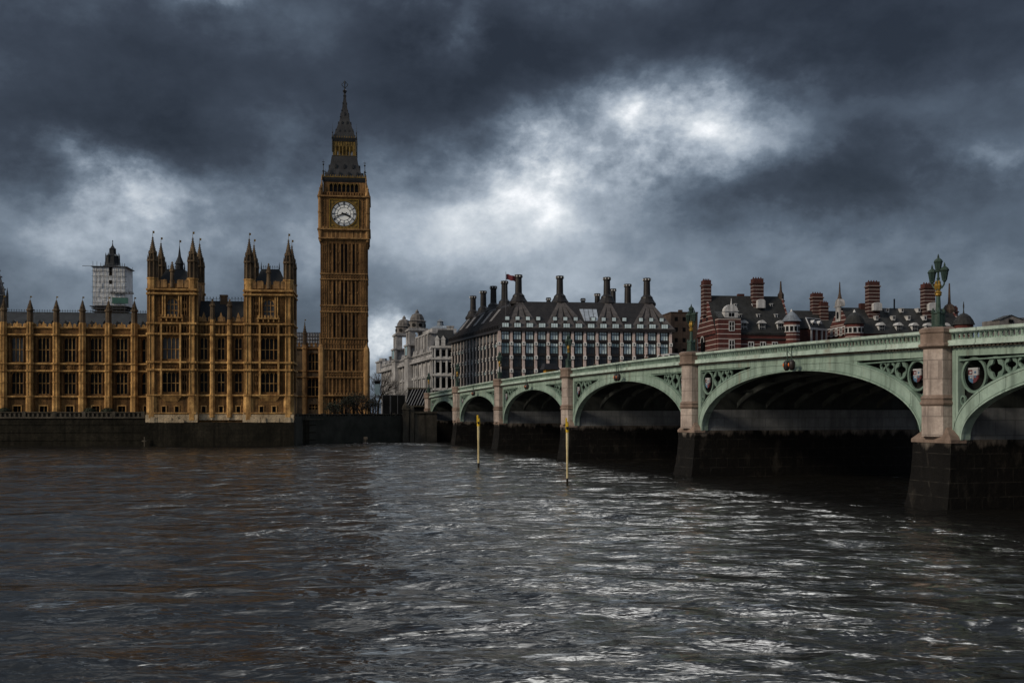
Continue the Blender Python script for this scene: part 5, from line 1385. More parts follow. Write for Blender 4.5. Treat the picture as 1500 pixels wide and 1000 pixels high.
def pick_side(r_, x):
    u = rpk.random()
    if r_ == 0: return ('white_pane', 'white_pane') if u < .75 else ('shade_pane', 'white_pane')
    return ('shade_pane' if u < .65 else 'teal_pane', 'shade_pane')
office_front(SFr, SL, [1.6+i*(SL-3.0)/15 for i in range(16)], 1.9, rows, pick_side, 'palecolumn', .24, -.22)
# roof
ZO = ZE+.5; RIN = 6.3
eav = inset(OUT, -.35); rid = inset(OUT, RIN)
m = MB()
for i in range(4):
    j = (i+1) % 4; m.face([(*eav[i], ZO), (*eav[j], ZO), (*rid[j], ZR), (*rid[i], ZR)])
m.face([(*p, ZR) for p in rid]); m.face([(*p, ZO) for p in eav][::-1]); roof = m.build('roof', M['bronze_roof'], ofc)
def onroof(fr, L_, x, f, lift=.0):
    """point on a front's roof plane, f from eaves 0 to ridge 1"""
    e = Vector(fr.pt(x, -.35, ZO)); return (x, -.35+(RIN+.35)*f, ZO+(ZR-ZO)*f+lift)
def chim(fr, x, y, parent, zt, r=1.0, cone=True):
    m = MB(fr)
    if cone: m.lathe(x, y, [(2.6, ZR-.6), (2.65, ZR+.1), (2.2, ZR+.7), (1.75, ZR+1.5), (1.7, ZR+1.9), (1.1, ZR+2.5), (r, ZR+2.7), (r*.93, zt-1.0), (r*1.12, zt-.9), (r*1.12, zt-.05), (r*.9, zt)], 14)
    else: m.lathe(x, y, [(r*1.4, ZR-.5), (r*1.3, ZR+.4), (r, ZR+.8), (r*.95, zt-.7), (r*1.15, zt-.6), (r*1.15, zt)], 12)
    c = m.build('chimney', M['bronze_roof'], parent)
    m = MB(fr)
    for i in range(8): t_ = i*pi/4+.2; q_ = r*1.12; m.box(x+q_*cos(t_)-.16, x+q_*cos(t_)+.16, y+q_*sin(t_)-.1, y+q_*sin(t_)+.1, zt-.7, zt-.3)
    m.build('vent', M['whiteblock'], c)
    return c
CB = RIN+2.0
front_ch = [HF.x(p, CB) for p in (759.5, 820, 889, 947.5)]
for x, py in zip(front_ch, (402.3, 404, 406, 407.3)): chim(HF, x, CB, roof, HF.z(py, x, CB), 1.0)
for px, py, yy in ((693, 433.3, None), (708, 426, None), (722.8, 419, None), (739, 411.5, None)):
    x = SFr.x(px, CB); chim(SFr, x, CB, roof, SFr.z(py, x, CB), 1.0)
for px, py, y, r in ((919.5, 416, 30, 1.05), ): x = HF.x(px, y); chim(HF, x, y, roof, HF.z(py, x, y), r)
for px, py, y, r in ((875, 430, 14, .8), (898, 423, 22, .85), (803.5, 436, 12, .62), (854, 437, 12, .62)): x = HF.x(px, y); chim(HF, x, y, roof, HF.z(py, x, y), r, False)
# fan ribs from each chimney down to the eaves, with roof windows between
rb = MB(HF)
def strip_on(mb, fr, xa, fa, xb, fb_, w, lift):
    P = [onroof(fr, 0, xa-w, fa), onroof(fr, 0, xa+w, fa), onroof(fr, 0, xb+w*.35, fb_), onroof(fr, 0, xb-w*.35, fb_)]
    Q = [(x, y-.3*lift, z+lift) for x, y, z in P]
    mb.mesh(P+Q, [(4, 5, 6, 7), (0, 1, 5, 4), (1, 2, 6, 5), (2, 3, 7, 6), (3, 0, 4, 7)])
mid_front = [(a+b_)/2 for a, b_ in zip([cols[0]-3.35]+cols, cols)]
nearest = {}
for x in cols:
    c = min(front_ch, key=lambda q: abs(q-x))
    if abs(c-x) < 9.5: strip_on(rb, HF, x, 0.0, c+(x-c)*.14, .95, 1.02, .22)
rb.build('roof_rib', M['bronze_fan'], roof)
for x in mid_front:
    c = min(front_ch, key=lambda q: abs(q-x))
    for z0, z1, w in ((.04, .18, .95), (.30, .42, .6)):
        fx = lambda f: x+(c-x)*.5*f if w < .9 else x
        p0 = onroof(HF, 0, fx(z0), z0); p1 = onroof(HF, 0, fx(z1), z1)
        m = MB(HF); m.box(p0[0]-w-.15, p0[0]+w+.15, p0[1]-.18, p1[1]+.1, p0[2]-.2, p1[2]+.12); f = m.build('roof_window', M['bronze'], roof)
        p = MB(HF)
        for k in range(3 if w > .9 else 1):
            n_ = 3 if w > .9 else 1; a = p0[0]-w+2*w*k/n_+.05; b_ = p0[0]-w+2*w*(k+1)/n_-.05
            p.box(a, b_, p0[1]-.24, p0[1]-.18, p0[2]+.02, p1[2]-.02)
        p.build('pane', M['sky_pane'], f)
# broad rooflight between the second and third chimneys
m = MB(HF); xs_ = [HF.x(p, 3) for p in (850, 876)]
for i in range(4):
    a = xs_[0]+(xs_[1]-xs_[0])*i/4; b_ = xs_[0]+(xs_[1]-xs_[0])*(i+1)/4-.15
    P = [onroof(HF, 0, a+(.9 if i == 0 else 0)*1, .28), onroof(HF, 0, b_, .28), onroof(HF, 0, b_, .72), onroof(HF, 0, a, .72)]
    Q = [(x, y-.1, z+.16) for x, y, z in P]; m.mesh(P+Q, [(4, 5, 6, 7), (0, 1, 5, 4), (1, 2, 6, 5), (2, 3, 7, 6), (3, 0, 4, 7)])
m.build('rooflight', M['white_pane'], roof)
m = MB(SFr)
for px in (681, 690.5, 702, 714, 726):
    m = MB(SFr); x = SFr.x(px, 4); P = [onroof(SFr, 0, x-1.3, .42), onroof(SFr, 0, x+1.3, .42), onroof(SFr, 0, x+1.3, .86), onroof(SFr, 0, x-1.3, .86)]
    Q = [(a, y-.1, z+.14) for a, y, z in P]; m.mesh(P+Q, [(4, 5, 6, 7), (0, 1, 5, 4), (1, 2, 6, 5), (2, 3, 7, 6), (3, 0, 4, 7)])
    m.build('side_rooflight', M['bronze_light'], roof)
rb = MB(SFr); n = 34
for i in range(n): x = 1+i*(SL-2)/n; strip_on(rb, SFr, x, 0, x+.6, .9, .12, .16); rb.box(x, x+.35, -.7, -.3, ZO-.1, ZO+1.0)
rb.build('roof_rib', M['bronze_roof'], roof)
# flag and pole
fp = HF.pt(HF.x(741, 3), 3, 0); fz0 = ZO+2.6
fl = thing('flagpole', (fp[0], fp[1], fz0), 0, 'slim flagpole flying a dark red flag beside the corner chimneys', 'flagpole')
m = MB(); m.tube((*fp[:2], fz0-.3), (*fp[:2], CAMZ+(HZ-398)*288/F), .11, .07, 6); m.build('pole', M['steel'], fl)
m = MB(); ft = CAMZ+(HZ-401.5)*288/F; P = []; Fc = []; nx_ = 9
for i in range(nx_+1):
    for j in range(4):
        u = i/nx_; P.append((fp[0]+.1+2.6*u, fp[1]+.28*sin(u*7)+.1*j*u, ft-j*.52*(1-.1*u)-.9*u*u*.9+.12*sin(u*9)))
for i in range(nx_):
    for j in range(3): Fc.append((i*4+j, i*4+j+1, i*4+5+j, i*4+4+j))
m.mesh(P, Fc); m.build('flag', M['flagred'], fl, smooth=True)
# brown block behind
m = MB(); K = Fr((983-750)/F*330, 330, 7)
t = thing('brick_block', K.pt(4, 4, GZ), K.a, 'plain brown brick block squeezed between office roof and striped gable', 'building')
m = MB(K); m.box(0, K.x(1022), 0, 14, G0, K.z(458)); m.build('wall', M['brown'], t)
m = MB(K); m.box(-.15, K.x(1022)+.15, -.15, 14.1, K.z(458), K.z(456.5)); m.box(3.5, 4.7, 3, 4.2, K.z(457), K.z(452)); m.build('roof_edge', M['brown'], t)
m = MB(K)
for i in range(2):
    for j in range(5): m.box(1.2+i*2.6, 2.2+i*2.6, -.04, .1, K.z(470)-j*3.4, K.z(464)-j*3.4)
m.build('windows', M['pane'], t)
# ------------------------------------------------------------ red brick buildings with white bands
def brick_building(name, fr, L_, DPT, ze, zr, label, gable_py=None):
    t = thing(name, fr.pt(L_/2, DPT/2, GZ), fr.a, label, 'building')
    m = MB(fr); m.box(0, L_, 0, DPT, G0, ze)
    m.build('wall', M['brick'], t)
    m = MB(fr); m.mesh([(0, -.02, ze), (0, DPT, ze), (0, DPT/2, zr+.3), (-.5, 0, ze), (-.5, DPT, ze), (-.5, DPT/2, zr+.3)], [(0, 1, 2), (3, 5, 4), (0, 2, 5, 3), (1, 4, 5, 2), (0, 3, 4, 1)]); m.build('gable', M['brick'], t)
    m = MB(fr); m.mesh([(L_, -.02, ze), (L_, DPT, ze), (L_, DPT/2, zr+.3), (L_+.5, 0, ze), (L_+.5, DPT, ze), (L_+.5, DPT/2, zr+.3)], [(0, 1, 2), (3, 5, 4), (0, 2, 5, 3), (1, 4, 5, 2), (0, 3, 4, 1)]); m.build('gable', M['brick'], t)
    m = MB(fr); m.mesh([(0, -.35, ze-.2), (L_, -.35, ze-.2), (L_, DPT/2, zr), (0, DPT/2, zr), (0, DPT+.3, ze-.2), (L_, DPT+.3, ze-.2)], [(0, 1, 2, 3), (3, 2, 5, 4), (0, 4, 5, 1)]); rf = m.build('roof', M['redslate'], t)
    return t, rf
def white_window(t, fr, x, z0, z1, w, y, nl=2, head=None):
    m = MB(fr)
    for i in range(nl+1): a = x-w/2+w*i/nl; m.box(a-.09, a+.09, y-.14, y+.02, z0, z1)
    m.box(x-w/2, x+w/2, y-.14, y+.02, z0-.12, z0+.08); m.box(x-w/2-.1, x+w/2+.1, y-.16, y+.02, z1-.1, z1+.15); m.box(x-w/2, x+w/2, y-.12, y+.02, (z0+z1)/2-.07, (z0+z1)/2+.07)
    f = m.build('window', M['whitepaint'], t); p = MB(fr); p.box(x-w/2, x+w/2, y-.05, y+.0, z0, z1); p.build('pane', M['pane'], f); return f
def dormer(t, fr, x, y, z0, z1, w, hood=True):
    m = MB(fr); m.box(x-w/2, x+w/2, y+.02, y+2.2, z0-.2, z1); 
    f = m.build('dormer', M['whitepaint'], t)
    m = MB(fr)
    if hood: m.prism([(x-w/2-.35, z1-.15), (x+w/2+.35, z1-.15), (x+w*.3, z1+.55), (x, z1+.75), (x-w*.3, z1+.55)], y-.3, y+2.4)
    else: m.box(x-w/2-.1, x+w/2+.1, y-.12, y+2, z1, z1+.15)
    m.build('hood', M['whitepaint'], f)
    p = MB(fr)
    if hood:
        for i in (-1, 0, 1): p.box(x+i*w*.30-w*.11, x+i*w*.30+w*.11, y-.04, y+.02, z0, z0+(z1-z0)*.52); p.box(x+i*w*.30-w*.11, x+i*w*.30+w*.11, y-.04, y+.02, z0+(z1-z0)*.58, z1-.15)
    else: p.box(x-w*.22, x+w*.22, y-.04, y+.02, z0+.12, z1-.12)
    p.build('pane', M['pane'], f); return f
def brick_chimney(t, fr, x, y, z0, z1, w, d, base=None):
    m = MB(fr); m.box(x-w/2, x+w/2, y-d/2, y+d/2, z0, z1-1.6); m.box(x-w/2-.22, x+w/2+.22, y-d/2-.22, y+d/2+.22, z1-1.6, z1-1.2); c = m.build('chimney', M['brickstack'], t)
    m = MB(fr); m.box(x-w/2+.05, x+w/2-.05, y-d/2+.05, y+d/2-.05, z1-1.2, z1)
    for i in range(4): a = x-w*.36+i*w*.24; m.frus(a, y, z1, z1+.5, .2, .16, 8)
    m.build('chimney_cap', M['brickplain'], c)
    if base:
        m = MB(fr); b0, b1, bw = base; q = 8
        m.prism([(x-bw/2+.4, b0), (x+bw/2+.4, b0)]+[(x+.4+bw/2*cos(pi*i/q), b1-bw*.28+bw*.28*sin(pi*i/q)) for i in range(q+1)], y-d/2-1.4, y-d/2); m.build('chimney_shoulder', M['whitepaint'], c)
def round_turret(t, fr, x, y, r, z0, zw0, zw1, ze, zt, dome, rmat='redslate'):
    m = MB(fr); m.lathe(x, y, [(r, z0), (r, zw0-.2), (r*1.03, zw0-.2), (r*1.03, zw0)], 16); m.lathe(x, y, [(r, zw1+.2), (r, ze)], 16); f = m.build('turret', M['brick'], t)
    m = MB(fr); m.lathe(x, y, [(r*.98, zw0), (r*.98, zw1+.2)], 16); m.build('turret_band', M['whitepaint'], f)
    m = MB(fr)
    for i in range(12):
        a = i*pi/6+.13; c, s_ = cos(a), sin(a); q = r*1.0; wd = r*.17
        m.mesh([(x+q*c+wd*s_, y+q*s_-wd*c, zw0+.25), (x+q*c-wd*s_, y+q*s_+wd*c, zw0+.25), (x+q*c-wd*s_, y+q*s_+wd*c, zw1-.1), (x+q*c+wd*s_, y+q*s_-wd*c, zw1-.1)], [(0, 1, 2, 3)])
    m.build('turret_window', M['pane'], f)
    m = MB(fr); h = zt-ze
    if dome: m.lathe(x, y, [(r*1.18, ze), (r*1.12, ze+h*.10), (r*.98, ze+h*.38), (r*.70, ze+h*.70), (r*.35, ze+h*.92), (.12, zt)], 16)
    else: m.lathe(x, y, [(r*1.22, ze), (r*1.1, ze+h*.12), (r*.72, ze+h*.55), (r*.3, ze+h*.88), (.12, zt)], 16)
    rf = m.build('turret_roof', M[rmat], f, smooth=False)
    return f, rf
NF = Fr((1049-750)/F*287, 287.0, 7); nz = lambda p, px=1100: NF.z(p, NF.x(px), 0); NL = NF.x(1160)
ND = 17.0
nzr = NF.z(433.5, NF.x(1095, ND/2), ND/2)
no, nrf = brick_building('striped_brick_building', NF, NL, ND, nz(489), nzr, 'red brick building with white stripes and a bare striped gable next to the office block')
for px in (1090, 1116.5, 1143.5): dormer(no, NF, NF.x(px, .8), .8, nz(485.5), nz(472), 1.75)
for px, py in ((1084.5, 462), (1111, 462), (1137, 462)): y = ND/2*.42; dormer(no, NF, NF.x(px, y), y, NF.z(465.5, NF.x(px, y), y), NF.z(460.5, NF.x(px, y), y), .85, False)
for px in (1077.5, 1103.5, 1130): y = ND/2*.72; dormer(no, NF, NF.x(px, y), y, NF.z(450, NF.x(px, y), y), NF.z(445.3, NF.x(px, y), y), .75, False)
for px in (1100, 1117.5, 1135): white_window(no, NF, NF.x(px), nz(513), nz(501), 1.5, 0)
m = MB(NF)
for p in (488, 496.5): m.box(NF.x(1084), NL, -.35, 0, nz(p)-.15, nz(p)+.15)
m.box(NF.x(1084), NL, -.3, .0, nz(489), nz(487)); m.build('cornice', M['redslate'], no)
# corner bay with pedimented white dormer
m = MB(NF); x0, x1 = NF.x(1050), NF.x(1083); m.box(x0, x1, -1.3, 1.5, G0, nz(467)); bay = m.build('corner_bay', M['brick'], no)
for z0, z1 in ((485, 472), (513, 499)): white_window(no, NF, NF.x(1069.5), nz(z0), nz(z1), 1.5, -1.3, 2)
m = MB(NF); xc = NF.x(1069.5); m.box(xc-1.9, xc+1.9, -1.15, 1.5, nz(467), nz(457)); q = 8
m.prism([(xc-1.9, nz(456)), (xc+1.9, nz(456))]+[(xc+1.9*cos(pi*i/q), nz(456)+1.9*sin(pi*i/q)*.95) for i in range(q+1)], -1.2, 1.2); m.box(xc-2.1, xc+2.1, -1.35, 0, nz(457), nz(456)); m.lathe(xc, -1, [(.28, nz(447.5)), (.2, nz(445)), (.06, nz(438))], 6); pb_ = m.build('pediment_dormer', M['whitepaint'], bay)
m = MB(NF); m.box(xc-.75, xc-.08, -1.2, -1.1, nz(464.5), nz(459)); m.box(xc+.08, xc+.75, -1.2, -1.1, nz(464.5), nz(459)); m.build('pane', M['pane'], pb_)
m = MB(NF); m.mesh([(x0, -1.4, nz(467)), (x1, -1.4, nz(467)), (x1, 2.6, nz(455)), (x0, 2.6, nz(455))], [(0, 1, 2, 3)]); m.build('bay_roof', M['redslate'], bay)
xx = NF.x(1037.5, ND/2); brick_chimney(no, NF, -.2, ND/2, nzr-6, NF.z(411, -.2, ND/2), 2.2, 3.0)
brick_chimney(no, NF, NF.x(1109, 7), 7, nzr-5, NF.z(408.5, NF.x(1109, 7), 7), 3.1, 2.4, (NF.z(451, NF.x(1109, 5), 5), NF.z(438, NF.x(1109, 5), 5), 2.2))
m = MB(NF); xg = NL+.1; m.lathe(xg, ND/2, [(.9, nzr-1.2), (.9, nzr+.6), (.5, nzr+1.2), (.35, nzr+1.8), (.18, NF.z(412, xg, ND/2))], 6); m.box(xg-.9, xg+.9, ND/2-.9, ND/2+.9, nzr-1.6, nzr-1.2); m.build('gable_finial', M['brown'], no)
m = MB(NF); m.box(NF.x(1080, 10), NF.x(1089, 10), 9.2, 10.4, nzr-.8, nzr+.7); m.build('ridge_vent', M['brickplain'], no)
xt = NF.x(1161); f, rf = round_turret(no, NF, xt, .8, 2.35, G0, nz(486), nz(477), nz(470), nz(454.5), False, 'leaddome')
m = MB(NF); m.lathe(xt, .8, [(.5, nz(457)), (.1, nz(451.5))], 8); m.build('turret_finial', M['whitepaint'], rf)
# arched doorway low on the gable wall and small gable windows
GFm = NF.turned(0, ND, -90)       # frame of the gable end wall, x from its far corner to the near one
m = MB(GFm); q = 8; xc = 6.0
m.prism([(xc-1.3, nz(515)), (xc+1.3, nz(515))]+[(xc+1.3*cos(pi*i/q), nz(497)+1.3*sin(pi*i/q)) for i in range(q+1)], -.58, -.49); m.build('arched_opening', M['pane'], no)
m = MB(GFm)
for i in range(9): a = pi*i/8; m.box(xc+1.5*cos(a)-.22, xc+1.5*cos(a)+.22, -.62, -.48, nz(497)+1.5*sin(a)-.2, nz(497)+1.5*sin(a)+.2)
m.build('arch_voussoirs', M['whitepaint'], no)
m = MB(GFm)
for xw in (5.0, 10.4): m.box(xw-.6, xw+.6, -.56, -.5, nz(468), nz(462.5))
m.build('gable_window', M['pane'], no)

S2 = Fr((1251-750)/F*297, 297.0, 7); s2 = lambda p, px=1320: S2.z(p, S2.x(px), 0); S2L = S2.x(1416); SD = 18.0
szr = S2.z(451.5, S2.x(1320, SD/2), SD/2)
so_, srf = brick_building('striped_brick_building', S2, S2L, SD, s2(488), szr, 'long striped red brick building with rows of white dormers and domed corner turrets')
for px in (1291.5, 1317.4, 1340.5, 1361, 1387): dormer(so_, S2, S2.x(px, .8), .8, s2(486.5), s2(475.5), 1.7)
for px in (1284.5, 1309.5, 1331.5, 1355.5, 1379.5): y = SD/2*.42; x = S2.x(px, y); dormer(so_, S2, x, y, S2.z(468, x, y), S2.z(463, x, y), .85, False)
for px in (1300.5, 1322, 1346.5, 1376): y = SD/2*.72; x = S2.x(px, y); dormer(so_, S2, x, y, S2.z(453.5, x, y)-.6, S2.z(449, x, y)-.6, .8, False)
for px, py, bw in ((1278, 413, 2.6), (1359, 416, 2.8)): x = S2.x(px, 6.5); brick_chimney(so_, S2, x, 6.5, szr-6, S2.z(py, x, 6.5), 3.4, 2.6, (S2.z(455, x, 5), S2.z(443, x, 5), bw))
for px in (1272,): x = S2.x(px-9, 9); m = MB(S2); m.box(x-.8, x+.8, 8.4, 9.8, szr-1, szr+1.3); m.build('ridge_stack', M['brickplain'], so_)
m = MB(S2); x = S2.x(1310, 9); m.box(x-.15, x+.15, 8.8, 9.2, szr-.3, szr+2.8); m.build('vent_pipe', M['black'], so_)
f, rf = round_turret(so_, S2, .4, .6, 2.6, G0, s2(489), s2(480.5), s2(475), s2(457.5), True)
m = MB(S2); m.lathe(.4, .6, [(.5, s2(459)), (.1, s2(454))], 8); m.build('turret_finial', M['whitepaint'], rf)
f, rf = round_turret(so_, S2, S2L-.6, .6, 2.65, G0, s2(490), s2(480.5), s2(474.5), s2(457), True, 'redslate')
m = MB(S2); m.lathe(S2L-.6, .6, [(.3, s2(459)), (.12, s2(452)), (.22, s2(447)), (.06, s2(440))], 8); m.build('turret_finial', M['redslate'], rf)
S3 = S2.turned(0, SD, -90)       # gable end frame
g_ = lambda p: S2.z(p, 0, SD/2)
m = MB(S3); xc = SD/2; q = 8
m.box(xc-1.5, xc+1.5, -.85, -.49, g_(471), g_(449)); m.prism([(xc-1.9, g_(448)), (xc+1.9, g_(448))]+[(xc+1.9*cos(pi*i/q), g_(446)+1.7*sin(pi*i/q)) for i in range(q+1)], -.9, .6); m.box(xc-2.3, xc+2.3, -1.0, .3, g_(449.5), g_(448)); ni = m.build('gable_niche', M['portland'], so_)
m = MB(S3); m.prism([(xc-.6, g_(467)), (xc+.6, g_(467))]+[(xc+.6*cos(pi*i/q), g_(459.5)+.6*sin(pi*i/q)) for i in range(q+1)], -.9, -.84); m.build('niche_opening', M['pane'], ni)
m = MB(S3); m.lathe(xc, -.2, [(.8, g_(438.5)), (.65, g_(436)), (.4, g_(431)), (.3, g_(428)), (.14, g_(413))], 6); m.build('gable_finial', M['brown'], so_)
for i in range(4): x = 4.2+i*3.2; white_window(so_, S3, x, g_(491.5), g_(481.5), 1.5, -.5, 2)
m = MB(S3); m.box(.5, SD-.5, -.7, -.5, g_(480.5), g_(479)); m.build('string_course', M['whitepaint'], so_)
m = MB(S2); xg = S2L-.2; m.lathe(xg, SD/2, [(1.7, szr-1.4), (1.9, szr-.4), (1.3, szr+1.0), (.5, szr+1.6), (.4, szr+2.2), (.2, S2.z(415, xg, SD/2))], 8); m.build('gable_finial', M['brown'], so_)
brick_chimney(so_, S2, S2.x(1398, 14), 14, szr-3, szr+1.0, 1.6, 1.4)
# link between the two, with its own chimneys
K2 = Fr((1168-750)/F*318, 318, 7); kz = lambda p: K2.z(p, 6, 0); KL = K2.x(1246)
t = thing('link_building', K2.pt(KL/2, 5, GZ), K2.a, 'dark roofed link set back between the two striped brick buildings', 'building')
m = MB(K2); m.box(0, KL, 0, 12, G0, kz(484)); m.build('wall', M['brickplain'], t)
m = MB(K2); m.mesh([(0, -.3, kz(484)), (KL, -.3, kz(484)), (KL, 6, K2.z(455, 6, 6)), (0, 6, K2.z(455, 6, 6)), (0, 12, kz(484)), (KL, 12, kz(484))], [(0, 1, 2, 3), (3, 2, 5, 4), (0, 4, 5, 1), (0, 3, 4), (1, 5, 2)]); m.build('roof', M['redslate'], t)
x = K2.x(1196, 6); brick_chimney(t, K2, x, 6, kz(470), K2.z(430, x, 6), 3.3, 2.6); x = K2.x(1206, 4); brick_chimney(t, K2, x, 4, kz(475), K2.z(443, x, 4), 2.5, 2.2)
K3 = Fr((1186-750)/F*300, 300, 40); kz3 = lambda p: K3.z(p, 2, 0)
t = thing('annex_building', K3.pt(4, 3, GZ), K3.a, 'small annex with white edged slate mansard roof in front of the dark link', 'building')
KL3 = 8.5; m = MB(K3); m.box(0, KL3, 0, 9, G0, kz3(483)); m.build('wall', M['brickplain'], t)
m = MB(K3); P = [(-.2, -.3, kz3(481)), (KL3, -.3, kz3(481)), (KL3, 9, kz3(481)), (-.2, 9, kz3(481)), (1.0, 2.0, kz3(465)), (KL3, 2.0, kz3(465)), (KL3, 7, kz3(465)), (1.0, 7, kz3(465))]
m.mesh(P, [(0, 1, 5, 4), (1, 2, 6, 5), (2, 3, 7, 6), (3, 0, 4, 7), (4, 5, 6, 7)]); rf = m.build('roof', M['slate'], t)
m = MB(K3); m.box(-.35, KL3, -.45, -.1, kz3(483), kz3(480)); m.tube((-.2, -.3, kz3(481)), (1, 2, kz3(465)), .17, n=5); m.tube((1, 2, kz3(465)), (KL3, 2, kz3(465)), .16, n=5); m.build('white_trim', M['whitepaint'], t)
for x in (2.8, 6.0): dormer(t, K3, x, .5, kz3(479.5), kz3(472), 1.0)
for x in (.6, 3.2, 6.0, 8.2): m = MB(K3); m.box(x-.22, x+.22, -.4, 0, G0, kz3(483)); m.build('pilaster', M['whitepaint'], t)

# far house beyond the right end of the bridge
K4 = Fr((1464-750)/F*340, 340, 7); z4 = lambda p: K4.z(p, 5, 0)
t = thing('gabled_house', K4.pt(8, 5, GZ), K4.a, 'distant gabled house with pale walls above the parapet beyond the nearest lamp', 'house')
m = MB(K4); m.box(0, 26, 0, 10, G0, z4(468)); m.prism([(0, z4(468)), (8, z4(468)), (4, z4(461.5))], -.0, 3); m.prism([(13, z4(466)), (21, z4(466)), (17, z4(458.5))], -.2, 3); m.build('wall', M['portland_dark'], t)
m = MB(K4); m.mesh([(-.4, -.4, z4(468.5)), (4, -.4, z4(461)), (4, 4, z4(461)), (-.4, 4, z4(468.5)), (8.5, -.4, z4(468.5)), (8.5, 4, z4(468.5))], [(0, 1, 2, 3), (1, 4, 5, 2)])
m.mesh([(12.5, -.6, z4(466.5)), (17, -.6, z4(458)), (17, 4, z4(458)), (12.5, 4, z4(466.5)), (21.5, -.6, z4(466.5)), (21.5, 4, z4(466.5))], [(0, 1, 2, 3), (1, 4, 5, 2)])
m.mesh([(4, 1, z4(469)), (26, 1, z4(469)), (26, 6, z4(462.3)), (4, 6, z4(462.3))], [(0, 1, 2, 3)]); m.build('roof', M['redslate'], t)
m = MB(K4)
for a, c in ((4, 469.5), (9.5, 472), (12, 472), (17, 469)): m.box(a-.8, a+.8, -.26, -.19, z4(c+3), z4(c-1.5))
m.build('window', M['pane'], t)

# ------------------------------------------------------------ grey white government building with twin cupolas
E = Fr(-60.0, 474.0, math.degrees(atan2(350-474, -25.7+60.0))); EL = hypot(34.3, 124)
gv = thing('government_building', E.pt(EL/2, 10, GZ), E.a, 'weathered white stone government building with two cupola towers and a long corniced front', 'building')
def ez(py, px): x = E.x(px); return E.z(py, x, 0)
ztop_e = ez(527, 625); zc = ez(545, 580)
x600, x620 = E.x(601), E.x(622)
m = MB(E); m.box(0, EL, .6, 30, G0, ztop_e+1)
hh = []
for i in range(15):
    c = 4+i*(EL-8)/14
    for z0, z1 in ((8, 12), (14, 18.5), (20.5, 23.5)): hh.append((c-1.3, c+1.3, z0, z1))
m.wall(0, EL, G0, ztop_e+1, 0, hh, .6); m.build('wall', M['portland'], gv)
m = MB(E); 
for a, b_, c, d in hh: m.box(a+.15, b_-.15, .5, .55, c, d)
m.build('windows', M['pane'], gv)
m = MB(E)
for z, d in ((13, .6), (19.5, .5), (ztop_e, 1.3), (ztop_e+1, .6)): m.box(-.5, EL+.5, -d, 0, z-.4, z+.4)
for i in range(16): x = .7+i*(EL-1.5)/15; m.box(x-.7, x+.7, -.5, 0, G0, ztop_e-.4)
for i in range(40): x = 1+i*(EL-2)/40; m.box(x-.25, x+.25, -.2, .2, ztop_e+1.4, ztop_e+2.4)
m.box(0, EL, -.3, .3, ztop_e+2.4, ztop_e+2.8); m.build('cornice', M['portland'], gv)
def cupola(px, y, ztip, w, zfull):
    """square stage, open arched stage, oculus drum and dome"""
    x = E.x(px, y); h = ztip-zfull
    t_ = E
    m = MB(E)
    m.box(x-w, x+w, y-w, y+w, G0, zfull); m.box(x-w*.8, x+w*.8, y-w*.8, y+w*.8, zfull-.1, zfull+h*.26)
    for k in (0.0, .28, .62): m.box(x-w-.3+w*.1*(k>.5), x+w+.3-w*.1*(k>.5), y-w-.3+w*.1*(k>.5), y+w+.3-w*.1*(k>.5), zfull+h*k*.9-.3, zfull+h*k*.9+.3)
    for sx_ in (-1, 1):
        for sy_ in (-1, 1): m.box(x+sx_*w-(.9 if sx_ > 0 else -.0)-(0 if sx_ > 0 else 0), x+sx_*w+(.9 if sx_ < 0 else 0), y+sy_*w-(.9 if sy_ > 0 else 0), y+sy_*w+(.9 if sy_ < 0 else 0), zfull, zfull+h*.26)
    w2 = w*.86
    for sx_ in (-1, 1):
        for sy_ in (-1, 1):
            a0, a1 = sorted((x+sx_*w2, x+sx_*w2*.36)); b0, b1 = sorted((y+sy_*w2, y+sy_*w2*.36)); m.box(a0, a1, b0, b1, zfull+h*.26, zfull+h*.56)
    for yy in (y-w2+.05, y+w2-.45):
        q = 8; r = w2*.36; m.prism([(x-r, zfull+h*.56)]+[(x-r*cos(pi*i/q), zfull+h*.46+r*sin(pi*i/q)) for i in range(q+1)]+[(x+r, zfull+h*.56)], yy, yy+.4)
    m.box(x-w2, x+w2, y-w2, y+w2, zfull+h*.555, zfull+h*.60)
    st_ = m.build('tower', M['portland'], gv)
    m = MB(E); m.lathe(x, y, [(w*.80, zfull+h*.58), (w*.76, zfull+h*.74), (w*.88, zfull+h*.75), (w*.70, zfull+h*.77)], 12)
    m.lathe(x, y, [(w*.66, zfull+h*.76), (w*.62, zfull+h*.82), (w*.45, zfull+h*.89), (w*.15, zfull+h*.925), (w*.17, zfull+h*.95), (.1, ztip)], 12); m.build('dome', M['portland_dark'], st_)
    m = MB(E)
    for i in range(8):
        a = i*pi/4+.2; r = w*.80; c = (x+r*cos(a), y+r*sin(a)); z = zfull+h*.665; u = (-sin(a)*.75, cos(a)*.75)
        m.mesh([(c[0]+u[0]*cos(2*pi*j/10), c[1]+u[1]*cos(2*pi*j/10), z+.75*sin(2*pi*j/10)) for j in range(10)], [tuple(range(10))])
    m.build('oculus', M['pane'], st_)
    m = MB(E); m.box(x-w*.5, x+w*.5, y-w-.06, y-w+.02, zfull+h*.05, zfull+h*.22); m.build('tall_window', M['teal_pane'], st_)
def etop(py, px, y): x = E.x(px, y); return E.z(py, x, y)
cupola(592, 2.4, etop(462, 592, 2.4), 4.6, etop(529, 592, 2.4)); cupola(611, 2.4, etop(453, 611, 2.4), 4.3, etop(524, 611, 2.4))
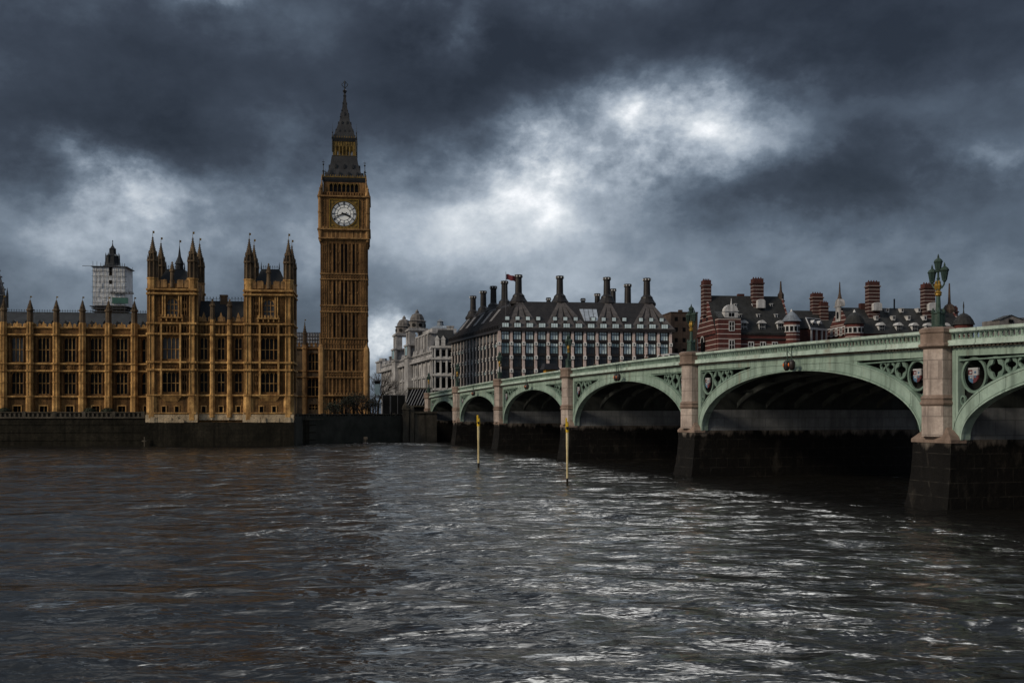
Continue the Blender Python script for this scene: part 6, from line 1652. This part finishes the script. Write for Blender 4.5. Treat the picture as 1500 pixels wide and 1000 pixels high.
m = MB(E); x = E.x(566, 4); m.box(x-6, x+7, 0, 14, ztop_e, etop(528, 570, 4)); m.box(x-6.4, x+7.4, -.5, 14, etop(530, 570, 4), etop(528, 570, 4)); m.frus(x-4, 3, etop(528, 570, 4), etop(523, 570, 4), 2.0, 1.8, 8); m.build('attic', M['portland'], gv)
m = MB(E); xa, xb = E.x(618, 3), E.x(638, 3); m.box(xa, xb, 1, 16, ztop_e, etop(492, 625, 3)); m.box(xa-.5, xb+.5, .5, 16.5, etop(493.5, 625, 3), etop(491.5, 625, 3)); m.box(xa+2, xb-6, 3, 12, etop(492, 625, 3), etop(484, 625, 3))
for i in range(5): x = xa+1+i*(xb-xa-2)/4; m.box(x-.6, x+.6, .2, 1, ztop_e, etop(494, 625, 3))
m.build('attic', M['portland'], gv)
# chimney stacks, pediments and urns along the government roofline
m = MB(E)
for px, py, w_ in ((574, 522, 1.6), (583, 524, 1.2), (617, 486, 2.0), (624, 487, 1.4), (631, 489, 1.8), (636, 493, 1.2)):
    x = E.x(px, 5); m.box(x-w_, x+w_, 4, 7, ztop_e, etop(py, px, 5)); m.box(x-w_-.3, x+w_+.3, 3.7, 7.3, etop(py+1.5, px, 5), etop(py+.5, px, 5))
m.build('chimney_stack', M['portland_dark'], gv)
m = MB(E)
for i in range(10): x = 3+i*(EL-6)/9; m.prism([(x-2.2, ztop_e+2.8), (x+2.2, ztop_e+2.8), (x, ztop_e+4.6)], -.3, .6); m.lathe(x+5.5, .1, [(.5, ztop_e+2.8), (.7, ztop_e+3.6), (.2, ztop_e+4.4)], 6)
m.build('pediment', M['portland'], gv)
# domed grey building beyond
DF = Fr((645-750)/F*430, 430, 0); dz = lambda p: DF.z(p)
t = thing('domed_building', (*DF.pt(0, 0, 0)[:2], GZ), 0, 'grey lead dome with lantern rising behind the white stone fronts', 'building')
m = MB(DF); m.lathe(0, 0, [(6.6, G0), (6.6, dz(494)), (6.9, dz(493.5)), (6.2, dz(492))], 20); m.build('drum', M['portland'], t)
m = MB(DF); m.lathe(0, 0, [(6.1, dz(492)), (5.9, dz(488)), (4.9, dz(482)), (3.2, dz(478.5)), (1.5, dz(477))], 20); d_ = m.build('dome', M['leaddome'], t, smooth=True)
m = MB(DF); m.lathe(0, 0, [(1.5, dz(477.2)), (1.2, dz(471.5)), (1.6, dz(471)), (.9, dz(469)), (.2, dz(467))], 10); m.build('lantern', M['leaddome'], d_)
m = MB(DF)
for i in range(10): a = i*pi/5+.3; m.lathe(5.9*cos(a), 5.9*sin(a), [(.55, dz(491.8)), (.5, dz(488)), (.1, dz(487))], 6)
m.build('dormer', M['portland_dark'], d_)
# white corner house with mansard roof
HFc = Fr((636-750)/F*343, 343, 2); cz = lambda p, x=5: HFc.z(p, x, 0)
t = thing('corner_house', HFc.pt(4, 4, GZ), HFc.a, 'white stone corner house with bay windows and dark mansard roof left of the office block', 'house')
HL2 = HFc.x(663)
hol = []
for c in (1.2, 3.2, 5.2):
    for z0, z1 in ((546, 530), (568, 553), (522, 512)): hol.append((c-.62, c+.62, cz(z0), cz(z1)))
m = MB(HFc); m.wall(0, HL2, G0, cz(508), 0, hol, .5); m.box(0, HL2, .55, 14, G0, cz(508)); m.face([(0, 0, G0), (0, .55, G0), (0, .55, cz(508)), (0, 0, cz(508))]); m.build('wall', M['whitepaint'], t)
m = MB(HFc)
for a, b_, c, d in hol: m.box(a, b_, .42, .48, c, d)
m.build('window', M['pane'], t)
m = MB(HFc)
for p in (508, 525, 549, 570): m.box(-.5, HL2, -.6, 0, cz(p)-.35, cz(p)+.35)
for c in (.2, 2.2, 4.2, 6.2): m.box(c-.25, c+.25, -.3, 0, G0, cz(508))
m.build('cornice', M['whitepaint'], t)
HS = HFc.turned(0, 14, -90); m = MB(HS)      # the side of the house towards the square
hs_ = [(c-.6, c+.6, cz(a), cz(b_)) for c in (1.8, 4.6, 7.4, 10.2, 12.6) for a, b_ in ((546, 530), (568, 553), (522, 512))]
m.wall(0, 14, G0, cz(508), -.52, hs_, .45); m.build('side_wall', M['whitepaint'], t)
m = MB(HS)
for a, b_, c, d in hs_: m.box(a, b_, -.14, -.06, c, d)
m.build('side_windows', M['pane'], t)
m = MB(HS)
for p in (508, 525, 549, 570): m.box(0, 14.5, -1.1, -.52, cz(p)-.35, cz(p)+.35)
for c in (.3, 3.2, 6.0, 8.8, 11.4, 13.7): m.box(c-.25, c+.25, -.8, -.52, G0, cz(508))
m.build('side_cornice', M['whitepaint'], t)
m = MB(HFc); m.mesh([(-.3, -.3, cz(507)), (HL2, -.3, cz(507)), (HL2, 14, cz(507)), (-.3, 14, cz(507)), (1.2, 2.6, cz(482)), (HL2, 2.6, cz(482)), (HL2, 11, cz(482)), (1.2, 11, cz(482))], [(0, 1, 5, 4), (1, 2, 6, 5), (2, 3, 7, 6), (3, 0, 4, 7), (4, 5, 6, 7)]); rf = m.build('roof', M['slate'], t)
m = MB(HFc)
for c in (1.0, 3.0): m.box(c-.7, c+.7, -.2, 2, cz(507), cz(497)); m.prism([(c-.9, cz(497)), (c+.9, cz(497)), (c, cz(491))], -.3, 2)
m.build('dormer', M['whitepaint'], rf)
m = MB(HFc); m.box(4.2, 6.4, 3, 5, cz(490), cz(476)); m.box(4.0, 6.6, 2.8, 5.2, cz(478), cz(476)); m.build('chimney', M['portland'], rf)

# ------------------------------------------------------------ quayside by the far bridge end
f_ = GF                                   # along the garden wall
def at(px, d): return ((px-750)/F*d, d)
# sloping slatted canopy of the stairs beside the abutment
CF = Fr(*at(593, 250), 8)
t = thing('slatted_canopy', CF.pt(3, 2, GZ), CF.a, 'sloping canopy of grey slats beside the far end of the bridge', 'canopy')
czz = lambda p: CF.z(p)
x1c = CF.x(626); m = MB(CF)
n = 8
for i in range(n):
    a = i*x1c/n; m.mesh([(a, 0, czz(594)), (a+.16, 0, czz(594)), (a+2.3, 5, czz(569)), (a+2.14, 5, czz(569)), (a, -.05, czz(594)+.14), (a+.16, -.05, czz(594)+.14), (a+2.3, 4.95, czz(569)+.14), (a+2.14, 4.95, czz(569)+.14)], [(0, 3, 2, 1), (4, 5, 6, 7), (0, 1, 5, 4), (1, 2, 6, 5), (2, 3, 7, 6), (3, 0, 4, 7)])
m.build('slat', M['lattice'], t)
m = MB(CF); m.mesh([(0, .1, czz(594)-.12), (x1c, .1, czz(594)-.12), (x1c+1.1, 5.1, czz(569)-.12), (1.1, 5.1, czz(569)-.12)], [(0, 1, 2, 3)]); m.box(0, x1c, .2, 5, GZ-.3, czz(594)-.2); m.box(1, x1c+1.1, 5.1, 6, GZ-.3, czz(569)); m.build('screen', M['hoard'], t)
m = MB(CF); m.box(-.2, x1c+.5, -.3, 0, czz(595.5), czz(594)); m.box(.8, x1c+1.5, 4.8, 5.3, czz(569), czz(567)); m.build('rail', M['quaytop'], t)
# stone pedestal with rounded block
PD = Fr(*at(594.5, 236), 8); pz = lambda p: PD.z(p)
t = thing('stone_pedestal', PD.pt(0, .5, 0), PD.a, 'pale stone pedestal at the end of the garden wall before the bridge', 'pedestal')
m = MB(PD); m.box(-.7, .7, 0, 1.4, -1, pz(600)); m.box(-.85, .85, -.15, 1.55, pz(600), pz(597.5)); m.lathe(0, .7, [(.8, pz(597.5)), (.75, pz(594)), (.4, pz(591)), (.1, pz(588.5))], 10); m.box(.9, 1.9, .2, 1.4, -1, pz(602)); m.lathe(1.4, .8, [(.62, pz(602)), (.55, pz(597)), (.2, pz(594))], 10); m.build('stonework', M['quaytop'], t)
# quay wall panel left of the abutment, lower ledge
m = MB(PD); a, b_ = 2.0, 7.2; m.box(a, b_, .6, 2, -1.5, pz(605)); m.box(a-.1, b_, .3, 2.1, pz(605), pz(602.5))
t = thing('quay_wall', PD.pt(4, 1, 0), PD.a, 'short stone quay wall between the pedestal and the bridge abutment', 'quay wall'); m.build('wall', M['quaytop'], t)
# black hoarding and pale panel
K = Fr(*at(560, 262), 7); t = thing('hoarding', K.pt(2.5, 0, GZ), K.a, 'black hoarding screen on the quay below the white building', 'hoarding')
m = MB(K); m.box(0, K.x(594), 0, .2, GZ-.3, K.z(578.5)); m.build('board', M['hoard'], t)
m = MB(K)
for i in range(4): x = .1+i*(K.x(594)-.2)/3; m.box(x-.09, x+.09, -.1, 0, GZ-.3, K.z(578)); 
m.box(0, K.x(594), -.06, 0, K.z(579), K.z(578)); m.box(1.9, 2.25, -.05, 0, GZ+.8, K.z(580)); m.build('batten', M['steel'], t)
K = Fr(*at(548.7, 272), 7); t = thing('display_panel', K.pt(.6, 0, GZ), K.a, 'pale blue display panel standing right of the clock tower foot', 'display panel')
m = MB(K); w = K.x(556.3); m.box(0, w, 0, .3, K.z(578.5), K.z(562)); m.build('panel', M['bluepanel'], t)
m = MB(K); m.box(-.05, w+.05, -.05, .35, K.z(562), K.z(557.5)); m.box(.1, .3, .05, .25, GZ-.3, K.z(578.5)); m.box(w-.3, w-.1, .05, .25, GZ-.3, K.z(578.5)); m.build('frame', M['hoard'], t)
# ------------------------------------------------------------ winter trees and shrubs
def tree(px, d, h, spread, seed, name, label, cat, group=None, mat_='bark', twigs=1.0, leaves=0, z0=GZ, low=.28, stems=1):
    rt = random.Random(seed); x, y = at(px, d); t = thing(name, (x, y, z0), 0, label, cat, group)
    tr_ = MB(); cr_ = MB(); lf = MB()
    def grow(p, dir_, ln, r, lev):
        q = p+dir_*ln; (tr_ if lev < 2 else cr_).tube(p, q, r, r*.7, 6 if lev < 2 else 3)
        if lev >= 6 or r < .012:
            for _ in range(leaves):
                c = q+Vector((rt.gauss(0, .35), rt.gauss(0, .35), rt.gauss(0, .3))); s_ = .10+.1*rt.random(); u = Vector((rt.gauss(0, 1), rt.gauss(0, 1), rt.gauss(0, 1))).normalized(); v = u.orthogonal().normalized()
                lf.face([tuple(c-u*s_), tuple(c+v*s_*.6), tuple(c+u*s_), tuple(c-v*s_*.6)])
            return
        k = 2 if rt.random() < .45/twigs else 3
        for _ in range(k):
            dv = (dir_+Vector((rt.gauss(0, spread), rt.gauss(0, spread), rt.gauss(.05, spread*.6)))).normalized()
            grow(p+dir_*ln*rt.uniform(.72, 1), dv, ln*rt.uniform(.68, .86), r*.62, lev+1)
    for k_ in range(stems):
        w_ = .05 if stems == 1 else .55
        grow(Vector((x+(k_-stems/2+.5)*.35*(stems > 1), y, z0-.2)), Vector((rt.gauss(0, w_), rt.gauss(0, w_), 1)).normalized(), h*low, h*.022, 0 if stems == 1 else 1)
    tr_.build('trunk', M[mat_], t); cr_.build('crown', M[mat_], t, fix=False)
    if lf.v: lf.build('leaves', M['leaf'], t, fix=False)
    return t
for i, (px, d, h, lab) in enumerate(((553, 330, 15, 'bare winter tree just right of the clock tower'), (564, 345, 15.5, 'bare winter tree in front of the far end of the white stone building'), (546, 360, 15, 'bare winter tree half hidden by the clock tower edge'), (574, 330, 11, 'small bare tree above the black hoarding'))): tree(px, d, h, .42, 20+i, 'bare_tree', lab, 'tree', 'bare trees beyond the quay', twigs=1.4)
for i, (px, d, h, lab) in enumerate(((510, 262, 6.5, 'dark leafless shrub before the middle of the clock tower base'), (530, 264, 9.0, 'tall dark leafless shrub before the right edge of the clock tower base'), (545, 266, 5.5, 'low dark shrub right of the clock tower base'), (488, 262, 5.0, 'low dark shrub before the left edge of the clock tower base'))): tree(px, d, h, .55, 40+i, 'shrub', lab, 'shrub', 'shrubs on the garden terrace', twigs=1.4, leaves=1, low=.24, stems=6)
tree(1490, 380, 37, .35, 77, 'bare_tree', 'bare treetop showing behind the distant gabled house', 'tree', twigs=1.3)
for i, (px, lab) in enumerate(((132, 'round dark bush on the terrace before the golden wing'), (158, 'dark terrace bush just left of a pinnacled buttress'), (6, 'dark terrace bush at the far left end of the golden wing'))):
    x = X(px, 5.2); p = PF.pt(x, 5.2, GZ); rt = random.Random(60+i); t = thing('bush', p, 0, lab, 'bush', 'bushes on the terrace'); m = MB(Fr(p[0], p[1], 0))
    for _ in range(420):
        u = Vector((rt.gauss(0, 1), rt.gauss(0, 1), rt.gauss(0, 1))).normalized(); r = rt.uniform(.6, 1.0); c = Vector((u.x*1.5*r, u.y*.9*r, GZ+.7+u.z*.75*r)); s_ = .2; v = u.orthogonal().normalized(); w = u.cross(v)
        m.face([tuple(c-v*s_), tuple(c+w*s_*.6), tuple(c+v*s_), tuple(c-w*s_*.6)])
    m.build('leaves', M['leaf'], t, fix=False); m = MB(Fr(p[0], p[1], 0)); m.tube((0, 0, GZ-.2), (0, 0, GZ+.8), .08, .05); m.build('stem', M['bark'], t)

# ------------------------------------------------------------ yellow piles in the river
def pile(px, d, ytop, ywid, label):
    x, y = at(px, d); zt = CAMZ+(HZ-ytop)*d/F; t = thing('mooring_pile', (x, y, 0), 0, label, 'mooring pile', 'yellow piles in the river')
    u = d/F; m = MB(Fr(x, y, 0)); r = 1.6*u
    m.lathe(0, 0, [(r*.9, -3), (r*.95, .6), (r, 2.0), (r*1.05, zt*.55), (r*1.25, zt*.62), (r*1.3, zt-.9), (r*1.2, zt-.5)], 10); m.build('pile_shaft', M['yellow'], t, smooth=True)
    m = MB(Fr(x, y, 0)); m.lathe(0, 0, [(r*1.45, zt-.95), (r*1.5, zt-.2), (r*.9, zt)], 10); m.box(-r*1.7, -r*.2, -r*1.3, r*.3, zt-.55, zt+.35); cp = m.build('pile_head', M['yellowtop'], t)
    m = MB(Fr(x, y, 0)); m.frus(r*.0, -r*1.5, zt-.7, zt-.45, .1, .1, 8); m.box(-.12, .12, -r*1.6, -r*1.4, zt-.68, zt-.44); m.build('bolt', M['black'], cp)
    m = MB(Fr(x, y, 0)); m.lathe(0, 0, [(r*1.02, -2), (r*1.04, .55), (r*.7, .9)], 10); m.build('tide_mark', M['quay'], t)
pile(831, 92.5, 617.5, 0, 'nearer yellow pile with bright yellow head standing in the river')
pile(701, 121, 612, 0, 'thinner far yellow pile standing in the river before the small arches')
# beacon and buoy by the wall
PB = PF.turned(X(211.5, -1.2), -1.2, 0); 
t = thing('marker_post', PB.pt(0, 0, 0), PB.a, 'small dull cross shaped marker post against the river wall under the golden pavilion', 'marker')
m = MB(PB); m.box(-.09, .09, -.09, .09, -1.5, 1.9); m.box(-.5, .5, -.07, .07, 1.0, 1.2); m.build('post', M['quaytop'], t); m = MB(PB); m.box(-.3, .3, -.15, -.1, .95, 1.25); m.build('board', M['quaytop'], t)
bx_, by_ = at(535.5, 212); t = thing('buoy', (bx_, by_, 0), 0, 'small buoy with rusty topmark floating before the garden wall', 'buoy')
m = MB(Fr(bx_, by_, 0)); m.lathe(0, 0, [(.3, -.3), (.62, .0), (.62, .25), (.35, .45)], 10); m.build('float', M['signal'], t)
m = MB(Fr(bx_, by_, 0)); 
for a in range(4): m.tube((.4*cos(a*pi/2), .4*sin(a*pi/2), .3), (.1*cos(a*pi/2), .1*sin(a*pi/2), 1.5), .05, n=4)
m.box(-.4, .4, -.04, .04, 1.15, 1.6); m.build('topmark', M['rust'], t)

# ------------------------------------------------------------ people and vehicles on the bridge
def deck(s): return ztop(s)-1.11
def make_person(name_label, coat):
    t = thing('person', (0, 0, 0), 0, name_label, 'person', 'people walking over the bridge')
    V = [(0, 0, .95), (0, 0, 1.15), (0, 0, 1.38), (0, 0, 1.50), (0, -.02, 1.60), (0, -.03, 1.70), (-.2, 0, 1.40), (-.27, .02, 1.12), (-.24, -.10, .88), (-.23, -.13, .80), (.2, 0, 1.40), (.27, -.04, 1.12), (.25, -.18, .92), (.24, -.22, .85), (-.1, 0, .88), (-.11, -.10, .48), (-.11, -.02, .08), (-.11, -.18, .04), (.1, 0, .88), (.11, .06, .48), (.11, .24, .10), (.11, .10, .03)]
    Ed = [(0, 1), (1, 2), (2, 3), (3, 4), (4, 5), (2, 6), (6, 7), (7, 8), (8, 9), (2, 10), (10, 11), (11, 12), (12, 13), (0, 14), (14, 15), (15, 16), (16, 17), (0, 18), (18, 19), (19, 20), (20, 21)]
    rad = [.15, .15, .16, .055, .085, .09, .07, .052, .04, .03, .07, .052, .04, .03, .09, .065, .045, .035, .09, .065, .045, .035]
    me = bpy.data.meshes.new('body_src'); me.from_pydata(V, Ed, []); ob = bpy.data.objects.new('body_src', me); col.objects.link(ob)
    md = ob.modifiers.new('skin', 'SKIN'); 
    for i, r in enumerate(rad): me.skin_vertices[0].data[i].radius = (r, r)
    me.skin_vertices[0].data[0].use_root = True
    sb = ob.modifiers.new('sub', 'SUBSURF'); sb.levels = 1
    dg = bpy.context.evaluated_depsgraph_get(); nm = bpy.data.meshes.new_from_object(ob.evaluated_get(dg)); bpy.data.objects.remove(ob)
    nm.materials.clear(); nm.materials.append(M['skin']); nm.polygons.foreach_set('use_smooth', [True]*len(nm.polygons))
    b = bpy.data.objects.new('body', nm); col.objects.link(b); b.parent = t; WM[b.name] = WM[t.name]
    m = MB(); m.lathe(0, 0, [(.25, .62), (.22, .9), (.22, 1.15), (.26, 1.36), (.17, 1.47), (.09, 1.52)], 12)
    for s_ in (-1, 1): m.tube((s_*.22, 0, 1.40), (s_*.29, 0 if s_ < 0 else -.04, 1.12), .085, .075, 8); m.tube((s_*.29, 0 if s_ < 0 else -.04, 1.12), (s_*.25, -.14, .90), .075, .055, 8); m.tube((s_*.11, 0, .9), (s_*.115, -.08 if s_ < 0 else .06, .48), .10, .08, 8); m.tube((s_*.115, -.08 if s_ < 0 else .06, .48), (s_*.115, -.02 if s_ < 0 else .22, .08), .08, .06, 8)
    m.build('coat', M[coat], t, smooth=True)
    m = MB(); m.lathe(0, .0, [(.07, 1.56), (.105, 1.66), (.10, 1.74), (.05, 1.80)], 10); m.build('hair', M['hair'], t, smooth=True)
    return t
pp = [(152.6, 1.3, 'coat', 'person in dark coat on the bridge left of the white van', 80), (130.0, 1.2, 'coatbrown', 'person in brown coat on the bridge just right of the white van', 100), (133.5, 1.4, 'coat', 'person in dark coat farther right of the white van', -60), (14, 1.3, 'coat', 'person in dark coat on the bridge before the white corner house', 90), (18, 1.6, 'coatbrown', 'person in brown coat near the far end of the bridge', -80), (22.0, 1.3, 'coat', 'person in dark coat at the bridge rail between the two farthest lamps', 70), (52, 1.3, 'coat', 'person in dark coat before the shaded side of the office block', 90)]
src = {}
pp[0] = (112.0, 1.2, 'coat', 'person in dark coat on the bridge just right of its fourth lamp', 80)
for s, y, c, lab, rz in pp:
    o = copy_tree(src[c]) if c in src else make_person(lab, c)
    src.setdefault(c, o); o.location = B.pt(s, y, deck(s)); o.rotation_euler = (0, 0, radians(rz)); o['label'] = lab
# white van: only its roof shows over the parapet
s = 127.5; o = B.pt(s, 5.6, deck(s)); VF = Fr(o[0], o[1], math.degrees(B.a)); zd = deck(s)
t = thing('parked_van', (o[0], o[1], zd), B.a, 'white van on the bridge with only its roof above the parapet', 'van')
m = MB(VF); m.prism([(-2.4, zd+.4), (2.4, zd+.4), (2.4, zd+1.0), (1.7, zd+1.25), (1.0, zd+2.05), (-2.3, zd+2.1), (-2.4, zd+1.9)], -.95, .95); m.build('body', M['white'], t)
m = MB(VF); m.prism([(1.12, zd+1.95), (1.72, zd+1.28), (1.76, zd+1.30), (1.16, zd+1.98)], -.85, .85); m.box(-.2, .95, -.97, -.95, zd+1.25, zd+1.85); m.build('windscreen', M['pane'], t)
for a in (-1.5, 1.5):
    for b_ in (-.95, .75):
        m = MB(VF); m.prism([(a+.36*cos(2*pi*i/14), zd+.36+.36*sin(2*pi*i/14)) for i in range(14)], b_, b_+.2); m.build('wheel', M['tyre'], t)
# stall with yellow panel and black canopy
s = 89.3; o = B.pt(s, 2.0, deck(s)); VF = Fr(o[0], o[1], 20.0); zd = deck(s)
t = thing('street_stall', (o[0], o[1], zd), VF.a, 'orange yellow street stall under a black canopy on the bridge', 'stall')
m = MB(VF); m.box(-.85, .95, -.5, .5, zd+.35, zd+1.0); m.box(-.85, -.7, -.5, .5, zd+1.0, zd+1.75); m.box(.8, .95, -.5, .5, zd+1.0, zd+1.75); m.box(-.7, .8, .35, .5, zd+1.0, zd+1.75); m.box(-.7, .8, -.5, -.38, zd+1.38, zd+1.75); m.build('counter', M['stallyellow'], t)
m = MB(VF); m.mesh([(-1.3, -.9, zd+1.8), (1.4, -.9, zd+1.8), (1.4, .9, zd+1.8), (-1.3, .9, zd+1.8), (-1.0, -.5, zd+2.75), (1.1, -.5, zd+2.75), (1.1, .5, zd+2.75), (-1.0, .5, zd+2.75)], [(0, 3, 2, 1), (4, 5, 6, 7), (0, 1, 5, 4), (1, 2, 6, 5), (2, 3, 7, 6), (3, 0, 4, 7)]); m.build('canopy', M['canopy'], t)
m = MB(VF)
for a in (-.5, .6): m.prism([(a+.3*cos(2*pi*i/14), zd+.3+.3*sin(2*pi*i/14)) for i in range(14)], -.56, -.5)
m.build('wheel', M['tyre'], t)
